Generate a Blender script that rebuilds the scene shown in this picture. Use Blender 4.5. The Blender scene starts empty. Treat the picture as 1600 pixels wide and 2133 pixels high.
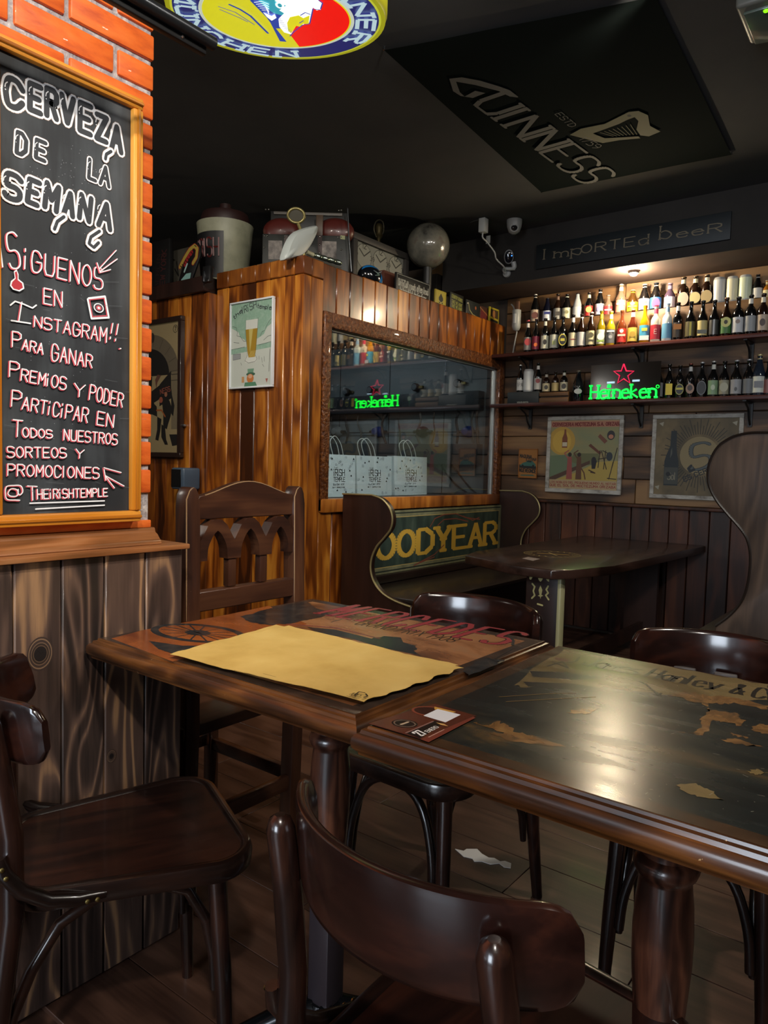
import bpy, bmesh, math, random
from mathutils import Vector, Matrix
from mathutils.geometry import tessellate_polygon
random.seed(7)
PI = math.pi
SC = bpy.context.scene
COL = SC.collection
# ------------------------------------------------------------------ camera
HC = 1.116                                   # eye height
RT = Vector((0.6131455411, -0.7895157657, 0.0267867303))
UP = Vector((0.0335583463, 0.0599097051, 0.9976395464))
FW = Vector((0.7892568548, 0.6107993212, -0.0632282093))
FPX = 1520.0
cam_data = bpy.data.cameras.new('camera')
cam_data.sensor_fit = 'HORIZONTAL'; cam_data.sensor_width = 36.0
cam_data.lens = FPX / 1600.0 * 36.0
cam_data.clip_start = 0.02; cam_data.clip_end = 60
cam = bpy.data.objects.new('camera', cam_data); COL.objects.link(cam)
cam.matrix_world = Matrix(((RT.x, UP.x, -FW.x, 0), (RT.y, UP.y, -FW.y, 0), (RT.z, UP.z, -FW.z, HC), (0, 0, 0, 1)))
SC.camera = cam
# ------------------------------------------------------------------ world, exposure
w = bpy.data.worlds.new('world'); SC.world = w; w.use_nodes = True
w.node_tree.nodes['Background'].inputs[0].default_value = (0.55, 0.65, 0.8, 1)
w.node_tree.nodes['Background'].inputs[1].default_value = 0.02
SC.view_settings.view_transform = 'Standard'; SC.view_settings.look = 'None'
SC.view_settings.exposure = 0.0; SC.view_settings.gamma = 1.0
SC.view_settings.use_curve_mapping = False
# ------------------------------------------------------------------ lamps of the room, plus added fill lights
def area(name, loc, target, size, power, col, sy=None, spread=PI):
    d = bpy.data.lights.new(name, 'AREA'); d.energy = power; d.color = col
    d.shape = 'RECTANGLE'; d.size = size; d.size_y = sy or size; d.spread = spread
    o = bpy.data.objects.new(name, d); COL.objects.link(o); o.location = loc
    o.rotation_euler = (Vector(target) - Vector(loc)).to_track_quat('-Z', 'Y').to_euler(); return o
def spot(name, loc, target, power, col, deg, blend=.4, rad=.03):
    d = bpy.data.lights.new(name, 'SPOT'); d.energy = power; d.color = col
    d.spot_size = math.radians(deg); d.spot_blend = blend; d.shadow_soft_size = rad
    o = bpy.data.objects.new(name, d); COL.objects.link(o); o.location = loc
    o.rotation_euler = (Vector(target) - Vector(loc)).to_track_quat('-Z', 'Y').to_euler(); return o
area('street_daylight', (-3.35, 0.2, 1.35), (1, .5, 1.0), 1.5, 125, (.78, .88, 1.0), 1.6)          # glazed entrance door behind the camera
spot('spotlight_over_brick_wall', (0.35, -.15, 2.7), (0.85, 1.42, 1.6), 200, (1.0, .92, .80), 62, .6, .05)
spot('spotlight_over_table', (1.75, -.55, 2.7), (1.6, .55, .3), 120, (1.0, .93, .82), 110, .8, .06)
spot('spotlight_behind_camera', (-.6, -.6, 2.7), (1.1, 1.4, .6), 215, (1.0, .93, .84), 100, .8, .06)
spot('spotlight_on_back_wall', (2.5, .9, 2.7), (3.55, 2.7, 2.05), 45, (1.0, .9, .76), 60, .9, .03)
spot('booth_fill_spot', (2.2, -.9, 2.7), (4.2, 1.6, .8), 130, (1.0, .94, .85), 85, .8, .06)  # added fill to raise the general light on the booth side
spot('spotlight_over_corridor', (1.45, 2.3, 2.6), (2.7, 3.2, 1.3), 60, (1.0, .92, .8), 100, .8, .06)
spot('cabin_top_fill_spot', (1.3, .7, 2.62), (3.1, 2.9, 2.2), 85, (1.0, .95, .88), 48, .9, .08)  # added fill, brightens the objects standing on the cabin
area('cold_room_tube', (4.0, 3.7, 2.1), (4.6, 3.6, 1.2), .9, 2.6, (.85, .93, 1.0), .15)
pd = bpy.data.lights.new('corridor_fill_light', 'POINT'); pd.energy = 30; pd.color = (1, .93, .84); pd.shadow_soft_size = .3
po = bpy.data.objects.new('corridor_fill_light', pd); COL.objects.link(po); po.location = (.3, 3.7, 2.0)   # added fill light, hidden behind the brick wall to lift the dark ceiling
spot('window_fill_spot', (2.6, .5, 2.6), (3.5, 2.8, 1.05), 190, (.95, .97, 1.0), 24, .6, .04)  # added fill aimed through the glass to brighten the paper bags
# ------------------------------------------------------------------ measured points: where a sight line meets a plane of the room
def sight(x, y): return FW + RT * ((x - 800) / FPX) - UP * ((y - 1066.5) / FPX)
EYE = Vector((0, 0, HC))
def onZ(x, y, z): d = sight(x, y); return EYE + d * ((z - HC) / d.z)
def onX(x, y, X): d = sight(x, y); return EYE + d * (X / d.x)
def onY(x, y, Y): d = sight(x, y); return EYE + d * (Y / d.y)
# ------------------------------------------------------------------ materials
def lin(h):
    h = h.lstrip('#'); r = [int(h[i:i + 2], 16) / 255 for i in (0, 2, 4)]
    return tuple((c / 12.92 if c <= .04045 else ((c + .055) / 1.055) ** 2.4) for c in r) + (1,)
MC = {}
def newmat(name):
    m = bpy.data.materials.new(name); m.use_nodes = True
    nt = m.node_tree; return m, nt, nt.nodes['Principled BSDF']
def paint(h, rough=.6, metal=0.0, coat=0.0, emit=0.0, trans=0.0, spec=.5):
    k = (h, rough, metal, coat, emit, trans, spec)
    if k in MC: return MC[k]
    m, nt, b = newmat('paint_' + h.strip('#'))
    c = lin(h); b.inputs['Base Color'].default_value = c
    b.inputs['Roughness'].default_value = rough; b.inputs['Metallic'].default_value = metal
    b.inputs['Coat Weight'].default_value = coat; b.inputs['Coat Roughness'].default_value = .08
    b.inputs['Specular IOR Level'].default_value = spec
    b.inputs['Transmission Weight'].default_value = trans
    if emit:
        b.inputs['Emission Color'].default_value = c; b.inputs['Emission Strength'].default_value = emit
    MC[k] = m; return m
def nd(nt, t, **kw):
    n = nt.nodes.new(t)
    for k, v in kw.items():
        if k in n.inputs: n.inputs[k].default_value = v
        else: setattr(n, k, v)
    return n
def mth(nt, op, a, b=None, c=None):
    n = nt.nodes.new('ShaderNodeMath'); n.operation = op
    for i, v in enumerate((a, b, c)):
        if v is None: continue
        if isinstance(v, (int, float)): n.inputs[i].default_value = v
        else: nt.links.new(v, n.inputs[i])
    return n.outputs[0]
def coords(nt, scale, rnd=30.0):
    tc = nd(nt, 'ShaderNodeTexCoord'); oi = nd(nt, 'ShaderNodeObjectInfo')
    r = mth(nt, 'MULTIPLY', oi.outputs['Random'], rnd)
    mp = nd(nt, 'ShaderNodeMapping'); mp.inputs['Scale'].default_value = scale
    nt.links.new(tc.outputs['Object'], mp.inputs['Vector'])
    v = nt.nodes.new('ShaderNodeVectorMath'); v.operation = 'ADD'
    nt.links.new(mp.outputs[0], v.inputs[0]); nt.links.new(r, v.inputs[1])
    return v.outputs[0], oi.outputs['Random']
def ramp(nt, fac, stops):
    r = nd(nt, 'ShaderNodeValToRGB'); e = r.color_ramp.elements
    e[0].position, e[0].color = stops[0][0], lin(stops[0][1]); e[1].position, e[1].color = stops[-1][0], lin(stops[-1][1])
    for p, c in stops[1:-1]:
        x = e.new(p); x.color = lin(c)
    nt.links.new(fac, r.inputs[0]); return r.outputs[0]
def wood(name, cols, axis='z', scale=9.0, rings=7.0, rough=.4, coat=0.0, bump=.15, var=.35, ringw=.55, spec=.5, wear=None, pw=1.0, q=.2):
    """grain runs along axis; contour lines of a stretched noise give the cathedral figure and knots"""
    m, nt, b = newmat(name)
    st = {'x': (q, 1, 1), 'y': (1, q, 1), 'z': (1, 1, q)}[axis]
    vec, rnd = coords(nt, tuple(s * scale for s in st))
    n1 = nd(nt, 'ShaderNodeTexNoise', Scale=1.0, Detail=1.5, Roughness=.45, Distortion=.3); nt.links.new(vec, n1.inputs['Vector'])
    ph = mth(nt, 'MULTIPLY', n1.outputs[0], rings * 2 * PI)
    ring = mth(nt, 'MULTIPLY_ADD', mth(nt, 'SINE', ph), .5, .5)
    if pw != 1.0: ring = mth(nt, 'POWER', ring, pw)
    sf = {'x': (.06, 1, 1), 'y': (1, .06, 1), 'z': (1, 1, .06)}[axis]
    vec2, _ = coords(nt, tuple(s * scale * 11 for s in sf))
    n2 = nd(nt, 'ShaderNodeTexNoise', Scale=1.0, Detail=3.0, Roughness=.6); nt.links.new(vec2, n2.inputs['Vector'])
    n3 = nd(nt, 'ShaderNodeTexNoise', Scale=.55, Detail=2.0); nt.links.new(vec, n3.inputs['Vector'])
    f = mth(nt, 'MULTIPLY', ring, ringw)
    f = mth(nt, 'MULTIPLY_ADD', n2.outputs[0], .45, f)
    f = mth(nt, 'ADD', f, mth(nt, 'MULTIPLY', mth(nt, 'SUBTRACT', n3.outputs[0], .5), .9))
    f = mth(nt, 'ADD', f, mth(nt, 'MULTIPLY', mth(nt, 'SUBTRACT', rnd, .5), var))
    c = ramp(nt, f, [(i / (len(cols) - 1) * .8 + .1, x) for i, x in enumerate(cols)])
    if wear:                                                  # pale scuffs
        wv, _ = coords(nt, (60, 60, 60), 9); n4 = nd(nt, 'ShaderNodeTexNoise', Scale=1.0, Detail=4.0); nt.links.new(wv, n4.inputs['Vector'])
        k = mth(nt, 'GREATER_THAN', n4.outputs[0], wear[1]); mx = nd(nt, 'ShaderNodeMix', data_type='RGBA')
        nt.links.new(k, mx.inputs[0]); nt.links.new(c, mx.inputs[6]); mx.inputs[7].default_value = lin(wear[0]); c = mx.outputs[2]
    nt.links.new(c, b.inputs['Base Color'])
    b.inputs['Roughness'].default_value = rough; b.inputs['Coat Weight'].default_value = coat
    b.inputs['Coat Roughness'].default_value = .12; b.inputs['Specular IOR Level'].default_value = spec
    if bump:
        bp = nd(nt, 'ShaderNodeBump', Strength=bump, Distance=.002)
        nt.links.new(mth(nt, 'MULTIPLY_ADD', ring, .35, n2.outputs[0]), bp.inputs['Height']); nt.links.new(bp.outputs[0], b.inputs['Normal'])
    return m
def mottled(name, cols, scale=8.0, rough=.6, bump=.3, stretch=(1, 1, 1), detail=6.0, coat=0.0, metal=0.0, rnd=20, dist=.004, distort=0.0):
    m, nt, b = newmat(name)
    vec, r = coords(nt, tuple(s * scale for s in stretch), rnd)
    n = nd(nt, 'ShaderNodeTexNoise', Scale=1.0, Detail=detail, Roughness=.6, Distortion=distort); nt.links.new(vec, n.inputs['Vector'])
    nt.links.new(ramp(nt, n.outputs[0], [(i / (len(cols) - 1) * .5 + .25, x) for i, x in enumerate(cols)]), b.inputs['Base Color'])
    b.inputs['Roughness'].default_value = rough; b.inputs['Coat Weight'].default_value = coat; b.inputs['Metallic'].default_value = metal
    if bump:
        bp = nd(nt, 'ShaderNodeBump', Strength=bump, Distance=dist)
        nt.links.new(n.outputs[0], bp.inputs['Height']); nt.links.new(bp.outputs[0], b.inputs['Normal'])
    return m
M = dict(
    cabin=wood('lacquered_pine_planks', ['#3a1a06', '#6d360e', '#a05c1a', '#c4822e'], 'z', 11, 3.2, .32, .35, .12, .55, .35),
    cabin_cap=wood('lacquered_pine_cap', ['#5e2e0e', '#94551b', '#bd7c32'], 'z', 11, 3, .35, .2, .1, .5, .3),
    frame_y=mottled('carved_frame_wood', ['#2e1508', '#5b3013', '#8a5426'], 55, .38, .9, (1, 1, 1), 3, .3, 0, 5, .012),
    wains=wood('charred_wainscot_planks', ['#241c19', '#43332c', '#5a453a', '#967252'], 'z', 9, 11, .45, .1, .25, .3, .5, pw=2.6, q=.17),
    pine=wood('varnished_pine_trim', ['#9c5512', '#c67a1e', '#e8a040'], 'x', 6, 2.2, .35, .3, .08, .2, .4),
    pinel=wood('ledge_pine', ['#6a4122', '#935d35', '#b8845a'], 'x', 14, 3, .35, .3, .08, .2, .4),
    pinez=wood('varnished_pine_trim_upright', ['#9c5512', '#c67a1e', '#e8a040'], 'z', 6, 2.2, .35, .3, .08, .2, .4),
    brick=mottled('painted_brick', ['#b8481a', '#dc6420', '#e8762e'], 14, .5, .55, (1, 1, 3), 5, .15, 0, 20, .004),
    mortar=mottled('painted_mortar', ['#7a7276', '#a09a9c', '#ccc6c2'], 70, .75, 1.0, (1, 1, 1), 5, 0, 0, 5, .006),
    darkwood=wood('dark_mahogany_bentwood', ['#0f0806', '#1b0f0b', '#2b1810'], 'x', 14, 3, .28, .5, .05, .12, .35),
    darkwoodz=wood('dark_mahogany_turned', ['#120907', '#22120d', '#3a2015'], 'z', 22, 3, .26, .55, .05, .12, .4),
    edge=wood('table_edge_moulding', ['#24140a', '#4c2b13', '#7e4d22'], 'y', 20, 3, .3, .3, .08, .1, .4, .5, ('#a8865a', .735)),
    edgex=wood('table_edge_moulding_x', ['#24140a', '#4c2b13', '#7e4d22'], 'x', 20, 3, .3, .3, .08, .1, .4, .5, ('#a8865a', .735)),
    rustic=wood('rustic_walnut', ['#261510', '#43271a', '#5e3b26'], 'x', 12, 2.5, .38, .25, .08, .1, .4),
    rusticz=wood('rustic_walnut_upright', ['#261510', '#43271a', '#5e3b26'], 'z', 12, 2.5, .38, .25, .08, .1, .4, .5, ('#8a6a48', .76)),
    booth=wood('booth_panel_wood', ['#1b0d09', '#2a1610', '#38211a'], 'z', 6, 3, .42, .15, .05, .1, .3),
    boothgrey=wood('booth_panel_grey_brown', ['#2c2119', '#443529', '#5a483a'], 'z', 9, 5, .42, .15, .08, .1, .35),
    boothdark=wood('booth_seat_wood', ['#150c09', '#231611', '#33221a'], 'x', 6, 3, .4, .2, .05, .1, .3),
    plank=wood('rough_shelf_wall_plank', ['#271a12', '#4a3320', '#6b4c30', '#80603c'], 'y', 5, 4, .55, 0, .4, .35, .5),
    redplank=wood('lower_wall_plank', ['#24120b', '#412113', '#5a311c'], 'z', 8, 3, .5, .05, .15, .5, .4),
    floor=wood('laminate_floor_plank', ['#332018', '#4e3529', '#654738'], 'y', 12, 3, .42, .1, .05, .2, .35, .4),
    shelf=wood('reddish_shelf_board', ['#2a0f0b', '#471c15', '#6a2c22'], 'y', 8, 3, .4, .2, .05, .1, .4),
    booth_top=wood('booth_table_top', ['#1f120d', '#33211a', '#45302a'], 'x', 6, 4, .3, .25, .05, .1, .4),
    ceiling=mottled('charcoal_ceiling_paint', ['#363637', '#3c3c3c', '#423f3e'], 3, .95, .15, (1, 1, 1), 4),
    plaster=mottled('dim_back_plaster', ['#4a4038', '#564a40'], 2, .85, .1),
    black=paint('#0d0d0f', .45), dark=paint('#1b1b1d', .5), brass=paint('#8a7a4a', .35, 1.0), chrome=paint('#9aa0a6', .22, 1.0),
    white=paint('#d8d8d4', .45), steel=paint('#5b5f63', .35, .9), gold=paint('#9c8f66', .4, .6),
)
# ------------------------------------------------------------------ mesh builders
class MB:
    def __init__(s): s.v = []; s.f = []; s.mi = []; s.sm = []
    def add(s, vs, fs, mi=0, smooth=False):
        o = len(s.v); s.v += [tuple(v) for v in vs]
        for f in fs: s.f.append(tuple(o + i for i in f)); s.mi.append(mi); s.sm.append(smooth)
    def box(s, a, b, mi=0, mat=None, ch=0):
        (x0, y0, z0), (x1, y1, z1) = a, b
        if x0 > x1: x0, x1 = x1, x0
        if y0 > y1: y0, y1 = y1, y0
        if z0 > z1: z0, z1 = z1, z0
        vs = [Vector(p) for p in ((x0, y0, z0), (x1, y0, z0), (x1, y1, z0), (x0, y1, z0), (x0, y0, z1), (x1, y0, z1), (x1, y1, z1), (x0, y1, z1))]
        if mat: vs = [mat @ v for v in vs]
        s.add(vs, [(3, 2, 1, 0), (4, 5, 6, 7), (0, 1, 5, 4), (1, 2, 6, 5), (2, 3, 7, 6), (3, 0, 4, 7)], mi)
    def tube(s, pts, rad, n=10, mi=0, cap=True, squash=None):
        pts = [Vector(p) for p in pts]; m = len(pts)
        if isinstance(rad, (int, float)): rad = [rad] * m
        rings = []; prev = None
        for i, p in enumerate(pts):
            t = (pts[min(i + 1, m - 1)] - pts[max(i - 1, 0)]).normalized()
            if prev is None:
                a = Vector((0, 0, 1)) if abs(t.z) < .9 else Vector((1, 0, 0)); u = t.cross(a).normalized()
            else:
                u = (prev - t * prev.dot(t)).normalized()
            prev = u; w_ = t.cross(u)
            rings.append([p + (u * math.cos(2 * PI * k / n) + w_ * math.sin(2 * PI * k / n)) * rad[i] for k in range(n)])
        vs = [v for r_ in rings for v in r_]
        fs = [(i * n + k, i * n + (k + 1) % n, (i + 1) * n + (k + 1) % n, (i + 1) * n + k) for i in range(m - 1) for k in range(n)]
        s.add(vs, fs, mi, True)
        if cap:
            s.add(rings[0], [tuple(range(n))[::-1]], mi); s.add(rings[-1], [tuple(range(n))], mi)
    def lathe(s, prof, n=20, c=(0, 0, 0), mi=0, mat=None, a0=0, a1=2 * PI, cap=True):
        full = abs(a1 - a0 - 2 * PI) < 1e-6; k = n if full else n + 1; vs = []
        for r_, z in prof:
            for i in range(k):
                a = a0 + (a1 - a0) * i / n; vs.append(Vector((c[0] + r_ * math.cos(a), c[1] + r_ * math.sin(a), c[2] + z)))
        if mat: vs = [mat @ v for v in vs]
        fs = []
        for j in range(len(prof) - 1):
            for i in range(n):
                i2 = (i + 1) % k; fs.append((j * k + i, j * k + i2, (j + 1) * k + i2, (j + 1) * k + i))
        s.add(vs, fs, mi, True)
        if full and cap:
            if prof[0][0] > 1e-4: s.add(vs[:k], [tuple(range(k))[::-1]], mi)
            if prof[-1][0] > 1e-4: s.add(vs[-k:], [tuple(range(k))], mi)
    def prism(s, pts, O, U, V, depth, mi=0, smooth=False):
        """outline pts (u,v) in plane O,U,V, extruded by vector depth"""
        a = [O + U * p[0] + V * p[1] for p in pts]; b = [q + depth for q in a]; n = len(a)
        s.add(a + b, [tuple(range(n))[::-1], tuple(range(n, 2 * n))] + [(i, (i + 1) % n, n + (i + 1) % n, n + i) for i in range(n)], mi, smooth)
    def build(s, name, mats, parent=None, bevel=0, seg=2, auto=False, solid=0):
        me = bpy.data.meshes.new(name); me.from_pydata(s.v, [], s.f)
        if not isinstance(mats, (list, tuple)): mats = [mats]
        for m in mats: me.materials.append(m)
        me.polygons.foreach_set('material_index', s.mi); me.polygons.foreach_set('use_smooth', s.sm)
        me.update()
        bm = bmesh.new(); bm.from_mesh(me); bmesh.ops.recalc_face_normals(bm, faces=bm.faces[:])
        if bevel:
            bmesh.ops.bevel(bm, geom=[e for e in bm.edges if len(e.link_faces) == 2 and e.calc_face_angle(0) > .6], offset=bevel, segments=seg, affect='EDGES', profile=.5, clamp_overlap=True)
        bm.to_mesh(me); bm.free()
        if bevel:
            me.polygons.foreach_set('use_smooth', [True] * len(me.polygons)); me.set_sharp_from_angle(angle=.7)
        elif any(s.sm): me.set_sharp_from_angle(angle=.9)
        return link(name, me, parent)
def link(name, me, parent=None):
    o = bpy.data.objects.new(name, me); COL.objects.link(o)
    if parent is not None:
        o.parent = parent
        o.matrix_parent_inverse = BASE[parent.name].inverted() if parent.name in BASE else Matrix()
    return o
BASE = {}
def tag(o, label=None, cat=None, group=None, kind=None):
    for k, v in (('label', label), ('category', cat), ('group', group), ('kind', kind)):
        if v: o[k] = v
    return o
def thing(name, label, cat, loc=(0, 0, 0), group=None):
    o = bpy.data.objects.new(name, None); COL.objects.link(o); o.location = loc; o.empty_display_size = .05
    BASE[o.name] = Matrix.Translation(loc); return tag(o, label, cat, group)
def structure(name, kind='structure'):
    o = bpy.data.objects.new(name, None); COL.objects.link(o); o['kind'] = kind; o.empty_display_size = .05; return o
def simple(name, label, cat, mb, mats, group=None, bevel=0, **k):
    return tag(mb.build(name, mats, None, bevel, **k), label, cat, group)
def copy_tree(o, parent=None):
    c = o.copy(); COL.objects.link(c); c.parent = parent
    for ch in list(o.children): copy_tree(ch, c)
    return c
def bx(a, b): m = MB(); m.box(a, b); return m
# ------------------------------------------------------------------ lettering and flat print
G = {'A': '00 38 60|13 53', 'B': '00 08 48 57 55 44 04|44 63 61 40 00', 'C': '~66 48 18 05 03 10 40 62', 'D': '00 08 38 66 62 30 00',
 'E': '60 00 08 68|04 54', 'F': '00 08 68|04 54', 'G': '~66 48 18 05 03 10 40 62 64|64 34', 'H': '00 08|60 68|04 64', 'I': '10 18',
 'J': '58 52 40 10 02', 'K': '00 08|68 04 60', 'L': '08 00 50', 'M': '00 08 33 68 60', 'N': '00 08 60 68', 'O': '~38 17 05 03 11 30 51 63 65 57 38',
 'P': '00 08 48 67 65 44 04', 'Q': '~38 17 05 03 11 30 51 63 65 57 38|42 60', 'R': '00 08 48 67 65 44 04|34 60', 'S': '~67 48 18 07 05 14 44 63 61 40 10 01',
 'T': '08 68|38 30', 'U': '08 02 10 50 62 68', 'V': '08 30 68', 'W': '08 10 36 50 68', 'X': '08 60|00 68', 'Y': '08 34 68|34 30', 'Z': '08 68 00 60',
 '1': '06 28 20', '2': '~06 18 48 66 44 00|00 60', '5': '68 08 05 45 63 61 40 00', '9': '~64 24 05 07 28 48 66 63 30', '0': '~38 17 05 03 11 30 51 63 65 57 38',
 '7': '08 68 20', '8': '~34 15 07 28 48 67 65 34 03 01 20 40 61 63 34', '3': '~07 28 48 66 54 34|~34 54 63 61 40 10 01', '!': '18 13|11 10', '.': '10 11', ',': '11 00', '@': '~55 46 26 14 13 22 42 53 56|~56 54 63 75 68 38 07 02 10 40 60',
 "'": '18 16', '&': '~60 27 38 47 12 10 30 63', '-': '04 44', 'a': '~54 35 14 03 11 30 52|55 50', 'e': '03 53|~53 45 25 04 02 10 40 51', 'i': '10 15|17 18', 'k': '00 08|45 03 50', 'n': '00 05|~03 15 35 54 50',
 'm': '00 05|~03 14 24 33 30|~33 44 54 63 60', 'l': '10 18', 'o': '~25 04 02 10 30 51 53 45 25', 's': '~45 25 04 13 42 41 30 00', 't': '18 11 30|05 35', 'y': '05 30|65 30 0/', 'r': '00 05|~03 15 35', 'p': '0. 05|~04 25 44 42 30 02',
 'j': '18 11 00', 'u': '05 01 20 40 52|55 50', 'd': '58 50|~54 35 04 02 10 30 52', 'b': '08 00|~04 25 44 52 30 01', 'h': '00 08|~03 15 35 54 50', 'f': '~48 38 17 10|04 34'}
WID = {'I': 2, '!': 2, '.': 2, ',': 2, "'": 2, 'i': 2, 'l': 2, '-': 4, 'M': 6, 'W': 6, 't': 3, 'j': 2, '1': 2, 'a': 5, 'e': 5, 'n': 5, 'k': 5, 'o': 5, 's': 4, 'r': 4, 'p': 4, 'u': 5, 'd': 5, 'b': 5, 'h': 5, 'f': 4, 'y': 6, 'L': 5, 'J': 5, '@': 7}
def smooth(pts, n=4):
    if len(pts) < 3: return pts
    out = []; closed = pts[0] == pts[-1]
    for i in range(len(pts) - 1):
        p0 = pts[i - 1] if i else (pts[-2] if closed else pts[0]); p1 = pts[i]; p2 = pts[i + 1]
        p3 = pts[i + 2] if i + 2 < len(pts) else (pts[1] if closed else pts[-1])
        for k in range(n):
            t = k / n
            out.append(tuple(.5 * ((2 * p1[j]) + (-p0[j] + p2[j]) * t + (2 * p0[j] - 5 * p1[j] + 4 * p2[j] - p3[j]) * t * t + (-p0[j] + 3 * p1[j] - 3 * p2[j] + p3[j]) * t ** 3) for j in (0, 1)))
    out.append(pts[-1]); return out
def strokes(text, gap=2.2, serif=0, slant=0):
    """(list of polylines in text space 0..1 x 0..1, natural width/height)"""
    x = 0; res = []
    for ch in text:
        if ch == ' ': x += 4; continue
        g = G.get(ch) or G.get(ch.upper())
        if not g: x += 3; continue
        dx = {'I': 1, '!': 1, '.': 1, 'i': 1, 'l': 1}.get(ch, 0)
        for pl in g.split('|'):
            sm = pl[0] == '~'; pts = [(x + int(p[0]) - dx, {'.': -2, '/': -1}.get(p[1]) if p[1] in './' else int(p[1])) for p in pl.lstrip('~').split()]
            raw = pts
            if sm: pts = smooth(pts, 3)
            res.append(pts)
            if serif and raw[0] != raw[-1]:
                for e, q in ((raw[0], raw[1]), (raw[-1], raw[-2])):
                    if abs(e[1] - q[1]) >= 2 * abs(e[0] - q[0]) or (abs(e[1] - q[1]) > 3): res.append([(e[0] - serif, e[1]), (e[0] + serif, e[1])])
        x += WID.get(ch, 6 if ch.isupper() or ch.isdigit() else 5) + gap
    W = max(x - gap, 1)
    return [[((px + slant * py) / W, py / 8.0) for px, py in pl] for pl in res], W / 8.0
class Art:
    """flat print on a plane: origin O, axes U (right) and V (up), facing U x V"""
    def __init__(s, O, U, V):
        s.O = Vector(O); s.U = Vector(U).normalized(); s.V = Vector(V).normalized(); s.N = s.U.cross(s.V).normalized(); s.mb = MB(); s.mats = []; s.lay = 0
    def px(s, x, y):
        d = sight(x, y); t = (s.O - EYE).dot(s.N) / d.dot(s.N); P = EYE + d * t - s.O; return (P.dot(s.U), P.dot(s.V))
    def m(s, mat):
        if isinstance(mat, str): mat = paint(mat, s.rough, emit=s.emit, coat=s.coat)
        if mat not in s.mats: s.mats.append(mat)
        return s.mats.index(mat)
    rough = .5; emit = 0.0; coat = 0.0; step = .00003; cnt = 0
    def poly(s, pts, mat, new=True):
        if new: s.lay += 1
        z = s.N * (s.lay * s.step); mi = s.m(mat)
        ar = sum(pts[i - 1][0] * pts[i][1] - pts[i][0] * pts[i - 1][1] for i in range(len(pts)))
        if ar < 0: pts = pts[::-1]
        s.cnt += 1; z = z + s.N * (2e-6 * (s.cnt % 9))
        tri = [tuple(range(len(pts)))] if len(pts) < 5 or len(pts) in (8, 28, 64) else [t_ for t_ in tessellate_polygon([[Vector((p[0], p[1], 0)) for p in pts]])]
        s.mb.add([s.O + s.U * p[0] + s.V * p[1] + z for p in pts], tri, mi)
    def ppoly(s, pts, mat, new=True): s.poly([s.px(*p) for p in pts], mat, new)
    def line(s, pts, wid, mat, new=True, con=1.0, caps=True):
        if new: s.lay += 1
        for i in range(len(pts) - 1):
            a, b = Vector(pts[i]), Vector(pts[i + 1]); d = b - a
            if d.length < 1e-6: continue
            ww = wid * (con + (1 - con) * abs(d.y) / d.length) / 2; n = Vector((-d.y, d.x)).normalized() * ww
            s.poly([a + n, a - n, b - n, b + n], mat, False)
        if caps:
            for p in pts:
                r_ = wid * (con if con < 1 else 1) / 2; s.poly([(p[0] + r_ * math.cos(k * PI / 4 + .39), p[1] + r_ * math.sin(k * PI / 4 + .39)) for k in range(8)], mat, False)
    def pline(s, pts, wid, mat, new=True, **k): s.line([s.px(*p) for p in pts], wid, mat, new, **k)
    def disc(s, c, a, b, mat, n=28, new=True, rot=0):
        s.poly([(c[0] + a * math.cos(t) * math.cos(rot) - b * math.sin(t) * math.sin(rot), c[1] + a * math.cos(t) * math.sin(rot) + b * math.sin(t) * math.cos(rot)) for t in [2 * PI * k / n for k in range(n)]], mat, new)
    def text(s, txt, p0, p1, h, wid, mat, new=True, h1=None, gap=2.2, serif=0, con=1.0, slant=0, arc=0, off=(0, 0), caps=True, fit=True):
        """text along baseline p0->p1 (plane units), height h"""
        if new: s.lay += 1
        st, asp = strokes(txt, gap, serif, slant); p0 = Vector(p0); p1 = Vector(p1); h1 = h if h1 is None else h1
        d = p1 - p0; n = Vector((-d.y, d.x)).normalized()
        for pl in st:
            q = []
            for x, y in pl:
                hh = h + (h1 - h) * x; q.append(tuple(p0 + d * x + n * (y * hh + arc * 4 * x * (1 - x)) + Vector(off)))
            s.line(q, wid, mat, False, con=con, caps=caps)
    def ptext(s, txt, a, b, hp, wid, mat, h1p=None, **k):
        """baseline ends and letter heights given as measured points"""
        p0, p1 = s.px(*a), s.px(*b); q0 = s.px(a[0], a[1] - hp); q1 = s.px(b[0], b[1] - (h1p or hp))
        h = abs((Vector(q0) - Vector(p0)).length); h1 = abs((Vector(q1) - Vector(p1)).length)
        s.text(txt, p0, p1, h, wid, mat, h1=h1, **k)
    def build(s, name, parent=None, label=None):
        me = bpy.data.meshes.new(name); me.from_pydata(s.mb.v, [], s.mb.f)
        for m in s.mats: me.materials.append(m)
        me.polygons.foreach_set('material_index', s.mb.mi); me.update()
        o = link(name, me, parent)
        if label: o['label'] = label
        return o
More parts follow.
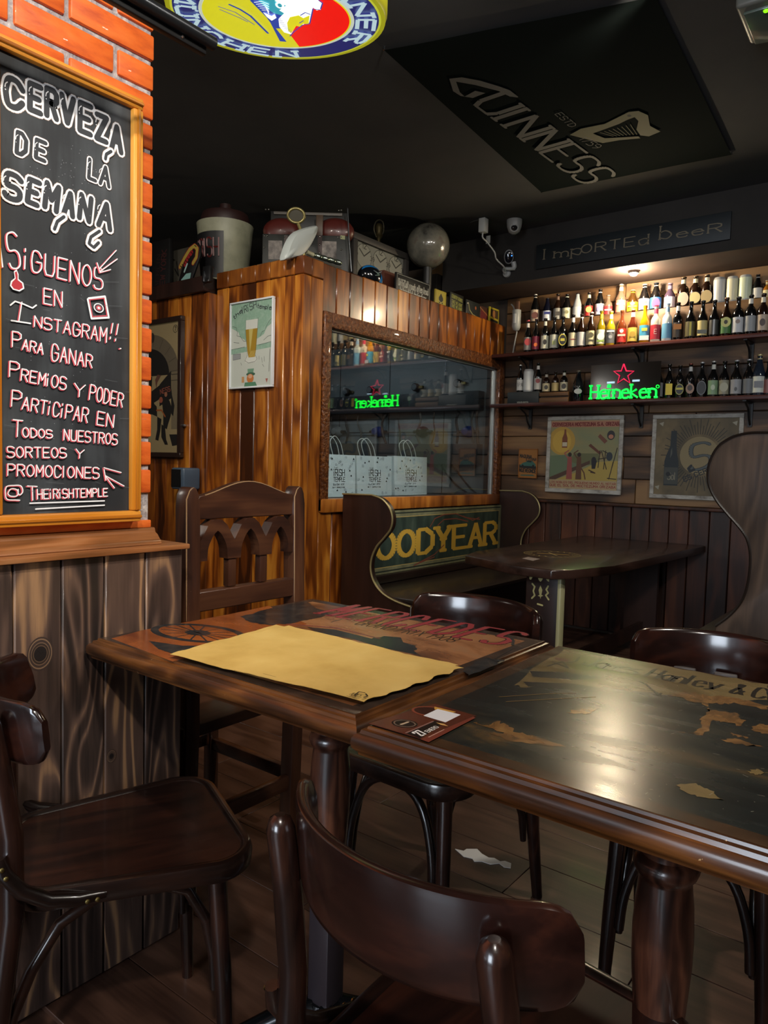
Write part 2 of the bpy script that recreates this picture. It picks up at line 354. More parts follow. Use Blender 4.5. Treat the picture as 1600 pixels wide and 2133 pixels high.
# ================================================================== THE SETTING
XW, YC, XC, XL = 4.88, 2.684, 2.727, 2.672      # shelf wall, window wall, poster wall, far-left wall
YB, YP = 1.43, 1.385                            # brick face, wainscot face
ZC = 2.71
tag(bx((-3.6, -2.75, -.06), (5.1, 5.0, -.012)).build('floor', M['floor']), kind='structure')
floor = bpy.data.objects['floor']
def pboard(name, a, b, mat, parent, bev=.0025):
    return bx(a, b).build(name, mat, parent, bevel=bev, seg=1)
FM = {}
x = 1.677 - 5 * .1926; k = 0                     # laminate boards run along Y
while x < 4.85:
    y = -2.6 + ((k * .47) % 1.21); 
    ys = [-2.7] + [y + j * 1.21 for j in range(7)] + [4.95]
    if abs(x - 1.677) < .01: ys = [-1.55, -.34, .87, 2.08, 3.29, 4.5, 4.95]
    for j in range(len(ys) - 1):
        if ys[j + 1] - ys[j] > .05: pboard('plank', (x + .0008, ys[j] + .0008, -.012), (x + .1918, ys[j + 1] - .0008, 0), M['floor'], floor, .0012)
    x += .1926; k += 1
tag(bx((-3.6, -2.75, ZC), (5.1, 5.0, ZC + .08)).build('ceiling', M['ceiling']), kind='structure')
tag(bx((-3.6, -2.85, 0), (5.1, -2.7, ZC)).build('wall_front', M['plaster']), kind='structure')
tag(bx((-3.6, -2.7, 0), (-3.45, 5.0, ZC)).build('wall_rear', M['plaster']), kind='structure')
tag(bx((-3.45, 4.9, 0), (5.1, 5.0, ZC)).build('wall_far', M['plaster']), kind='structure')
tag(bx((4.905, -2.7, 0), (5.1, 4.9, ZC)).build('wall_right', M['plaster']), kind='structure')
wall_right = bpy.data.objects['wall_right']
# --- brick and wainscot wall on the left
wall_left = tag(bx((-3.45, YB + .006, 0), (onY(314.5, 900, YB).x - .003, YB + .24, ZC)).build('wall_left', M['mortar']), kind='structure')
XB = onY(314.5, 1000, YB).x
z0 = .9625; ph = (onY(315, 188, YB).z - onY(315, 250, YB).z)      # course height
zj = onY(315, 188, YB).z; row = 0
z = zj - 14 * ph
while z < ZC - .02:
    t = min(z + ph - .011, ZC - .002)
    n = round((z - zj) / ph)
    off = onY(247, 140, YB).x if n % 2 == 0 else onY(146, 120, YB).x
    L = .2155; xs = off - 12 * L
    while xs < XB:
        x1 = min(xs + L - .011, XB); zb = max(z, .985)
        if t - zb > .012 and x1 - xs > .02 and xs > -1.2:
            fdep = random.uniform(0, .0025)
            bx((xs, YB - fdep, zb), (x1, YB + .05, t)).build('brick', M['brick'], wall_left, bevel=.004, seg=2)
        xs += L
    z += ph
bx((-3.4, YB - .002, z0), (XB, YB + .05, .9795)).build('painted_strip', M['brick'], wall_left, bevel=.002)
bx((-3.4, YP + .012, 0), (1.03, YP + .3, .912)).build('wainscot_backing', M['darkwoodz'], wall_left)
xj = [.653 - .0955 * i for i in range(14, 0, -1)] + [.653, .748, .842, .94, 1.038]
for a, b_ in zip(xj[:-1], xj[1:]): pboard('plank', (a + .001, YP, .004), (b_ - .001, YP + .014, .914), M['wains'], wall_left, .003)
for k in range(3): pboard('plank', (1.0245, YP + .014 + k * .098, .004), (1.038, YP + .110 + k * .098, .914), M['wains'], wall_left, .003)
kn = Art((0, YP - .0003, 0), (1, 0, 0), (0, 0, 1)); kn.rough = .5       # the big knots of the charred boards
for kx, ky, ks in ((84, 1362, 1.0), (232, 1575, .42), (268, 1388, .35)):
    for i_, (r_, c_) in enumerate(((.030, '#3a2c26'), (.0275, '#7a5f48'), (.0255, '#3c2e28'), (.0215, '#6e5542'), (.0200, '#33271f'), (.0165, '#5c4636'), (.0150, '#1e1715'))):
        kn.disc(kn.px(kx, ky), r_ * ks * .86, r_ * ks * (1.12 - .02 * i_), c_, 29)
    c_ = kn.px(kx, ky); kn.line([(c_[0] - .006 * ks, c_[1] + .008 * ks), c_, (c_[0] + .007 * ks, c_[1] + .003 * ks)], .0008, '#0e0b0a', caps=False)
kn.build('knot_figure', wall_left)
led = bpy.data.objects.new('trim_1', None); COL.objects.link(led); led['kind'] = 'structure'
m = MB(); m.box((-3.4, 1.366, .9145), (1.044, 1.69, .9262)); m.build('ledge_board', M['pinel'], led, bevel=.003)
xe = .99
m = MB(); prof = [(1.396, .9265), (1.399, .936), (1.404, .939), (1.412, .948), (1.420, .952), (1.424, .9625), (1.46, .9625), (1.46, .9265)]
m.add([(-3.4, p[0], p[1]) for p in prof] + [(xe, p[0], p[1]) for p in prof], [tuple(range(8)), tuple(range(8, 16))] + [(i, (i + 1) % 8, 8 + (i + 1) % 8, 8 + i) for i in range(8)])
m.build('cornice', M['pinel'], led, bevel=.0015, seg=1)
# --- window wall (partition of the cold room) with its planks
wall_back = structure('wall_back')
WX0, WX1, WZ0, WZ1 = 2.95, 4.795, .928, 1.848
FX0, FX1, FZ0, FZ1 = 2.893, 4.868, .856, 1.928
pit = .1115
m = MB(); m.box((XC + .02, YC + .016, 0), (WX0, YC + .09, 2.13)); m.box((WX1, YC + .016, 0), (4.9, YC + .09, 2.13)); m.box((WX0, YC + .016, 0), (WX1, YC + .09, WZ0)); m.box((WX0, YC + .016, WZ1), (WX1, YC + .09, 2.13))
m.build('partition_core', M['dark'], wall_back)
pboard('corner_post', (XC, YC - .012, 0), (XC + .062, YC + .05, 2.085), M['cabin'], wall_back, .004)
pboard('corner_post', (XC + .063, YC - .008, 0), (XC + .158, YC + .016, 2.085), M['cabin'], wall_back, .004)
pboard('cap_block', (XC, YC - .014, 2.087), (XC + .064, YC + .05, 2.178), M['cabin_cap'], wall_back, .004)
pboard('cap_block', (XC + .065, YC - .01, 2.087), (XC + .158, YC + .016, 2.178), M['cabin_cap'], wall_back, .004)
x = XC + .159
while x < 4.86:
    x1 = min(x + pit - .002, 4.876)
    pboard('plank', (x, YC, FZ1 - .004), (x1, YC + .016, 2.176 + random.uniform(-.002, .002)), M['cabin'], wall_back, .006)
    pboard('plank', (x, YC, 0.02), (x1, YC + .016, FZ0), M['cabin'], wall_back, .005)
    x += pit
win = structure('window_1')
def bar(a, b): return bx(a, b).build('frame_bar', M['frame_y'], win, bevel=.008, seg=2)
bar((FX0, YC - .02, FZ0), (FX0 + .055, YC + .03, FZ1)); bar((WX1, YC - .02, FZ0), (FX1, YC + .03, FZ1))
bar((FX0 + .055, YC - .022, WZ1 - .002), (WX1, YC + .03, FZ1)); 
bx((FX0, YC - .03, FZ0 - .002), (FX1 + .005, YC + .02, WZ0)).build('sill_board', M['cabin_cap'], win, bevel=.006)
for a, b_ in (((WX0 + .0005, YC + .01, WZ1 - .012), (WX1, YC + .02, WZ1 - .002)), ((WX1 - .022, YC + .01, WZ0), (WX1 - .002, YC + .024, WZ1))): bx(a, b_).build('glazing_bead', paint('#b9bcb8', .3, .6), win)
gm, nt, b = newmat('window_glass'); nt.nodes.remove(b)
tr = nd(nt, 'ShaderNodeBsdfTransparent', Color=(.86, .9, .9, 1)); gl = nd(nt, 'ShaderNodeBsdfGlossy', Roughness=.012)
fr = nd(nt, 'ShaderNodeLayerWeight', Blend=.5); mx = nd(nt, 'ShaderNodeMixShader')
nt.links.new(mth(nt, 'MULTIPLY_ADD', mth(nt, 'POWER', fr.outputs['Facing'], 2.0), .8, .09), mx.inputs[0]); nt.links.new(tr.outputs[0], mx.inputs[1]); nt.links.new(gl.outputs[0], mx.inputs[2])
nt.links.new(mx.outputs[0], nt.nodes['Material Output'].inputs[0])
pane = bx((FX0 + .05, YC + .022, WZ0 - .005), (WX1 + .01, YC + .026, WZ1 + .005)).build('pane', gm, win)
# --- poster wall
wall_bl = structure('wall_back_left')
bx((XC + .016, YC + .05, 0), (XC + .06, 3.36, 2.13)).build('partition_core', M['dark'], wall_bl)
pboard('corner_post', (XC, YC + .051, 0), (XC + .016, YC + .12, 2.085), M['cabin'], wall_bl, .003)
pboard('cap_block', (XC - .004, YC + .051, 2.087), (XC + .016, YC + .12, 2.178), M['cabin_cap'], wall_bl, .004)
y = YC + .121
while y < 3.34:
    y1 = min(y + pit - .002, 3.352)
    pboard('plank', (XC, y, .02), (XC + .016, y1, 2.086), M['cabin'], wall_bl, .005)
    pboard('cap_block', (XC - .004, y, 2.088), (XC + .016, y1, 2.178), M['cabin_cap'], wall_bl, .005)
    y += pit
# --- recessed wall with the arch picture, its end post
wall_fl = structure('wall_far_left')
bx((XL + .016, 3.36, 0), (XL + .1, 4.9, 2.07)).build('partition_core', M['dark'], wall_fl)
pboard('end_post', (XL - .002, 3.353, 0), (XC + .02, 3.40, 2.062), M['cabin'], wall_fl, .004)
y = 3.402
while y < 4.86:
    pboard('plank', (XL, y, .02), (XL + .016, min(y + pit - .002, 4.89), 2.066), M['cabin'], wall_fl, .005); y += pit
pboard('top_beam', (XL - .03, 3.36, 2.066), (XL + .12, 4.89, 2.15), M['booth'], wall_fl, .004)
roof = tag(bx((XC + .017, YC + .03, 2.131), (4.9, 4.88, 2.15)).build('trim_2', M['dark']), kind='structure')
# --- shelf wall: rough horizontal planks above, upright boards below
z = .905; k = 0
while z < 2.37:
    h = random.choice((.138, .15, .165)); y = YC - .01 - random.uniform(.3, 1.1); y1 = YC - .01
    while y1 > -1.2:
        y = max(y, -1.25); d = random.uniform(0, .006)
        bx((XW - d, y + .0015, z + .0015), (XW + .025, y1 - .0015, min(z + h - .0015, 2.369))).build('plank', M['plank'], wall_right, bevel=.004, seg=1)
        y1 = y; y -= random.uniform(.8, 1.4)
    z += h
y = YC - .012
while y > -1.2:
    pboard('plank', (XW - .004, y - .122, .02), (XW + .024, y - .002, .885), M['redplank'], wall_right, .004); y -= .124
bx((XW - .035, -1.25, .885), (XW + .02, YC - .012, .905)).build('dado_rail', M['redplank'], wall_right, bevel=.004)
# soffit above the shelves
XS = 4.476
tag(bx((XS, -1.25, 2.372), (4.904, YC + .3, ZC)).build('trim_3', mottled('soffit_paint', ['#3a2c26', '#423029', '#4b372e'], 3, .8, .1)), kind='structure')
bx((XS - .006, -1.25, 2.372), (XS, YC + .3, ZC - .001)).build('fascia_board', mottled('fascia_paint', ['#232120', '#292624', '#2e2b29'], 3, .95, .1), bpy.data.objects['trim_3'])
# cold room behind the window
wcold = tag(bx((4.884, YC + .1, 0), (4.904, 4.88, 2.13)).build('wall_cold_room', mottled('cold_room_panel', ['#8d979c', '#a3adb1', '#aeb7ba'], 2, .5, .05)), kind='structure')
for yy in (3.2, 3.75, 4.3): bx((4.8815, yy, .02), (4.884, yy + .006, 2.1)).build('panel_seam', M['steel'], wcold)
# ================================================================== TABLES
TT = .75
M['column'] = wood('turned_column_wood', ['#24130d', '#402419', '#603a28'], 'z', 26, 4, .3, .4, .05, .12, .5)
def rough_edge(pts, amt=5, sub_=5, seed=1):
    rr = random.Random(seed + len(pts)); out = []
    for i in range(len(pts)):
        (x0, y0), (x1, y1) = pts[i], pts[(i + 1) % len(pts)]
        for k in range(sub_): out.append((x0 + (x1 - x0) * k / sub_ + rr.uniform(-amt, amt) * (k > 0), y0 + (y1 - y0) * k / sub_ + rr.uniform(-amt, amt) * .5 * (k > 0)))
    return out
def rect_table(name, label, x0, x1, y0, y1, colx, coly, art_fn):
    """moulded square bistro table on a turned column with a cast cross foot; x0.. y1 = printed field"""
    t = thing(name, label, 'table', ((x0 + x1) / 2, (y0 + y1) / 2, 0), None)
    tb = bx((x0, y0, TT - .03), (x1, y1, TT - .0005)).build('tabletop', M['tabletop'], t)
    prof = [(-.002, 0), (.003, -.0005), (.004, -.004), (.010, -.005), (.0115, -.010), (.0155, -.011), (.0195, -.016), (.0205, -.023), (.0195, -.030), (.0155, -.035), (.013, -.0365), (.012, -.041), (.006, -.042), (-.002, -.042)]
    cs = [((x0, y0), (-1, -1)), ((x1, y0), (1, -1)), ((x1, y1), (1, 1)), ((x0, y1), (-1, 1))]
    for i in range(4):
        (c0, s0), (c1, s1) = cs[i], cs[(i + 1) % 4]; m = MB(); vs = []
        for c, s_ in ((c0, s0), (c1, s1)):
            vs += [(c[0] + s_[0] * q, c[1] + s_[1] * q, TT + z) for q, z in prof]
        n = len(prof); m.add(vs, [tuple(range(n)), tuple(range(n, 2 * n))] + [(j, (j + 1) % n, n + (j + 1) % n, n + j) for j in range(n)], 0, True)
        o = m.build('edge_moulding', M['edgex'] if i % 2 == 0 else M['edge'], t); o.data.set_sharp_from_angle(angle=.9)
    # turned column
    m = MB(); P = [(.026, .34), (.028, .352), (.034, .360), (.0375, .368), (.034, .377), (.029, .381), (.030, .39), (.0335, .44), (.0370, .49), (.0375, .53), (.0355, .57), (.0325, .598), (.032, .602), (.0375, .608), (.041, .617), (.0375, .627), (.031, .631), (.031, .650), (.037, .662), (.038, .70)]
    m.lathe(P, 28, (colx, coly, 0)); m.build('turned_column', M['column'], t)
    m = MB(); m.box((colx - .024, coly - .024, .06), (colx + .024, coly + .024, .3405)); m.build('square_post', paint('#2a2428', .35, coat=.3), t, bevel=.003)
    m = MB(); m.box((colx - .10, coly - .03, .683), (colx + .14, coly + .03, .712)); m.box((colx - .03, coly - .11, .6835), (colx + .03, coly + .11, .7115)); m.build('top_bracket', M['darkwood'], t, bevel=.006)
    for a in range(4):
        an = a * PI / 2 + PI / 4; m = MB(); d = Vector((math.cos(an), math.sin(an), 0)); q = []
        for s_, z, r_ in ((.02, .10, .026), (.09, .085, .022), (.17, .05, .019), (.25, .03, .017), (.30, .022, .02), (.33, .02, .014)): q.append((Vector((colx, coly, z)) + d * s_, r_))
        m.tube([p for p, _ in q], [r_ for _, r_ in q], 10); m.build('foot', paint('#17181a', .25, .6, .3), t)
    m = MB(); m.lathe([(.055, .02), (.06, .05), (.04, .10), (.03, .12)], 20, (colx, coly, 0)); m.build('foot_hub', paint('#17181a', .25, .6, .3), t)
    art_fn(t); return t
M['tabletop'] = wood('glossy_print_ground', ['#2a1a12', '#4a2f20', '#6e4a30'], 'y', 5, 3, .22, .5, .02, .1, .3)
def print_mat(name, cols, scale, stretch, rough=.24, seed=0, distort=1.2, detail=5):
    m, nt, b = newmat(name); vec, r = coords(nt, tuple(s * scale for s in stretch), seed)
    n = nd(nt, 'ShaderNodeTexNoise', Scale=1.0, Detail=detail, Roughness=.62, Distortion=distort); nt.links.new(vec, n.inputs['Vector'])
    nt.links.new(ramp(nt, n.outputs[0], cols), b.inputs['Base Color']); b.inputs['Roughness'].default_value = rough
    v2, _ = coords(nt, (30, 6, 30), 3); n2 = nd(nt, 'ShaderNodeTexNoise', Scale=1.0, Detail=4.0); nt.links.new(v2, n2.inputs['Vector'])
    v3, _ = coords(nt, (220, 220, 220), 3); n3 = nd(nt, 'ShaderNodeTexNoise', Scale=1.0, Detail=2.0); nt.links.new(v3, n3.inputs['Vector'])
    nt.links.new(mth(nt, 'MULTIPLY_ADD', n2.outputs[0], .24, rough - .125), b.inputs['Roughness'])
    bp = nd(nt, 'ShaderNodeBump', Strength=.16, Distance=.002); nt.links.new(mth(nt, 'MULTIPLY_ADD', n2.outputs[0], .9, mth(nt, 'MULTIPLY', n3.outputs[0], .05)), bp.inputs['Height']); nt.links.new(bp.outputs[0], b.inputs['Normal'])
    return m
X0, X1, Y0, Y1 = .811, 1.436, .671, 1.350
def art1(t):
    a = Art((0, 0, TT), (0, -1, 0), (1, 0, 0)); a.rough = .25; a.step = .00002
    q = [(-Y1, X0), (-Y0, X0), (-Y0, X1), (-Y1, X1)]
    a.poly([(-Y1, X0), (-Y0, X0), (-Y0, X1), (-Y1, X1)], print_mat('poster_border', [(.3, '#231b18'), (.55, '#3a2d26'), (.8, '#4c3a2e')], 9, (1, 1, 1), .24, 2))
    e = .028
    a.poly([(-Y1 + e, X0 + e), (-Y0 - e, X0 + e), (-Y0 - e, X1 - e), (-Y1 + e, X1 - e)], print_mat('racing_poster_sky', [(.28, '#3a2a22'), (.42, '#70462b'), (.55, '#9a6a45'), (.75, '#8d7358')], 4, (1, .8, 1), .24, 5))
    D = print_mat('poster_dark_paint', [(.3, '#15191c'), (.55, '#262a2c'), (.75, '#4a3e34')], 16, (1, 1, 1), .24, 9)
    R = paint('#8f3237', .3); O = print_mat('poster_orange_ground', [(.3, '#6a3218'), (.6, '#9a5426'), (.85, '#7a4a30')], 7, (1, .6, 1), .24, 7)
    a.ppoly([(232, 1330), (300, 1312), (470, 1281), (560, 1262), (640, 1300), (560, 1320), (470, 1350), (360, 1378)], O)
    # big wheel at the left
    c0 = a.px(412, 1318); 
    for (rx, ry, mt) in ((.118, .072, D), (.100, .056, O), (.03, .022, D)): a.disc(c0, rx, ry, mt, rot=.15)
    for k in range(7):
        th = k * PI / 7 + .2; a.line([(c0[0] - .1 * math.cos(th), c0[1] - .056 * math.sin(th)), (c0[0] + .1 * math.cos(th), c0[1] + .056 * math.sin(th))], .004, D, k == 0)
    a.ppoly([(310, 1335), (380, 1345), (450, 1345), (360, 1362), (430, 1352), (375, 1366), (330, 1352)], D)
    # driver and tail of the car
    a.ppoly(rough_edge([(500, 1285), (560, 1268), (640, 1252), (652, 1262), (690, 1280), (640, 1292), (600, 1300), (560, 1302), (520, 1296)], 3), D)
    a.ppoly([(640, 1306), (700, 1312), (780, 1332), (800, 1325), (835, 1328), (840, 1338), (866, 1345), (862, 1356), (880, 1368), (868, 1364), (800, 1350), (730, 1330), (660, 1318)], D)
    a.disc(a.px(800, 1333), .028, .02, D); a.disc(a.px(838, 1348), .034, .022, D)
    a.pline([(600, 1300), (700, 1308), (790, 1330)], .008, '#7a4038'); a.pline([(648, 1290), (700, 1275), (742, 1282), (690, 1296)], .003, D)
    a.ppoly(rough_edge([(985, 1384), (1010, 1370), (1030, 1372), (1052, 1374), (1020, 1390), (975, 1408), (968, 1396)]), D)
    # lettering
    a.ptext('MERCEDES', (660, 1278), (1036, 1343), 25, .020, '#241a1c', h1p=30, gap=3.8, serif=1.2, con=.6, slant=.25)
    a.ptext('MERCEDES', (660, 1278), (1036, 1343), 25, .0152, R, h1p=30, gap=3.8, serif=1.2, con=.6, slant=.25)
    a.ptext('GRAND PRIX 1908', (738, 1300), (940, 1338), 9, .0035, '#3e2f22', h1p=10, gap=2.6)
    a.pline([(1062, 1327), (1070, 1335), (1068, 1344)], .006, D); a.pline([(990, 1395), (1068, 1352)], .002, D)
    a.build('printed_poster', t, 'red lettered vintage racing poster under varnish')
rect_table('bistro_table', 'square bistro table with a racing poster top, holding the yellow paper placemats', X0, X1, Y0, Y1, onZ(690, 1537, .617).x, onZ(690, 1537, .617).y, art1)
V0, V1, U0, U1 = .790, 1.418, -.06, .624
def art2(t):
    a = Art((0, 0, TT), (0, -1, 0), (1, 0, 0)); a.rough = .25; a.step = .00002
    a.poly([(-U1, V0), (-U0, V0), (-U0, V1), (-U1, V1)], print_mat('poster_border_2', [(.3, '#2a1c12'), (.55, '#3d2b1c'), (.8, '#4a3422')], 9, (1, 1, 1), .24, 2))
    e = .025
    a.poly([(-U1 + e, V0 + e), (-U0 - e, V0 + e), (-U0 - e, V1 - e), (-U1 + e, V1 - e)], print_mat('night_hunt_painting', [(.3, '#0d1112'), (.52, '#161c1c'), (.64, '#2b2a22'), (.74, '#574125')], 5, (1, .35, 1), .26, 4, 1.6))
    T = print_mat('poster_ochre_sky', [(.3, '#4a3c22'), (.55, '#6b5a38'), (.8, '#7d6a48')], 6, (1, .5, 1), .26, 6); D = '#14171a'; O = print_mat('poster_figure_ochre', [(.3, '#33281a'), (.5, '#6a4a28'), (.7, '#86643a')], 22, (1, 1, 1), .26, 8)
    a.ppoly(rough_edge([(1120, 1385), (1175, 1352), (1300, 1374), (1450, 1398), (1600, 1425), (1600, 1458), (1500, 1462), (1420, 1450), (1330, 1440), (1250, 1432), (1200, 1440), (1150, 1428), (1100, 1432), (1070, 1428)]), T)
    for p in ([(1104, 1398), (1180, 1400), (1260, 1412), (1200, 1416), (1110, 1410)], [(1090, 1420), (1190, 1424), (1320, 1444), (1220, 1440), (1100, 1430)]): a.ppoly(p, D)
    a.pline([(1150, 1378), (1184, 1392), (1172, 1378), (1140, 1388)], .004, D); a.disc(a.px(1172, 1374), .016, .011, '#57342c'); a.pline([(1182, 1380), (1200, 1378), (1208, 1368)], .004, D)
    a.ptext('James Hanley & Co', (1212, 1384), (1622, 1462), 17, .0072, '#1c1a16', h1p=22, gap=2.0, serif=.9, con=.5)
    a.pline([(1310, 1410), (1345, 1425), (1372, 1448), (1378, 1444)], .004, D)
    a.ppoly(rough_edge([(1392, 1450), (1428, 1440), (1470, 1448), (1540, 1455), (1600, 1470), (1600, 1478), (1530, 1464), (1500, 1468), (1475, 1462), (1480, 1480), (1530, 1484), (1552, 1500), (1548, 1512), (1500, 1504), (1486, 1500), (1478, 1520), (1464, 1532), (1412, 1524), (1440, 1528), (1462, 1512), (1460, 1496), (1480, 1478), (1462, 1464)]), O)
    a.ppoly(rough_edge([(1565, 1515), (1582, 1508), (1612, 1512), (1612, 1530), (1572, 1524)]), O); a.ppoly(rough_edge([(1500, 1540), (1530, 1538), (1590, 1556), (1540, 1550)]), O); a.ppoly(rough_edge([(1520, 1524), (1540, 1532), (1560, 1538), (1530, 1532)]), O)
    a.ppoly(rough_edge([(1180, 1484), (1200, 1476), (1250, 1474), (1232, 1486)]), O)
    a.ppoly(rough_edge([(985, 1505), (1020, 1512), (1035, 1502), (1060, 1512), (1075, 1526), (1110, 1532), (1180, 1556), (1130, 1552), (1080, 1546), (1020, 1528), (1050, 1526)]), O)
    a.ppoly(rough_edge([(1408, 1636), (1450, 1632), (1478, 1646), (1510, 1668), (1470, 1662), (1440, 1656)]), T); a.ppoly(rough_edge([(1555, 1606), (1575, 1602), (1600, 1610), (1580, 1614)]), T)
    for c_ in ([(1040, 1452), (1130, 1446), (1200, 1444)], [(1055, 1462), (1160, 1456), (1240, 1452)]): a.pline(c_, .0022, '#6a5230')
    rr = random.Random(3)
    for k in range(90):                                                     # scratches and chips of the varnish
        x, y = rr.uniform(1080, 1590), rr.uniform(1400, 1700)
        if (y - 1345) > (x - 1170) * .176 and y < 1560 + (x - 1000) * .3:
            p = a.px(x, y); th = rr.uniform(0, PI); l = rr.choice((.0006, .0009, .004, .008)); a.line([p, (p[0] + l * math.cos(th), p[1] + l * math.sin(th))], .0011 if l < .002 else .0005, '#8a8578', k == 0, caps=False)
    a.build('printed_poster', t, 'dark hunting scene poster with brewery lettering under varnish')
rect_table('bistro_table', 'dark scratched bistro table with a hunting scene top, holding the red flyer', V0, V1, U0, U1, onZ(1388, 1800, .617).x, onZ(1388, 1800, .617).y, art2)
# paper placemats
def paper(label, pts, z, seed, marks=False):
    rr = random.Random(seed); m = MB(); n = 22; P = [onZ(x, y, z) for x, y in pts]; vs = []
    for j in range(n + 1):
        for i in range(n + 1):
            s_, t_ = i / n, j / n; p = P[0] * (1 - s_) * (1 - t_) + P[1] * s_ * (1 - t_) + P[2] * s_ * t_ + P[3] * (1 - s_) * t_
            e_ = min(s_, 1 - s_, t_, 1 - t_)
            p.z = z + .0010 + .0011 * math.sin(9 * s_ + seed) * math.sin(7 * t_ + 2 * seed) + .0006 * math.sin(23 * s_ + 17 * t_) + (rr.uniform(0, .0016) if e_ < .03 else 0)
            if j == n and seed == 1: p.x -= 0; p.y += .004 * math.sin(i * 1.3)
            vs.append(p)
    m.add(vs, [(j * (n + 1) + i, j * (n + 1) + i + 1, (j + 1) * (n + 1) + i + 1, (j + 1) * (n + 1) + i) for j in range(n) for i in range(n)], 0, True)
    m.add([v - Vector((0, 0, .0004)) for v in vs], [((j + 1) * (n + 1) + i, (j + 1) * (n + 1) + i + 1, j * (n + 1) + i + 1, j * (n + 1) + i) for j in range(n) for i in range(n)], 0, True)
    o = m.build('paper_placemat', kraft); tag(o, label, 'placemat', 'kraft paper placemats')
    if marks:
        a = Art((0, 0, z + .0052), (0, -1, 0), (1, 0, 0)); a.step = .00002
        a.pline([(488, 1396), (530, 1408), (558, 1414)], .0012, '#5a4a22'); a.pline([(548, 1403), (575, 1410)], .0010, '#5a4a22')
        for q in ([(738, 1448), (748, 1441), (760, 1443)], [(762, 1445), (766, 1450), (758, 1453)]): a.pline(q, .0026, '#2a2412')
        a.ptext('100%', (726, 1446), (746, 1453), 5, .0014, '#2a2412'); a.pline([(722, 1449), (744, 1456)], .0010, '#2a2412')
        c = a.build('recycling_mark', o); c.matrix_parent_inverse = Matrix()
    return o
kraft = mottled('kraft_paper', ['#b9964a', '#c9a75a', '#d3b468'], 9, .75, .25, (1, 1, 1), 4)
paper('lower yellow kraft placemat peeking out beneath the top one', [(360, 1362), (575, 1303), (955, 1388), (757, 1460)], TT + .0016, 2)
paper('upper yellow kraft paper placemat with a small printed recycling mark', [(354, 1365), (602, 1304), (965, 1393), (758, 1464)], TT + .0062, 1, True)
# flyer
fl = [onZ(x, y, TT) for x, y in ((768, 1510), (905, 1469), (992, 1494), (893, 1547))]
m = MB(); m.add([p + Vector((0, 0, .0024)) for p in fl] + [p + Vector((0, 0, .0018)) for p in fl], [(0, 1, 2, 3), (7, 6, 5, 4), (0, 4, 5, 1), (1, 5, 6, 2), (2, 6, 7, 3), (3, 7, 4, 0)])
fly = simple('flyer', 'small glossy red-brown flyer with a blank white square on the dark table', 'flyer', m, paint('#4a2017', .25, coat=.4))
a = Art((0, 0, TT + .0025), (0, -1, 0), (1, 0, 0)); a.rough = .3; a.step = .00002
a.ppoly([(845, 1527), (905, 1501), (925, 1506), (875, 1538)], '#150d0c'); a.ppoly([(876, 1540), (985, 1493), (991, 1495), (893, 1546)], '#6a3023')
a.disc(a.px(843, 1507), .019, .016, '#120c0b', rot=.2); a.disc(a.px(843, 1507), .0165, .0135, '#6b5648', rot=.2); a.disc(a.px(843, 1507), .0145, .0115, '#150e0d', rot=.2); a.pline([(836, 1509), (845, 1506), (850, 1504)], .004, '#b09a80')
a.disc(a.px(898, 1482), .03, .022, '#7a3a26', rot=.3); a.disc(a.px(898, 1482), .026, .018, '#2c100b', rot=.3); a.ppoly([(905, 1472), (950, 1483), (940, 1486), (905, 1478)], '#b98a3a')
a.ppoly([(908, 1505), (925, 1508), (934, 1513), (918, 1510)], '#c79a5a'); a.ppoly([(882, 1491), (912, 1477), (960, 1489), (928, 1505)], '#d6d6d8')
a.ptext('27', (878, 1533), (890, 1528), 9, .0028, '#e6e2dc'); a.ptext('ENERO', (893, 1526), (915, 1515), 4, .0012, '#d8d0c8'); a.pline([(846, 1527), (902, 1503)], .003, '#7d5a52'); a.pline([(893, 1536), (925, 1520)], .0016, '#b08a7a')
a.build('printed_face', fly)
# ================================================================== BENTWOOD CHAIRS
def bent_board(R_, a0, a1, zc, h, th, lean, cx, n=26):
    m = MB(); vs = []; K = 12
    for i in range(n + 1):
        s_ = i / n; an = a0 + (a1 - a0) * s_; e_ = min(s_, 1 - s_) * abs(a1 - a0) * R_
        rr_ = .04; hh = h / 2 * (1 if e_ > rr_ else math.sqrt(max(0, 1 - ((rr_ - e_) / rr_) ** 2)) * .5 + .5)
        hh *= (.93 + .07 * math.sin(PI * s_))
        tt = th / 2
        for k in range(K):                         # rounded cross-section
            t_ = 2 * PI * k / K; cu, su = math.cos(t_), math.sin(t_)
            du = tt * (abs(cu) ** .5) * (1 if cu > 0 else -1); dz = hh * (abs(su) ** .35) * (1 if su > 0 else -1)
            r_ = R_ + du; vs.append((cx + r_ * math.cos(an) - lean * dz, r_ * math.sin(an), zc + dz))
    m.add(vs, [(i * K + k, i * K + (k + 1) % K, (i + 1) * K + (k + 1) % K, (i + 1) * K + k) for i in range(n) for k in range(K)], 0, True)
    m.add(vs[:K], [tuple(range(K))], 0); m.add(vs[-K:], [tuple(range(K))[::-1]], 0); return m
def arcpts(fn, n): return [fn(i / n) for i in range(n + 1)]
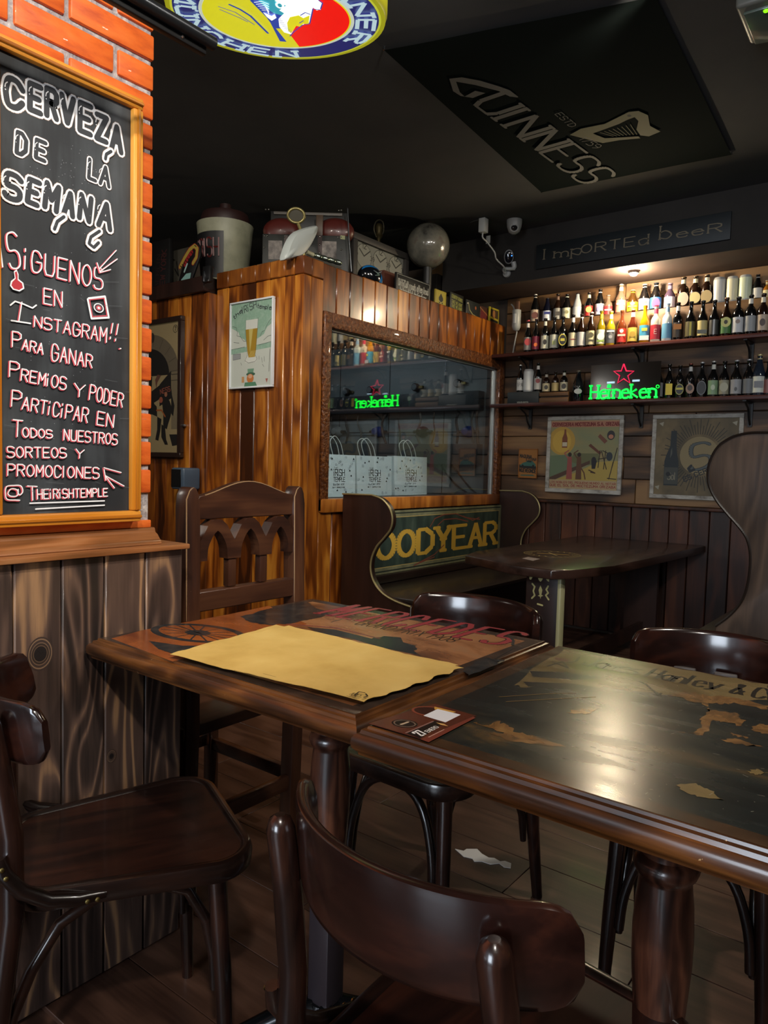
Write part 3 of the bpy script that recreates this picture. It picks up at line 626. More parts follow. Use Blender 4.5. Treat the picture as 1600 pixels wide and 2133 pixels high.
def make_chair():
    t = thing('bentwood_chair', '', 'chair')
    D, DZ = M['darkwood'], M['darkwoodz']; H = .455
    # seat outline: rounded trapezoid, front at +x
    def outline(g):
        P = []
        for (cx, cy, r_, a0) in ((.155 , .125 , .075, 0), (-.115, .098, .06, PI / 2), (-.115, -.098, .06, PI), (.155, -.125, .075, 1.5 * PI)):
            for k in range(9):
                a_ = a0 + k / 8 * PI / 2; P.append((cx + (r_ + g) * math.cos(a_), cy + (r_ + g) * math.sin(a_)))
        return P
    m = MB(); rings = [(-.0, H - .038), (.004, H - .034), (.006, H - .012), (.003, H - .002), (-.004, H), (-.013, H - .001), (-.017, H - .005)]
    vs = []; n = 36
    for g, z in rings: vs += [(x, y, z) for x, y in outline(g)]
    m.add(vs, [(j * n + k, j * n + (k + 1) % n, (j + 1) * n + (k + 1) % n, (j + 1) * n + k) for j in range(len(rings) - 1) for k in range(n)], 0, True)
    m.add(vs[:n], [tuple(range(n))[::-1]], 0); m.build('seat_frame', D, t)
    m = MB(); vs = [];
    for g, dz in ((1, -.005), (.85, -.0065), (.6, -.008)): vs += [(.02 + (x - .02) * g, y * g, H + dz) for x, y in outline(-.015)]
    vs2 = vs; m.add(vs2, [(j * n + k, j * n + (k + 1) % n, (j + 1) * n + (k + 1) % n, (j + 1) * n + k) for j in range(2) for k in range(n)] + [tuple(range(2 * n, 3 * n))], 0, True)
    m.build('seat', M['seat'], t)
    for s_ in (1, -1):
        m = MB(); m.tube([(-.245, .165 * s_, 0), (-.205, .165 * s_, .2), (-.178, .165 * s_, .43), (-.178, .160 * s_, .56), (-.192, .155 * s_, .66), (-.207, .152 * s_, .745), (-.208, .152 * s_, .757), (-.2083, .152 * s_, .762)], [.0135, .017, .0185, .018, .0175, .017, .013, .006], 14); m.build('rear_leg', DZ, t)
        m = MB(); m.tube([(.185, .158 * s_, 0), (.178, .150 * s_, .2), (.165, .140 * s_, .42)], [.0125, .0165, .0185], 14); m.build('front_leg', DZ, t)
        # hoop under the seat at the side, ends turned down along the legs
        z0 = .20
        m = MB(); pts = [(.166, .132 * s_, z0 - .03), (.164, .130 * s_, z0 + .04), (.150, .127 * s_, .31), (.115, .125 * s_, .375), (.05, .124 * s_, .405), (-.04, .126 * s_, .405), (-.105, .132 * s_, .375), (-.150, .140 * s_, .31), (-.180, .146 * s_, .24), (-.187, .148 * s_, z0 - .03)]
        m.tube(pts, [.008] + [.0105] * 8 + [.008], 10); m.build('side_hoop', D, t)
        # brace from rear leg to seat side, with screws
        m = MB(); pts = [(-.196, .178 * s_, .535), (-.19, .180 * s_, .51), (-.165, .182 * s_, .475), (-.125, .180 * s_, .448), (-.08, .176 * s_, .436), (-.035, .172 * s_, .433)]
        m.tube(pts, [.009, .012, .0125, .0125, .012, .007], 10); br = m.build('seat_brace', D, t)
        for p in ((-.193, .192 * s_, .523), (-.187, .193 * s_, .508), (-.066, .187 * s_, .435), (-.05, .186 * s_, .434)):
            m = MB(); m.lathe([(.0042, 0), (.004, .002), (.002, .0032), (0, .0035)], 10, (0, 0, 0), mat=Matrix.Translation(p) @ Matrix.Rotation(-PI / 2 * s_, 4, 'X')); m.build('screw', M['brass'], br)
    m = MB(); pts = [(.186, .128, .19), (.182, .120, .27), (.176, .090, .355), (.172, .04, .395), (.172, -.04, .395), (.176, -.09, .355), (.182, -.120, .27), (.186, -.128, .19)]
    m.tube(smooth3(pts), .0105, 10); m.build('front_hoop', D, t)
    R_ = .235; bent_board(R_, PI - .95, PI + .95, .730, .112, .018, .10, .008, 48).build('backrest', M['backrest'], t)
    return t
def smooth3(p):
    out = []
    for i in range(len(p) - 1):
        a = [Vector(p[max(i - 1, 0)]), Vector(p[i]), Vector(p[i + 1]), Vector(p[min(i + 2, len(p) - 1)])]
        for k in range(4):
            t = k / 4; out.append(.5 * (2 * a[1] + (a[2] - a[0]) * t + (2 * a[0] - 5 * a[1] + 4 * a[2] - a[3]) * t * t + (3 * a[1] - a[0] - 3 * a[2] + a[3]) * t ** 3))
    out.append(Vector(p[-1])); return out
M['seat'] = wood('mahogany_plywood_seat', ['#140806', '#22100b', '#351a10'], 'x', 16, 3, .34, .3, .05, .12, .4, .5)
M['backrest'] = wood('mahogany_bent_backrest', ['#140806', '#22100c', '#371b12'], 'y', 14, 3, .22, .6, .04, .1, .4)
ch = make_chair()
CH = [(.735, 1.180, -24, 'dark bentwood chair beside the wainscot wall, its whole seat showing'),
      (.735, .395, -7, 'nearest dark bentwood chair, seen from behind its curved backrest'),
      (1.489, .964, 177.7, 'dark bentwood chair tucked behind the table with the placemats'),
      (1.64, .385, 187, 'dark bentwood chair with pale back slats tucked behind the hunting scene table')]
SCL = (.948, .956, .985, .946)
for i, (x, y, a_, lb) in enumerate(CH):
    o = ch if i == 0 else copy_tree(ch)
    o.location = (x, y, 0); o.rotation_euler = (0, 0, math.radians(a_)); o.scale = (SCL[i],) * 3; o['label'] = lb; o['group'] = 'bentwood chairs around the bistro tables'
for y_ in (-.075, .02):
    m = MB(); m.add([(-.196 + dx, y_ + dy * (1 if dz < .6 else 1), dz) for dz in (.45, .58, .69) for dx, dy in ((-.007, -.026), (.007, -.026), (.007, .026), (-.007, .026))], [(j * 4 + k, j * 4 + (k + 1) % 4, j * 4 + 4 + (k + 1) % 4, j * 4 + 4 + k) for j in range(2) for k in range(4)] + [(3, 2, 1, 0), (8, 9, 10, 11)])
    q_ = m.build('back_slat', paint('#5a5552', .35, coat=.4), None, bevel=.003); q_.parent = o; q_['label'] = 'pale wide back slat'
# ================================================================== RUSTIC CHAIR with arched back
t = thing('rustic_chair', 'high-backed rustic wooden chair with three carved arches, behind the placemat table', 'chair', (1.32, 1.68, 0))
RX, RZ = M['rustic'], M['rusticz']
yb = 1.455; th = .045
def ry(z): return yb + (.03 * max(0, z - .45) / .6)
for px_, sgn in ((1.115, -1), (1.49, 1)):
    m = MB(); pts = [(-.019, 0), (.019, 0), (.019, .45)]
    xo = lambda z: px_ + sgn * 0
    prof = []
    m = MB(); O_ = Vector((px_, 0, 0))
    zz = [0, .45, .7, .95, 1.0, 1.03, 1.045, 1.05]; hw = [.02, .021, .0215, .022, .022, .018, .011, .004]
    vs = []
    for z, h_ in zip(zz, hw):
        sp = .028 * (z / 1.05) * (1 if sgn < 0 else 1)
        cx_ = px_ + (sp if sgn < 0 else sp)
        vs += [(cx_ - h_, ry(z) - .0, z), (cx_ + h_, ry(z), z), (cx_ + h_, ry(z) + th, z), (cx_ - h_, ry(z) + th, z)]
    m.add(vs, [(j * 4 + k, j * 4 + (k + 1) % 4, (j + 1) * 4 + (k + 1) % 4, (j + 1) * 4 + k) for j in range(len(zz) - 1) for k in range(4)] + [(3, 2, 1, 0), tuple(len(vs) - 4 + k for k in range(4))])
    m.build('back_post', RZ, t, bevel=.003)
def yz(z): return Vector((0, ry(z), 0))
# top rail with a swelled crest; carved arch rail; colonnettes; lower rail
def slab(name, pts, y_, d, mat):
    m = MB(); m.prism(pts, Vector((0, y_, 0)), Vector((1, 0, 0)), Vector((0, 0, 1)), Vector((0, d, 0))); return m.build(name, mat, t, bevel=.0025, seg=1)
xa, xb = 1.163, 1.497
crest = [(xa, .968), (xb, .968)] + [(xb - (xb - xa) * k / 16, 1.027 + .038 * (math.sin(PI * k / 16) ** 1.6)) for k in range(17)]
slab('crest_rail', crest, ry(1.0) + .008, .028, RX)
W3 = (xb - xa) / 3; ar = W3 * .29
def arch_top(x):
    d = abs(((x - xa) % W3) - W3 / 2) / (W3 / 2); return .9665 if d < .22 else (.9665 - (d - .22) / .33 * .0145 if d < .55 else .952 - (d - .55) / .45 * .040)
def arch_bot(x):
    d = abs(((x - xa) % W3) - W3 / 2)
    return .876 + .050 * math.sqrt(max(0, 1 - (d / ar) ** 2)) + .012 * max(0, 1 - d / (ar * .7)) if d < ar else (.8735 if d < ar + .009 and False else .8625)
m = MB(); N_ = 150; ya_, yb_ = ry(.9) + .004, ry(.9) + .038; vs = []
for i_ in range(N_ + 1):
    x = xa + .0001 + (xb - xa - .0002) * i_ / N_; zt_, zl_ = arch_top(x), arch_bot(x); vs += [(x, ya_, zl_), (x, ya_, zt_), (x, yb_, zt_), (x, yb_, zl_)]
m.add(vs, [(i_ * 4 + k, i_ * 4 + (k + 1) % 4, i_ * 4 + 4 + (k + 1) % 4, i_ * 4 + 4 + k) for i_ in range(N_) for k in range(4)] + [(3, 2, 1, 0), tuple(4 * N_ + k for k in range(4))]); m.build('arch_rail', RX, t)
for j in (1, 2):
    c = xa + W3 * j; m = MB(); m.box((c - .013 - .003, ry(.82) + .012, .787), (c + .011, ry(.82) + .034, .8625)); m.build('colonnette', RZ, t, bevel=.003)
slab('lower_rail', [(xa - .012, .735), (xb + .004, .735), (xb + .004, .786), (xa - .012, .786)], ry(.76) + .004, .034, RX)
for zz in ([(px_, sp_) for px_, sp_ in ((1.115, 1), (1.49, 1))]):
    m = MB(); m.tube([(zz[0] + .028 * (z / 1.05) - .0215, ry(z) - .0004, z) for z in (.72, .8, .9, .985, 1.02)] + [(zz[0] + .028 - .012, ry(1.04) - .0002, 1.041), (zz[0] + .028, ry(1.05), 1.0495)], [.0005, .0014, .0016, .0016, .0016, .0014, .0006], 5); m.build('worn_edge', paint('#9a7a58', .6), t)
m = MB(); m.tube([(p[0], ry(1.0) + .0085, p[1] - .0006) for p in crest[3:-1]], [.0005] + [.0016] * 14, 5); m.build('worn_edge', paint('#9a7a58', .6), t)
m = MB(); m.box((1.10, yb + .005, .42), (1.53, 1.91, .452)); m.build('seat', RX, t, bevel=.006)
for px_ in (1.115, 1.535):
    m = MB(); m.box((px_ - .017, 1.87, 0), (px_ + .017, 1.905, .42)); m.build('front_leg', RZ, t, bevel=.003)
    m = MB(); m.box((px_ - .012, yb + th, .165), (px_ + .012, 1.87, .205)); m.build('side_stretcher', RX, t, bevel=.003)
m = MB(); m.box((1.132, 1.875, .185), (1.518, 1.898, .222)); m.build('front_stretcher', RX, t, bevel=.003)
m = MB(); m.box((1.132, yb + .008, .17), (1.492, yb + .03, .212)); m.build('rear_stretcher', RX, t, bevel=.003)
# ================================================================== BOOTH
def ptsX(pl, X): return [(p.y, p.z) for p in (onX(x, y, X) for x, y in pl)]
def smooth_open(p): return smooth(p, 5)
XE = 3.05
left_px = [(775, 1031), (797, 1040), (812, 1058), (818, 1080), (814, 1102), (800, 1121), (784, 1140), (774, 1165), (773, 1190), (781, 1215), (798, 1236), (824, 1252), (856, 1264)]
curve = smooth_open(ptsX(left_px, XE))
def end_panel(name, X, curve, yback, ztop, parent, mat, label=None):
    m = MB(); pts = [(yback, ztop)] + curve + [(curve[-1][0], .0), (yback, .0)]
    m.prism(pts, Vector((X, 0, 0)), Vector((0, 1, 0)), Vector((0, 0, 1)), Vector((.035, 0, 0)))
    o = m.build(name, mat, parent, bevel=.003, seg=1)
    if label: o['label'] = label
    g = MB(); g.tube([(X - .002, p[0], p[1]) for p in [(yback, ztop)] + curve], .0055, 6); g.build('edge_beading', M['gold'], o)
    return o
bl = thing('booth_bench', 'booth bench under the window with scrolled end panel and a lettered green back', 'bench', (3.9, 2.4, 0))
end_panel('end_panel', XE, curve, YC - .032, .955, bl, M['booth'])
dy = 0
far = [(p[0] + .02, p[1]) for p in curve]
end_panel('end_panel', 4.83, far, YC - .032, .955, bl, M['booth'])
m = MB(); m.box((XE + .036, 2.13, .395), (4.828, YC - .07, .42)); m.build('seat', M['boothdark'], bl, bevel=.006)
m = MB(); m.box((XE + .036, 2.17, 0), (4.829, 2.2, .394)); m.build('seat_front', M['boothdark'], bl)
m = MB(); m.box((XE + .036, YC - .07, .421), (4.829, YC - .035, .47)); m.build('back_rail', M['boothdark'], bl, bevel=.004)
m = MB(); m.box((XE + .036, YC - .05, .472), (4.829, YC - .034, .848)); m.build('back_board', paint('#3a3a2a', .6), bl)
a = Art((3.9, YC - .0505, .66), (1, 0, 0), (0, 0, 1)); a.rough = .55
a.poly([(-.81, -.188), (.928, -.188), (.928, .188), (-.81, .188)], mottled('worn_sign_border', ['#4a4a34', '#66654a', '#7a7858'], 12, .6, .1))
a.poly([(-.81, -.150), (.898, -.150), (.898, .150), (-.81, .150)], paint('#a08a50', .6)); gs = mottled('worn_sign_green', ['#141c17', '#223028', '#3a463a'], 14, .6, .1, (1, 1, .3))
a.poly([(-.81, -.146), (.894, -.146), (.894, .146), (-.81, .146)], gs)
a.poly([(-.81, -.176), (.918, -.176), (.918, -.168), (-.81, -.168)], '#1c241e'); a.poly([(-.81, .168), (.918, .168), (.918, .176), (-.81, .176)], '#1c241e')
a.ptext('GOODYEAR', (738, 1172), (1032, 1131), 54, .052, '#b08a30', h1p=44, gap=1.7, serif=1.3, con=.42)
rd = '#6e3a2c'
for q in ([(896, 1097), (906, 1080), (925, 1072), (950, 1070), (970, 1078), (1000, 1082)], [(912, 1094), (925, 1082), (950, 1080), (975, 1086)], [(925, 1135), (905, 1155), (880, 1168), (862, 1178), (875, 1172), (905, 1160)], [(965, 1075), (985, 1084), (998, 1078)]): a.pline(q, .007, rd)
a.build('painted_lettering', bl, 'worn green sign with big yellow letters and a red winged foot outline')
# booth table
tp = [onZ(x, y, .67) for x, y in ((1215, 1115), (1474, 1136))]
bt = thing('booth_table', 'long dark booth table with clipped corners and a gold oval emblem', 'table', (3.9, 1.6, 0))
zt_ = HC - (HC - .75) * 1.22
outl = [(4.84, 2.002), (4.84, 1.19), (3.42, 1.245), (3.105, 1.335), (3.04, 1.392), (3.05, 1.60), (3.21, 1.95), (3.40, 2.002)]
m = MB(); m.prism(outl, Vector((0, 0, zt_ - .045)), Vector((1, 0, 0)), Vector((0, 1, 0)), Vector((0, 0, .045))); m.build('tabletop', M['booth_top'], bt, bevel=.007)
m = MB(); m.box((3.15, 1.405, .0), (3.182, 1.570, zt_ - .046)); lg = m.build('carved_leg_board', M['booth'], bt, bevel=.004)
m = MB(); m.box((4.6, 1.4, 0), (4.63, 1.6, zt_ - .046)); m.build('leg_board', M['booth'], bt)
m = MB(); m.box((3.135, 1.386, .0), (3.185, 1.404, zt_ - .046)); m.build('pale_edge_strip', paint('#a8a47c', .45), lg, bevel=.004)
m = MB(); m.box((3.185, 1.475, .10), (4.6, 1.50, .18)); m.build('foot_rail', M['booth'], bt)
a = Art((3.149, 0, 0), (0, -1, 0), (0, 0, 1)); cc = '#b4ac74'; a.rough = .5
for cx_, cy_, pts in ((1112, 1200, [(-9, -8), (0, -8), (-1, 0), (-6, 8), (-9, 6)]), (1126, 1203, [(0, -8), (5, 2), (3, 6), (0, 9), (-3, 6), (-5, 2)]), (1140, 1204, [(-5, -6), (4, -6), (4, 8), (0, 6), (-3, 0)]),
                      (1126, 1233, [(0, -14), (4, -4), (2, 6), (6, 8), (1, 10), (0, 15), (-1, 10), (-6, 8), (-2, 6), (-4, -4)])): a.ppoly([(cx_ + p, cy_ + q) for p, q in pts], cc)
for q in ([(1109, 1216), (1114, 1222), (1111, 1231), (1114, 1240), (1108, 1246)], [(1142, 1221), (1138, 1228), (1142, 1235), (1137, 1240), (1143, 1249)], [(1120, 1258), (1130, 1261)]): a.pline(q, .008, cc)
a.build('pale_cutout_pattern', lg)
a = Art((0, 0, zt_), (0, -1, 0), (1, 0, 0)); a.rough = .3; a.step = .00003
c0 = a.px(1150, 1154); 
for r_, cl in ((.150, '#8a7440'), (.145, '#2c1b14'), (.110, '#7a6638'), (.106, '#2c1b14')): a.disc(c0, r_, r_, cl)
for k in range(22):
    an = PI * 2 * k / 22; a.line([(c0[0] + .118 * math.cos(an), c0[1] + .118 * math.sin(an)), (c0[0] + .138 * math.cos(an + .08), c0[1] + .138 * math.sin(an + .08))], .008, '#a08a58', k == 0)
a.line([(c0[0] - .07, c0[1] - .02), (c0[0] + .08, c0[1] + .03)], .018, '#b08a40'); a.line([(c0[0] - .04, c0[1] + .05), (c0[0] + .05, c0[1] - .05)], .01, '#a08a58')
a.build('gold_emblem', bt, 'gold oval brewery emblem with a bar across')
fp = [onZ(x, y, zt_ + .001) for x, y in ((1088, 1163), (1100, 1160), (1125, 1164), (1110, 1168))]
m = MB(); m.add(fp + [p - Vector((0, 0, .0006)) for p in fp], [(0, 1, 2, 3), (7, 6, 5, 4)] + [(i, (i + 1) % 4, 4 + (i + 1) % 4, 4 + i) for i in range(4)]); simple('flyer', 'small pale flyer lying near the corner of the booth table', 'flyer', m, paint('#a09088', .35))
# right-hand tall bench
br_ = thing('booth_bench', 'tall booth bench at the right edge with a big S-shaped wooden end panel', 'bench', (3.9, .35, 0))
rp = [(1600, 901), (1560, 902), (1525, 911), (1497, 930), (1481, 957), (1475, 985), (1478, 1012), (1492, 1041), (1515, 1070), (1540, 1098), (1556, 1122), (1563, 1152), (1562, 1190), (1555, 1228), (1543, 1256), (1520, 1282), (1490, 1304)]
cR = smooth_open(ptsX(rp, XE)); cR2 = cR
m = MB(); y_b = -.08
m.prism([(y_b, cR[0][1])] + cR + [(cR[-1][0] + .01, 0), (y_b, 0)], Vector((XE, 0, 0)), Vector((0, 1, 0)), Vector((0, 0, 1)), Vector((.04, 0, 0)))
ep = m.build('end_panel', M['boothgrey'], br_, bevel=.004, seg=2)
g = MB(); g.tube([(XE - .002, p[0], p[1]) for p in [(y_b, cR[0][1])] + cR], .0055, 6); g.build('edge_beading', paint('#1c1511', .3, coat=.3), ep)
m = MB(); m.box((XE + .041, .0, .395), (4.84, .86, .42)); m.build('seat', M['boothdark'], br_, bevel=.006)
for zz_ in (.372, .345): bx((XE + .041, .848, zz_), (4.84, .862, zz_ + .014)).build('seat_moulding', paint('#5a4a38', .4), br_, bevel=.003)
m = MB(); m.box((XE + .041, .78, 0), (4.84, .80, .34)); m.build('seat_front', M['boothdark'], br_)
m = MB(); m.box((XE + .041, -.02, .421), (4.84, .03, 1.25)); m.build('back_board', M['boothdark'], br_)
# ================================================================== CHALKBOARD
YK = 1.412
cb = thing('chalkboard', 'big framed chalkboard with bubble lettering and pink and white writing on the brick wall', 'chalkboard', (.75, YB, 1.4))
BX0, BX1, BZ0, BZ1 = .643, .915, 1.004, 1.853
chm, nt, b = newmat('chalk_dusted_slate'); vec, r_ = coords(nt, (14, 14, 1.6), 0)
n = nd(nt, 'ShaderNodeTexNoise', Scale=1.0, Detail=4.0, Roughness=.6); nt.links.new(vec, n.inputs['Vector'])
v2, _ = coords(nt, (5, 5, 5), 0); n2 = nd(nt, 'ShaderNodeTexNoise', Scale=1.0, Detail=5.0); nt.links.new(v2, n2.inputs['Vector'])
nt.links.new(ramp(nt, mth(nt, 'MULTIPLY_ADD', n2.outputs[0], .5, mth(nt, 'MULTIPLY', n.outputs[0], .5)), [(.34, '#181a1e'), (.48, '#24272b'), (.58, '#3c4044'), (.72, '#5a5e62')]), b.inputs['Base Color']); b.inputs['Roughness'].default_value = .55
BL = BX0 - 1e-3
bx((BX0 - .0, YK, BZ0), (BX1, YB - .004, BZ1)).build('slate', chm, cb)
def fbar(p0, p1, ax):
    m = MB(); (x0, z0), (x1, z1) = p0, p1
    m.box((x0, YK - .012, z0), (x1, YB - .003, z1)); o = m.build('frame_bar', M['pine'] if ax == 'x' else M['pinez'], cb, bevel=.004)
    m = MB()
    if ax == 'x': m.box((x0 + .001, YK - .0165, (z0 + z1) / 2 - .004), (x1 - .001, YK - .011, (z0 + z1) / 2 + .003))
    else: m.box(((x0 + x1) / 2 - .004, YK - .0165, z0 + .001), ((x0 + x1) / 2 + .003, YK - .011, z1 - .001))
    m.build('frame_bead', M['pine'] if ax == 'x' else M['pinez'], o, bevel=.0015, seg=1)
fbar((BX1, BZ0), (BX1 + .024, BZ1), 'z'); fbar((BX0 - .024, BZ0), (BX0, BZ1), 'z'); fbar((BX0 - .024, BZ1), (BX1 + .024, BZ1 + .024), 'x'); fbar((BX0 - .024, BZ0 - .024), (BX1 + .024, BZ0), 'x')
a = Art((BX0, YK - .0003, BZ0), (1, 0, 0), (0, 0, 1)); a.rough = .8
WH, PK, BR, DK = '#f0f0f2', '#cc505c', '#a08472', '#3a3c40'
def bubble(words):
    for pl, w0 in words:
        for off_, wd, col in ((0, 1.52, BR), (0, 1.40, WH), (0, .72, DK)):
            a.lay += 1
            for p in pl: a.pline(p, w0 * wd, col, False)
        a.lay += 1
        for p in pl:
            if len(p) > 1: a.pline([(p[0][0] - 2, p[0][1] + 3), ((p[0][0] * .5 + p[1][0] * .5) - 3, (p[0][1] + p[1][1]) / 2)], w0 * .13, WH, False)
# CERVEZA, DE, LA, SEMANA as hand-drawn bubble letters (stroke centre lines)
def bub(letters, wd):
    for off_, wm, cl in ((0, 1.75, BR), (0, 1.62, WH), (0, .95, DK)):
        for ch_, x0_, x1_, yt_, yb_ in letters:
            a.lay += 1; sl_ = (x1_ - x0_) * .42; a.ptext(ch_, (x0_, yb_ - sl_ * .5), (x1_, yb_ + sl_ * .5), yb_ - yt_, wd * wm, cl, new=False)
    for ch_, x0_, x1_, yt_, yb_ in letters:
        a.pline([(x0_ - 2, yt_ + 12), (x0_ - 1, yt_ + 6), (x0_ + 3, yt_ + 3)], wd * .16, WH); a.disc(a.px(x0_ - 1, yt_ + 18), wd * .1, wd * .1, WH, 8)
bub([('C', 12, 46, 168, 222), ('E', 62, 84, 178, 232), ('R', 97, 117, 188, 244), ('V', 128, 152, 202, 256), ('E', 166, 188, 218, 276), ('Z', 201, 221, 242, 292), ('A', 232, 252, 264, 314)], .0118)
bub([('D', 34, 52, 278, 322), ('E', 74, 92, 294, 332)], .0085); bub([('L', 184, 198, 334, 374), ('A', 208, 226, 348, 386)], .0078)
bub([('S', 8, 38, 364, 414), ('E', 56, 76, 376, 424), ('M', 92, 116, 384, 436), ('A', 132, 150, 402, 448), ('N', 164, 184, 408, 458), ('A', 204, 228, 424, 474)], .0112)
for q in ([(132, 452), (118, 462), (112, 478)], [(206, 482), (188, 494), (184, 508), (194, 516), (204, 506)], [(230, 316), (220, 322), (218, 332)]):
    for wm, cl in ((.019, BR), (.017, WH), (.007, DK)): a.pline(q, wm * .9, cl)
def chalk(txt, x0, y0, x1, y1, h0, h1, wd=.0026, **k):
    a.ptext(txt, (x0 - 2.2, y0 + 1.2), (x1 - 2.2, y1 + 1.2), h0, wd * 1.15, PK, h1p=h1, **k); a.ptext(txt, (x0, y0), (x1, y1), h0, wd * .8, WH, h1p=h1, **k)
chalk('iS', 4, 556, 42, 560, 62, 76, .0034); chalk('iGUENOS', 50, 560, 212, 604, 42, 44, .003)
chalk('EN', 90, 632, 128, 640, 32, 32); chalk('I', 38, 668, 44, 670, 40, 40); a.pline([(20, 636), (30, 628), (48, 634), (66, 642), (74, 636)], .0028, WH); a.pline([(22, 668), (62, 674)], .0028, WH)
chalk('NSTAGRAM', 70, 680, 220, 713, 22, 30); chalk('!!', 228, 706, 244, 712, 34, 38); chalk(',', 248, 726, 252, 728, 8, 8)
chalk('P', 24, 722, 42, 725, 32, 32); chalk('ARA', 45, 728, 88, 738, 22, 22); chalk('GANAR', 106, 750, 190, 766, 34, 26)
chalk('P', 18, 784, 38, 787, 32, 32); chalk('REMiOS', 42, 792, 135, 812, 24, 26); chalk('Y', 152, 824, 174, 828, 26, 26); chalk('PODER', 184, 832, 253, 848, 32, 28)
chalk('P', 22, 846, 42, 849, 34, 34); chalk('ARTiCiPAR', 44, 852, 180, 880, 26, 30); chalk('EN', 200, 884, 234, 890, 28, 26)
chalk('T', 24, 908, 44, 910, 34, 34); chalk('ODOS', 46, 910, 107, 912, 20, 16); chalk('NUESTROS', 131, 916, 242, 926, 22, 22)
chalk('SORTEOS', 14, 952, 136, 953, 22, 20); chalk('Y', 155, 953, 172, 955, 18, 18); chalk('PROMOCIONES', 14, 990, 204, 996, 24, 22); chalk('@', 9, 1040, 44, 1042, 30, 30); chalk('T', 56, 1042, 76, 1041, 30, 28); chalk('HEiRiSHTEMPLE', 76, 1039, 222, 1033, 20, 16)
a.pline([(60, 1048), (215, 1043)], .0026, WH); a.pline([(72, 1060), (215, 1052)], .0026, WH)
for q in ([(205, 560), (240, 522)], [(206, 566), (242, 540)], [(200, 548), (206, 568), (228, 562)], [(216, 990), (256, 1012)], [(216, 990), (236, 1016)], [(214, 975), (218, 1000)], [(214, 974), (250, 984)]): a.pline([(x - 2, y + 1) for x, y in q], .003, PK); a.pline(q, .002, WH)
for rr_, cl in ((0, PK),): 
    a.pline([(182, 622), (216, 618), (224, 662), (188, 664), (180, 624)], .004, WH); a.pline([(184, 625), (214, 622), (220, 658), (190, 660), (184, 625)], .0022, PK)
    c_ = a.px(203, 642); a.disc(c_, .0115, .0095, WH); a.disc(c_, .009, .0075, DK); a.disc(c_, .006, .005, PK); a.disc(c_, .003, .0025, WH)
a.ppoly([(26, 566), (32, 562), (36, 572), (36, 582), (46, 590), (48, 602), (38, 608), (24, 604), (18, 596), (20, 586), (28, 580)], WH); a.ppoly([(28, 568), (32, 566), (34, 574), (34, 584), (43, 591), (45, 600), (37, 605), (26, 602), (21, 595), (23, 588), (30, 581)], '#b8323c')
rr = random.Random(5)
for k in range(26):
    x, y = rr.uniform(6, 262), rr.uniform(560, 1040); a.pline([(x, y), (x + rr.uniform(10, 60), y + rr.uniform(1, 9))], .0004, '#6a6e72', k == 0, caps=False)
for k in range(120):
    x, y = rr.uniform(60, 200), rr.uniform(300, 420) if k % 2 else rr.uniform(450, 1000); a.disc(a.px(x, y), .0007, .0007, '#9a9ca0', 5, k == 0)
a.build('chalk_writing', cb)
# slim picture light above the board
t = thing('picture_light', 'slim black tubular lamp bar in front of the brick at the top left', 'lamp', (.75, 1.2, 1.93))
pe = onZ(445, 92, 1.934); m = MB(); m.tube([(-.2, pe.y, pe.z), (pe.x, pe.y, pe.z)], .0125, 18); m.build('tube', paint('#55585c', .28, .9, .2), t)
m = MB(); m.box((-.2, pe.y + .006, pe.z - .024), (pe.x - .012, pe.y + .02, pe.z - .006)); m.build('lower_channel', M['black'], t, bevel=.002)
m = MB(); m.tube([(.25, pe.y + .012, pe.z), (.25, YB, pe.z + .03)], .007, 8); m.tube([(-.1, pe.y + .012, pe.z), (-.1, YB, pe.z + .03)], .007, 8); m.build('wall_arm', M['black'], t)
sp = onY(385, 88, pe.y - .001); m = MB(); m.lathe([(.0035, 0), (.003, .002), (0, .003)], 8, (0, 0, 0), mat=Matrix.Translation((sp.x, pe.y + .0055, pe.z - .016)) @ Matrix.Rotation(PI / 2, 4, 'X')); m.build('screw', paint('#e8e4dc', .2, 1), t)
# ================================================================== ROUND BEER SIGN
tau = math.radians(9); fh = Vector((FW.x, FW.y, 0)).normalized(); rh = Vector((RT.x, RT.y, 0)).normalized()
O_ = EYE + sight(578, 26) * 2.1; Rs = 229 / 1520 * 2.1; Vd = fh * math.cos(tau) + Vector((0, 0, 1)) * math.sin(tau)
nrm = rh.cross(-Vd)                                     # facing down towards the room
sg = thing('round_beer_sign', 'round backlit brewery sign with a bearded monk, under the ceiling at the top', 'sign', O_)
Q = Matrix.Translation(O_) @ Matrix((rh.to_4d(), Vd.to_4d(), nrm.to_4d(), (0, 0, 0, 1))).transposed() if False else None
Mx = Matrix(((rh.x, Vd.x, -nrm.x, O_.x), (rh.y, Vd.y, -nrm.y, O_.y), (rh.z, Vd.z, -nrm.z, O_.z), (0, 0, 0, 1)))
m = MB(); m.lathe([(Rs * .965, -.012), (Rs * .985, -.006), (Rs, .004), (Rs, .05), (Rs * .97, .07), (0.0, .075)], 64, mat=Mx); m.build('rim', paint('#8f8a1c', .35, emit=.42), sg)
m = MB(); 
for k in range(3): an = k * 2 * PI / 3 + .4; p = Mx @ Vector((Rs * .7 * math.cos(an), Rs * .7 * math.sin(an), .06)); m.tube([p, (p.x, p.y, ZC)], .003, 6)
m.build('hanging_rods', M['black'], sg)
a = Art(Mx @ Vector((0, 0, -.0125)), rh, -Vd); a.step = .0002; a.emit = 1.0; a.rough = .3
a.U = rh; a.V = -Vd; a.N = nrm
def col(h, e=.85): return paint(h, .3, emit=e)
a.disc((0, 0), Rs * .985, Rs * .985, col('#b4b420', .6), 64); a.disc((0, 0), Rs * .945, Rs * .945, col('#c9cf3a', .75), 64); a.disc((0, 0), Rs * .925, Rs * .925, col('#20286e', .7), 64); 
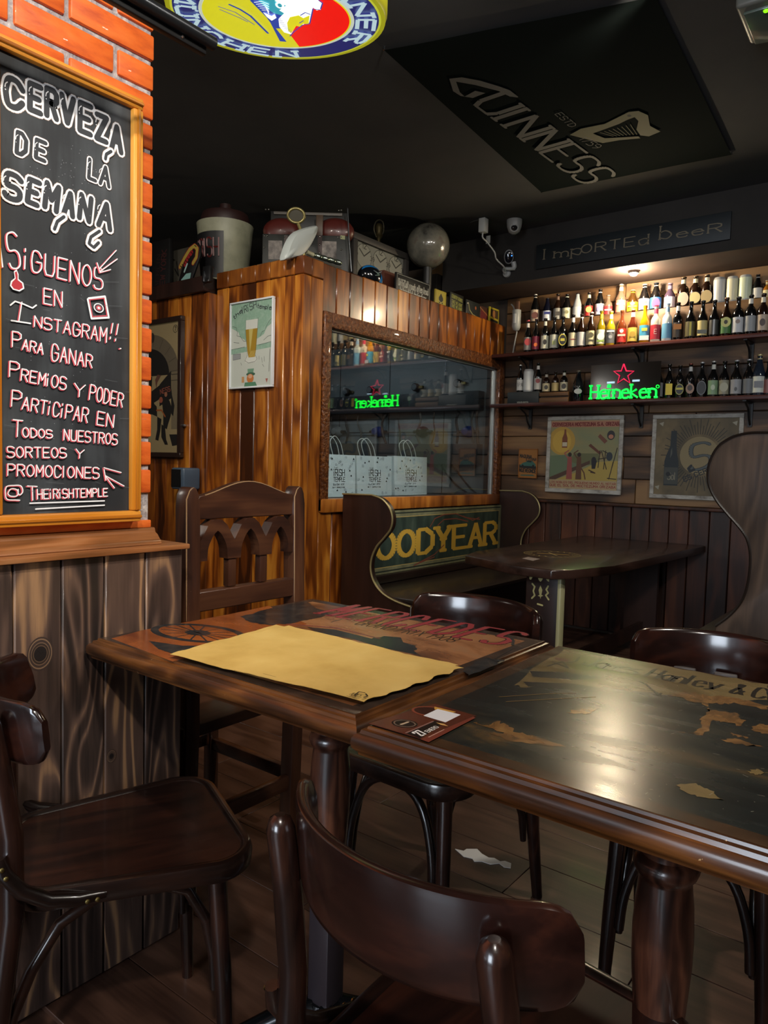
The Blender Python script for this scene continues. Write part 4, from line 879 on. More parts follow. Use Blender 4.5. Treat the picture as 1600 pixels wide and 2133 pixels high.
a.disc((0, 0), Rs * .70, Rs * .70, col('#c9d2c0', .8), 64); a.disc((0, 0), Rs * .67, Rs * .67, col('#d5d020', .9), 64)
rin = Rs * .655
# red field to the right
cir = [(rin * math.cos(q), rin * math.sin(q)) for q in [(-PI * .44) + k * PI * .94 / 40 for k in range(41)]]
a.poly(cir + [(-.02, .1)], col('#e8120c', 1.0))
bl_, wh_, cy_, ye_ = col('#1c3fa0', .9), col('#f4f8ee', 1.25), col('#28a0b4', .9), col('#d8d41c', .95)
a.ppoly([(521, 0), (560, 40), (583, 85), (597, 86), (570, 52), (556, 30), (534, -12)], bl_)
a.ppoly([(528, -6), (556, 36), (572, 58), (590, 58), (612, 20), (600, -20)], bl_); a.ppoly([(532, -8), (590, -30), (640, -20), (640, 20), (600, 34), (570, 26), (548, 10)], cy_)
a.ppoly([(572, 0), (660, -40), (664, 0), (672, 6), (668, 18), (660, 20), (652, 14), (648, 30), (645, 45), (634, 48), (628, 53), (618, 50), (612, 60), (606, 70), (592, 66), (582, 54), (580, 38), (592, 26), (582, 20), (596, 10)], wh_)
a.ppoly([(645, 30), (643, 48), (632, 48), (625, 54), (617, 52), (612, 60), (606, 68), (600, 62), (598, 46), (604, 34), (622, 30), (632, 36)], ye_)
for q in ([(626, 30), (636, 24), (646, 28)], [(624, 46), (632, 41)], [(664, -2), (672, 4), (668, 16)], [(668, 18), (652, 16), (648, 34), (645, 47), (630, 50), (612, 64), (604, 73)]): a.pline(q, .0036, bl_)
for k in range(9): a.pline([(572 + k * 3.4, 34 + k * 3.6), (582 + k * 3.2, 33 + k * 3.9)], .0022, bl_, k == 0)
for k in range(5): a.pline([(530 + k * 4, 2 + k * 4.0), (545 + k * 3, 0 + k * 4.5), (560, 6 + k * 5)], .0028, wh_, k == 0)
a.disc(a.px(583, 8), .012, .02, wh_); a.disc(a.px(583, 8), .006, .012, cy_); a.ppoly([(548, 22), (566, 30), (572, 26), (576, 34), (566, 40), (556, 32)], wh_)
for q in ([(478, 6), (500, 16), (522, 30), (538, 46), (558, 66)], [(455, 10), (490, 22), (530, 48)], [(458, 16), (500, 34), (516, 42)]): a.pline(q, .007 if q[0][0] == 478 else .003, bl_)
def ringtext(txt, a0, a1, r0, h, inward):
    st, asp = strokes(txt, 2.4, 1.4); a.lay += 1
    for pl in st:
        q = []
        for x, y in pl:
            an = a0 + (a1 - a0) * x; rr_ = r0 + h * (y if inward else 1 - y)
            q.append((rr_ * math.cos(an), rr_ * math.sin(an)))
        a.line(q, .0125, col('#b8d4dc', .85), False, caps=False)
ringtext('MUNCHEN', math.radians(146), math.radians(275), Rs * .735, Rs * .155, False)
for d_ in (-.02, .02):
    an = math.radians(172.5) + d_ * 2.4; a.disc((Rs * .715 * math.cos(an), Rs * .715 * math.sin(an)), .0055, .0055, col('#b8d4dc', .85), 10)
ringtext('PAULANER', math.radians(130), math.radians(-34), Rs * .735, Rs * .155, True)
a.build('printed_lens', sg, 'backlit lens lettered PAULANER MUNCHEN around a bearded monk')
# ================================================================== CEILING FLAG and the IMPORTED BEER board
fq = [onZ(x, y, ZC - .012) for x, y in ((800, 104), (1128, 401), (1524, 322), (1366, -6))]
fl = thing('flag', 'dark flag with stout lettering and a golden harp stretched under the ceiling', 'flag', (3, 1.3, ZC - .012))
m = MB(); n = 26; vs = []
def flagz(s_, t_): return .012 * math.sin(5 * s_ + 1) * math.sin(4 * t_ + .5) + .008 * math.sin(11 * t_ + 3 * s_) + .02 * math.sin(PI * t_) * math.sin(PI * s_)
for j in range(n + 1):
    for i in range(n + 1):
        s_, t_ = i / n, j / n; p = fq[0] * (1 - s_) * (1 - t_) + fq[1] * s_ * (1 - t_) + fq[2] * s_ * t_ + fq[3] * (1 - s_) * t_; vs.append(p - Vector((0, 0, flagz(s_, t_) * .12)))
m.add(vs, [(j * (n + 1) + i, j * (n + 1) + i + 1, (j + 1) * (n + 1) + i + 1, (j + 1) * (n + 1) + i) for j in range(n) for i in range(n)], 0, True)
m.build('cloth', paint('#131a18', 1.0, spec=.05), fl)
m = MB()
for p in fq: m.tube([p + Vector((0, 0, .0)), (p.x, p.y, ZC)], .004, 6)
m.build('ceiling_pins', M['chrome'], fl)
a = Art((0, 0, ZC - .0185), (1, 0, 0), (0, -1, 0)); a.rough = .8; a.U = Vector((1, 0, 0)); a.V = Vector((0, -1, 0)); a.N = Vector((0, 0, -1))
sv = '#6f6d66'; gd = '#6e6a48'
a.ppoly([(936, 164), (962, 161), (1000, 168), (1040, 180), (1062, 188), (1080, 202), (1078, 203), (1062, 201), (1040, 190), (990, 177), (950, 170), (958, 192), (968, 201), (990, 189), (1011, 194), (985, 204), (960, 200), (944, 190)], sv)
a.ptext('UINNESS', (985, 216), (1213, 383), 40, .03, sv, h1p=30, serif=1.0, con=.4, gap=1.6, slant=0)
a.ppoly([(1187, 281), (1210, 268), (1260, 258), (1296, 240), (1310, 233), (1330, 231), (1350, 240), (1354, 262), (1376, 274), (1352, 284), (1334, 282), (1326, 270), (1330, 252), (1322, 244), (1306, 250), (1290, 258), (1252, 272), (1235, 278), (1260, 288), (1330, 284), (1334, 288), (1290, 292), (1256, 298), (1230, 292)], gd)
for k in range(8): a.pline([(1250 + k * 9, 276 - k * 2.4), (1278 + k * 7, 284 - k * .5)], .003, gd, k == 0, caps=False)
a.disc(a.px(1311, 241), .012, .008, '#0c1210')
a.ptext('ESTD', (1156, 238), (1188, 265), 7, .004, sv); a.ptext('1759', (1205, 290), (1238, 310), 8, .004, sv)
o = a.build('harp_and_lettering', fl, 'grey serif lettering beside a golden harp')
ib = thing('imported_beer_board', 'long dark board above the shelves lettered IMPORTED BEER in faded Celtic letters', 'sign', (XS, 1.65, 2.5))
q0, q1, q2, q3 = [onX(x, y, XS - .02) for x, y in ((1116, 560), (1521, 500), (1518, 440), (1116, 511))]
bx((XS - .022, q1.y, (q0.z + q1.z) / 2), (XS - .007, q0.y, q2.z)).build('board', paint('#0f161a', .55), ib, bevel=.003)
a = Art((XS - .0225, 0, 0), (0, -1, 0), (0, 0, 1)); a.rough = .6; gl_ = '#6a604e'
for s_, e_, txt, h0, h1 in (((1133, 540), (1210, 530), 'Imp', 20, 22), ((1211, 528), (1350, 508), 'ORTEd', 17, 20), ((1374, 499), (1398, 496), 'b', 27, 27), ((1410, 495), (1502, 482), 'eeR', 16, 18)): a.ptext(txt, s_, e_, h0, .009, gl_, h1p=h1, gap=2.4, con=.55, serif=.5)
a.build('lettering', ib)
# ================================================================== SHELVES AND BOTTLES
SXF = 4.655
zt1 = onX(1344, 715, 4.70).z; zt2 = onX(1374, 831, 4.70).z
def shelf(lb, z, y0, y1):
    t = thing('shelf', lb, 'shelf', (4.77, (y0 + y1) / 2, z)); bx((SXF, y0, z - .024), (XW - .008, y1, z)).build('board', M['shelf'], t, bevel=.003)
    for px_ in (1100, 1332, 1560):
        yy = onX(px_, 880 if z < 1.7 else 790, XW - .05).y
        m = MB(); m.box((XW - .02, yy - .012, z - .17), (XW - .007, yy + .012, z - .025)); m.tube(smooth3([(XW - .015, yy, z - .16), (XW - .06, yy, z - .12), (XW - .09, yy, z - .07), (XW - .15, yy, z - .045), (XW - .19, yy, z - .028)]), .006, 8); m.box((XW - .20, yy - .01, z - .032), (XW - .02, yy + .01, z - .0245)); m.build('bracket', M['black'], t)
    return t
shelf('upper red-brown shelf crowded with two rows of beer bottles', zt1, -1.1, YC - .02)
shelf('lower red-brown shelf with the green neon sign and a single row of bottles', zt2, -1.1, YC - .02)
rz = onX(1425, 641, 4.80).z
tag(bx((4.755, -1.1, zt1 + .001), (4.865, YC - .16, rz)).build('shelf_step', M['plank'], None, .003), 'raised wooden step under the rear bottle row on the upper shelf', 'shelf')
GL = {}
def glassm(h, tr=0): return paint(h, .06, coat=.6, trans=tr)
ORD = ['leftmost', 'second from the left', 'third from the left', 'fourth from the left', 'fifth from the left', 'sixth from the left', 'seventh from the left', 'eighth from the left', 'ninth from the left', 'tenth from the left', 'eleventh from the left', 'twelfth from the left']
def bottle(kind, px_, ytop, wpx, X, zb, glass, lab, neck, cap, desc, where, mark=None, lz=(.07, .46), lab2=None):
    top = onX(px_, ytop, X); H = max(.1, top.z - zb); depth = (Vector((X, top.y, zb)) - EYE).dot(FW); R_ = max(.02, wpx / 2 / FPX * depth * .98)
    c = (X, top.y, zb); nm = 'beer_can' if kind == 'can' else 'beer_bottle'
    t = thing(nm, desc + ' ' + where, 'can' if kind == 'can' else 'bottle', c, 'beers on the back wall shelves')
    m = MB()
    if kind == 'can':
        m.lathe([(R_ * .86, 0), (R_, .008), (R_, H - .012), (R_ * .88, H - .004), (R_ * .86, H)], 18, c); m.build('body', paint(glass, .3, .3), t)
        if lab: m = MB(); m.lathe([(R_ + .0006, H * .08), (R_ + .0006, H * .9)], 18, c, cap=False); m.build('print', paint(lab, .35), t)
    else:
        P = {'long': [(.86, 0), (1, .03), (1, .50), (.93, .57), (.62, .67), (.44, .74), (.38, .82), (.36, .93), (.42, .94), (.42, .965), (.36, .97)],
             'steep': [(.86, 0), (1, .03), (1, .46), (.95, .55), (.74, .68), (.50, .80), (.40, .88), (.38, .94), (.43, .945), (.43, .97), (.37, .975)],
             'round': [(.86, 0), (1, .03), (1, .52), (.97, .60), (.72, .68), (.46, .72), (.40, .80), (.38, .93), (.44, .94), (.44, .97), (.38, .975)]}[kind]
        m.lathe([(R_ * r_, H * z) for r_, z in P], 18, c); m.build('body', glassm(glass, .75 if glass in ('#c8a890', '#d8b8a0') else 0), t)
        if lab: m = MB(); m.lathe([(R_ + .0007, H * lz[0]), (R_ + .0007, H * lz[1])], 18, c, cap=False); m.build('label', paint(lab, .5), t)
        if neck: m = MB(); m.lathe([(R_ * .42 + .0006, H * .77), (R_ * .385 + .0006, H * .90)], 14, c, cap=False); m.build('neck_label', paint(neck, .5), t)
        m = MB(); m.lathe([(R_ * .44, H * .955), (R_ * .47, H * .96), (R_ * .45, H * .992), (R_ * .3, H)], 14, c); m.build('cap', paint(cap, .3, .5), t)
    if mark:
        d = (EYE - Vector(c)); d.z = 0; d.normalize(); u = Vector((0, 0, 1)).cross(d); a = Art(Vector(c) + d * (R_ + .0012), u, (0, 0, 1)); a.rough = .5
        zc = H * (lz[0] + lz[1]) / 2
        for it in mark:
            if it[0] == 'disc': a.disc((0, zc + H * it[3]), R_ * it[1], R_ * it[1] * it[4], it[2], 16)
            elif it[0] == 'bar': a.poly([(-R_ * it[1], zc + H * (it[3] - it[4])), (R_ * it[1], zc + H * (it[3] - it[4])), (R_ * it[1], zc + H * (it[3] + it[4])), (-R_ * it[1], zc + H * (it[3] + it[4]))], it[2])
            elif it[0] == 'txt': a.text(it[1], (-R_ * it[5], zc + H * it[3]), (R_ * it[5], zc + H * it[3]), H * it[4], .0022, it[2])
        a.build('label_print', t)
    return t
BK, BN = '#0b0b0c', '#1d0f08'
up_rear = [('steep', 1116, 613, 19, BK, '#b9a58e', '#d8d2c4', '#c9c4b8', 'flip-top black bottle with beige disc label', [('disc', .8, '#6a3c30', 0, 1)]),
 ('steep', 1141, 621, 19, '#0d1020', '#dfe0e6', None, '#14151a', 'midnight blue bottle with white label', [('bar', .7, '#2a3278', .1, .05)]),
 ('long', 1163, 612, 18, BN, '#8c8a84', '#6b5040', '#201a16', 'brown bottle with grey label', [('bar', .6, '#46403a', 0, .07)]),
 ('steep', 1182, 613, 20, BK, '#cfcdae', '#d8d6bc', '#15151a', 'black bottle with broad cream label', [('disc', .45, '#8c8a64', .03, .9)]),
 ('steep', 1204, 611, 20, '#aeb2b6', '#c3c6c8', None, '#1a1a1c', 'silver aluminium bottle', None),
 ('long', 1228, 609, 19, BK, '#b8322a', '#d6cfae', '#2a1c16', 'dark bottle with red and yellow label', [('disc', .7, '#d8b060', .04, 1)]),
 ('steep', 1251, 603, 20, BK, '#d6d0dc', '#e0dce4', '#16161a', 'black bottle with white lilac label', [('disc', .6, '#8a7fb0', 0, 1.2)]),
 ('long', 1268, 615, 19, '#d8b8a0', '#b83238', None, '#c8b8a8', 'clear bottle with red label', [('bar', .8, '#e6e0d8', 0, .03)]),
 ('long', 1295, 592, 22, '#c8a890', '#d88c78', '#d8c8b0', '#d8d4cc', 'tall clear bottle with salmon label', [('bar', .8, '#f0ece0', .06, .03)]),
 ('steep', 1319, 604, 24, '#3a2408', '#d8b41c', '#d8b41c', '#d8c888', 'brown bottle with bright yellow label', [('bar', .8, '#5a4410', 0, .03), ('disc', .4, '#e8e0c0', .12, .6)]),
 ('steep', 1344, 592, 24, BK, '#e8e4dc', '#e8e4dc', '#e8e6e0', 'black bottle with white framed label', [('bar', .45, '#a86850', .06, .05)]),
 ('steep', 1368, 589, 24, BK, '#2e6aa8', '#d8dce4', '#2a3848', 'black bottle with blue and pink label', [('disc', .7, '#d04878', -.02, 1.4)]),
 ('long', 1397, 590, 24, '#4a3a4e', '#d8d2dc', '#9a86a0', '#b8a0b4', 'plum bottle with pale lilac neck', None),
 ('round', 1425, 577, 25, BN, '#3a2018', '#cfc8b0', '#6a5a44', 'brown bottle with round pinkish cream label', [('disc', .92, '#c8a898', 0, 1.3)]),
 ('round', 1450, 575, 25, BN, '#38241a', '#cfc8a8', '#6a5a44', 'brown bottle with oval cream label, white collar', [('disc', .92, '#cfc28c', 0, 1.1)]),
 ('round', 1474, 572, 25, BN, '#38241a', '#cfc8b0', '#9a8a70', 'brown bottle with wide oval tan label', [('disc', .95, '#bfa878', 0, 1.2)]),
 ('can', 1500, 579, 25, '#a8aaac', '#b4b6b6', None, None, 'silver can with dark drawing', None),
 ('can', 1527, 577, 24, '#b8b8b4', '#c8c4a8', None, None, 'pale can with yellow blot', None),
 ('can', 1554, 574, 26, '#b8bab8', '#c4ccb0', None, None, 'whitish green tall can', None),
 ('steep', 1580, 572, 20, BK, '#c8c6be', '#b8b8b4', '#2a2a2c', 'black bottle with white neck band', None),
 ('long', 1599, 584, 18, '#a86a20', '#d8c890', '#d8c890', '#e0d8b8', 'amber bottle cut by the frame', None)]
up_front = [('long', 1101, 667, 17, BK, '#8c8580', '#d8d0c8', '#c04a50', 'black bottle with red disc label', [('disc', .85, '#b03a3c', .05, 1.1)]),
 ('long', 1118, 664, 17, BK, '#7a2038', None, '#2a1216', 'black bottle with crimson and orange label', [('disc', .5, '#d86a20', -.06, 1)]),
 ('round', 1137, 663, 18, BK, '#cfcdb4', '#cfcdbe', '#1c1c1c', 'black bottle with cream oval portrait label', [('disc', .45, '#2a2620', .0, 1.5)]),
 ('long', 1156, 660, 19, BK, '#bfc0ae', None, '#2a2a28', 'black bottle with silvery green label', [('bar', .4, '#a8b070', -.05, .06)]),
 ('round', 1174, 659, 19, BK, None, None, '#201c18', 'black bottle with yellow ring emblem', [('disc', .95, '#b8ac3c', .02, 1.5), ('disc', .78, '#101010', .02, 1.5), ('bar', .5, '#b8ac3c', .02, .04)]),
 ('long', 1195, 655, 19, BK, '#c8bfa0', '#d8d6d0', '#1a1a1a', 'black bottle with beige script label', [('bar', .7, '#7a3a30', .0, .015)]),
 ('steep', 1213, 654, 20, BN, '#b6b6b4', '#cfc8c0', '#38302c', 'brown bottle with plain silver label', None),
 ('steep', 1233, 650, 20, BN, '#b8b08a', '#d4d0c4', '#c8c4b8', 'brown bottle with banded cream label', [('disc', .6, '#4a4630', .07, 1), ('bar', .8, '#3a3628', -.08, .025)]),
 ('long', 1254, 647, 20, '#7a6a10', '#d0d2b8', '#a89020', '#6a6a30', 'olive bottle with white and lime label', [('disc', .8, '#e0e2cc', 0, 1), ('bar', .8, '#7a9a30', -.12, .02)]),
 ('long', 1274, 648, 20, '#a8881c', '#54565a', '#c8c0b0', '#c8b890', 'amber bottle with slate grey label', [('bar', .8, '#c8c8c8', .14, .02), ('disc', .4, '#8a8c90', -.02, 1)]),
 ('long', 1297, 646, 21, '#5a2a14', '#a82a22', None, '#8a5a3a', 'red-brown bottle with scarlet label', [('disc', .4, '#e0d0c0', .12, 1), ('bar', .8, '#d8b8a8', .0, .025)]),
 ('long', 1320, 644, 22, '#4a1c10', '#d0b04c', '#e0d8c8', '#d8b890', 'reddish bottle with mustard label', [('disc', .6, '#a8882c', 0, 1)]),
 ('long', 1345, 636, 22, '#c08010', '#48a0c8', None, '#b88020', 'amber bottle with sky blue label', [('bar', .55, '#d8c84c', .08, .04), ('bar', .9, '#e8e8e8', -.14, .06)]),
 ('round', 1368, 636, 22, '#d8ccb8', '#a82030', '#c83a5a', '#c83a5a', 'cream ceramic bottle with dark red base', [('txt', 'E', '#e8dcd0', -.05, .12, .25)]),
 ('round', 1392, 632, 22, '#c8d0d0', '#5a90b4', '#7aa0c4', '#88a8c8', 'pale blue and white ceramic bottle', None),
 ('round', 1414, 630, 21, BK, '#2a2018', '#d8d0c0', '#1c1814', 'black bottle with orange square label', [('bar', .8, '#b07028', .08, .07)]),
 ('long', 1441, 628, 22, BK, '#4a4428', None, '#1c1c1c', 'black bottle with golden pattern label', [('bar', .2, '#c8b84c', .0, .18)]),
 ('long', 1466, 626, 22, BK, '#b8aa70', None, '#141416', 'black bottle with straw coloured label', [('bar', .9, '#6a6c60', -.1, .05)]),
 ('long', 1490, 625, 22, BK, '#2c2c2c', None, '#241c18', 'black bottle with dark patterned silver label', [('bar', .15, '#b8b8b8', .0, .2)]),
 ('long', 1515, 620, 23, BN, '#3c6a34', None, '#503424', 'brown bottle with green label and yellow disc', [('disc', .9, '#c8c474', .09, 1.1), ('disc', .35, '#3a3020', .09, 1.2)]),
 ('round', 1540, 618, 24, BK, '#b4b6ba', None, '#2a2a2c', 'black bottle with white winter label', [('disc', .4, '#8a7a70', .08, 1)]),
 ('round', 1566, 614, 24, BK, '#84888c', '#c8c6be', '#1c1c1e', 'black bottle with fog grey label', None),
 ('round', 1592, 611, 24, BN, '#a89888', '#c8c4b4', '#2a2420', 'brown bottle with beige floral label', [('disc', .5, '#4a3a34', .0, 1.4)])]
low = [('long', 1085, 760, 15, BK, '#c4c2bc', None, '#b8b8b4', 'black bottle lettered IPA on the dark crate', [('txt', 'IPA', '#141414', -.06, .13, .75)]),
 ('can', 1102, 770, 22, '#b4b6b6', '#c0c2c0', None, None, 'white can with dark script on the dark crate', None),
 ('long', 1122, 756, 17, BK, '#a8a6a0', '#c8c6c0', '#2a2a2a', 'black bottle with grey label and red disc on the dark crate', [('disc', .6, '#7a2c28', .1, 1)]),
 ('round', 1139, 776, 17, BN, '#b8ac88', '#a8a294', '#1c1814', 'small bottle with round cream label, on the slatted crate', [('disc', .5, '#2a2418', 0, 1.2)]),
 ('round', 1158, 774, 16, BN, '#a89460', None, '#241c18', 'small bottle with ochre label, in the middle of the slatted crate', None),
 ('round', 1176, 772, 17, BK, '#b8b094', '#c8c4b4', '#1c1c1c', 'small bottle with black oval portrait label on the slatted crate', [('disc', .6, '#241c14', 0, 1.2)]),
 ('steep', 1206, 772, 25, '#101418', None, None, '#7a7264', 'large black bottle with grey diamond emblem', [('disc', .7, '#8a8c90', .06, .7)]),
 ('steep', 1251, 772, 22, '#14161c', None, '#4a2838', '#4a2838', 'dark bottle with purple neck foil behind the neon sign', None),
 ('long', 1374, 758, 21, BK, '#77787a', None, '#8a8a88', 'black bottle with half-hidden grey label right of the neon sign', None),
 ('long', 1396, 758, 19, BK, None, None, '#2c2a24', 'black bottle with tall yellow label', [('bar', .75, '#c8b020', .0, .16)]),
 ('round', 1418, 761, 20, BK, None, None, '#2c241c', 'black bottle with black and yellow sash', [('disc', .9, '#8a8638', .0, 1.4), ('disc', .75, '#141414', .0, 1.4), ('bar', .7, '#b0a838', .02, .03)]),
 ('round', 1440, 757, 20, BK, None, '#b8b8b4', '#70382c', 'black bottle with copper cap and brown crest', [('disc', .9, '#8a6a54', .0, 1.3), ('disc', .55, '#2c1c14', .02, 1.2)]),
 ('long', 1464, 754, 22, BK, None, None, '#a8aaac', 'black bottle with thin silver diamond outline', [('disc', .9, '#6a6c70', .0, 1.6), ('disc', .82, '#0e0e10', .0, 1.6)]),
 ('long', 1488, 752, 22, BK, '#6e8a6a', '#b8b8b0', '#a8a8a4', 'black bottle with pale green label', [('disc', .4, '#a8b49a', 0, 1.4)]),
 ('long', 1511, 752, 22, BK, '#7c7a68', None, '#1c1a18', 'black bottle with dull round khaki label', [('disc', .8, '#9a9880', 0, 1.2)]),
 ('long', 1536, 750, 24, BK, '#84868a', None, '#a8aaac', 'black bottle with misty grey label', [('disc', .25, '#3a3a3c', -.07, 1.6)]),
 ('long', 1562, 748, 24, BK, '#5c6064', None, '#a8aaac', 'black bottle with smoky see-through label', None),
 ('steep', 1584, 738, 27, '#1c2430', '#b4b8b0', '#a89c70', '#b0a478', 'tall bottle with gold foil neck and white label', [('bar', .7, '#6a6c70', 0, .08)]),
 ('long', 1602, 752, 18, BK, '#7a4a44', None, '#2a2a2a', 'black bottle with rusty label cut by the frame', None)]
for lst, X, zb_, row_ in ((up_rear, 4.81, rz, 'in the rear row of the upper shelf'), (up_front, 4.70, zt1, 'in the front row of the upper shelf'), (low, 4.72, zt2, 'on the lower shelf')):
    for i, q in enumerate(lst):
        zb = zb_
        if lst is low and i < 3: zb = onX(1100, 817, 4.72).z
        if lst is low and 3 <= i < 6: zb = onX(1155, 818, 4.72).z
        bottle(q[0], q[1], q[2], q[3] * (.93 if q[0] != 'can' else .97), X, zb, q[4], q[5], q[6], q[7], q[8], row_, q[9])
# crates on the lower shelf
zc1 = onX(1100, 817, 4.72).z; ya, yb_ = onX(1058, 820, 4.68).y, onX(1123, 820, 4.68).y
t = thing('dark_crate', 'dark green box holding three beers at the left end of the lower shelf', 'crate', (4.74, (ya + yb_) / 2, zt2))
bx((4.675, yb_, zt2), (4.80, ya, zc1 - .0005)).build('body', paint('#161c1e', .5), t, bevel=.003)
a = Art((4.6745, 0, 0), (0, -1, 0), (0, 0, 1)); a.ptext('YOUR BEER', (1077, 842), (1100, 842), 5, .003, '#8a8c84'); a.build('print', t)
ya2, yb2 = onX(1124, 820, 4.68).y, onX(1184, 820, 4.68).y; zc2 = onX(1155, 818, 4.72).z
t = thing('slatted_crate', 'small wooden crate with a slot holding three little beers', 'crate', (4.74, (ya2 + yb2) / 2, zt2))
hh = zc2 - zt2
bx((4.675, yb2, zt2), (4.69, ya2, zt2 + hh * .45)).build('slat', paint('#5a3c1e', .5), t, bevel=.002); bx((4.675, yb2, zt2 + hh * .62), (4.69, ya2, zc2 - .0005)).build('slat', paint('#5a3c1e', .5), t, bevel=.002)
bx((4.692, yb2 + .002, zt2), (4.79, ya2 - .002, zc2 - .0008)).build('body', paint('#3a2614', .6), t)
# neon sign
t = thing('neon_sign', 'green neon brand lettering with a red neon star above, on the lower shelf', 'sign', (4.63, 1.5, zt2))
XN = 4.664
def px3(x, y, X=XN): return onX(x, y, X)
st, asp = strokes('Heineken', 1.6, 1.2)
m = MB(); A_, B_ = px3(1230, 830), px3(1366, 827); hN = (px3(1230, 804) - A_).length
for pl in st:
    q = [A_ + (B_ - A_) * x + Vector((0, 0, y * hN)) for x, y in pl]
    m.tube(q, .0058, 6)
m.tube([px3(1370 + 3.2 * math.cos(k * PI / 5), 805 + 3.2 * math.sin(k * PI / 5)) for k in range(11)], .0018, 5)
m.build('green_lettering', paint('#06de2e', .3, emit=4.5), t)
m = MB(); sc_, sr = (1299.5, 780), (22, 9); P = []
for k in range(11):
    r_ = sr[k % 2]; an = -PI / 2 + k * PI / 5; P.append(px3(sc_[0] + r_ * math.cos(an), sc_[1] + r_ * math.sin(an)))
m.tube(P, .0048, 6); m.build('red_star', paint('#c81e48', .3, emit=.95), t)
for xx, y0_ in ((1254, 828), (1344, 826)): 
    p = px3(xx, y0_); bx((4.67, p.y - .012, zt2), (4.70, p.y + .012, zt2 + .012)).build('foot', M['black'], t)
p0, p1 = px3(1228, 829), px3(1376, 772); bx((4.671, p1.y, zt2 + .0125), (4.675, p0.y, px3(1300, 758).z + .005)).build('backing_plate', paint('#14100e', .15, coat=.5), t)
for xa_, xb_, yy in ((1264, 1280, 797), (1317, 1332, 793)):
    q0, q1 = px3(xa_, yy), px3(xb_, yy); bx((4.667, q1.y, q0.z - .006), (4.6705, q0.y, q0.z + .006)).build('reflection_strip', paint('#a8c8e0', .3, emit=.8), t)  # glowing bars stand in for bluish-white reflections on the sign
# spot lamp in the soffit
lp = onX(1320, 571, 4.60); t = thing('spot_lamp', 'glaring spot lamp under the soffit above the bottles', 'lamp', (lp.x, lp.y, 2.372))
m = MB(); m.lathe([(.03, 2.3715), (.034, lp.z + .012), (.032, lp.z + .004), (.026, lp.z + .003)], 16, (lp.x, lp.y, 0), cap=False); m.build('housing', paint('#3a3a3c', .4, .6), t)
m = MB(); m.lathe([(0, lp.z - .012), (.018, lp.z - .008), (.027, lp.z + .004), (.02, lp.z + .014), (0, lp.z + .018)], 16, (lp.x, lp.y, 0)); m.build('bulb', paint('#ffe9b8', .3, emit=60), t)
d = bpy.data.lights.new('bulb_glow', 'POINT'); d.energy = 26; d.color = (1, .82, .55); d.shadow_soft_size = .03
o = bpy.data.objects.new('bulb_glow', d); COL.objects.link(o); o.location = (lp.x - .02, lp.y, lp.z - .045)
# ================================================================== PICTURES
def frameX(name, label, X, y0, y1, z0, z1, fw_, dep, fmat, parent_art, cat='picture', tilt=0, gap=.004):
    """picture on a wall X=const seen from -X; y0>y1 (left, right)"""
    t = thing(name, label, cat, (X - gap, (y0 + y1) / 2, (z0 + z1) / 2))
    if tilt: t.rotation_euler = (math.radians(tilt), 0, 0)
    Xf = X - gap - dep; Xb = X - gap
    for a_, b_ in (((Xf, y1, z0), (Xb, y0, z0 + fw_)), ((Xf, y1, z1 - fw_), (Xb, y0, z1)), ((Xf, y1, z0 + fw_), (Xb, y1 + fw_, z1 - fw_)), ((Xf, y0 - fw_, z0 + fw_), (Xb, y0, z1 - fw_))):
        bx(a_, b_).build('frame_bar', fmat, t, bevel=.002, seg=1)
    bx((Xf + dep * .45, y1 + fw_ * .8, z0 + fw_ * .8), (Xb, y0 - fw_ * .8, z1 - fw_ * .8)).build('backing', paint('#2a2018', .7), t)
    a = Art((Xf + dep * .45 - .0004, 0, 0), (0, -1, 0), (0, 0, 1)); a.rough = .55;
    L, R_, Bt, Tp = -(y0 - fw_), -(y1 + fw_), z0 + fw_, z1 - fw_
    parent_art(a, L, R_, Bt, Tp); a.build('print', t); return t
whitewash = mottled('whitewashed_frame', ['#5a5248', '#9c9890', '#b4b0a8'], 26, .6, .3, (1, .5, 1), 4)
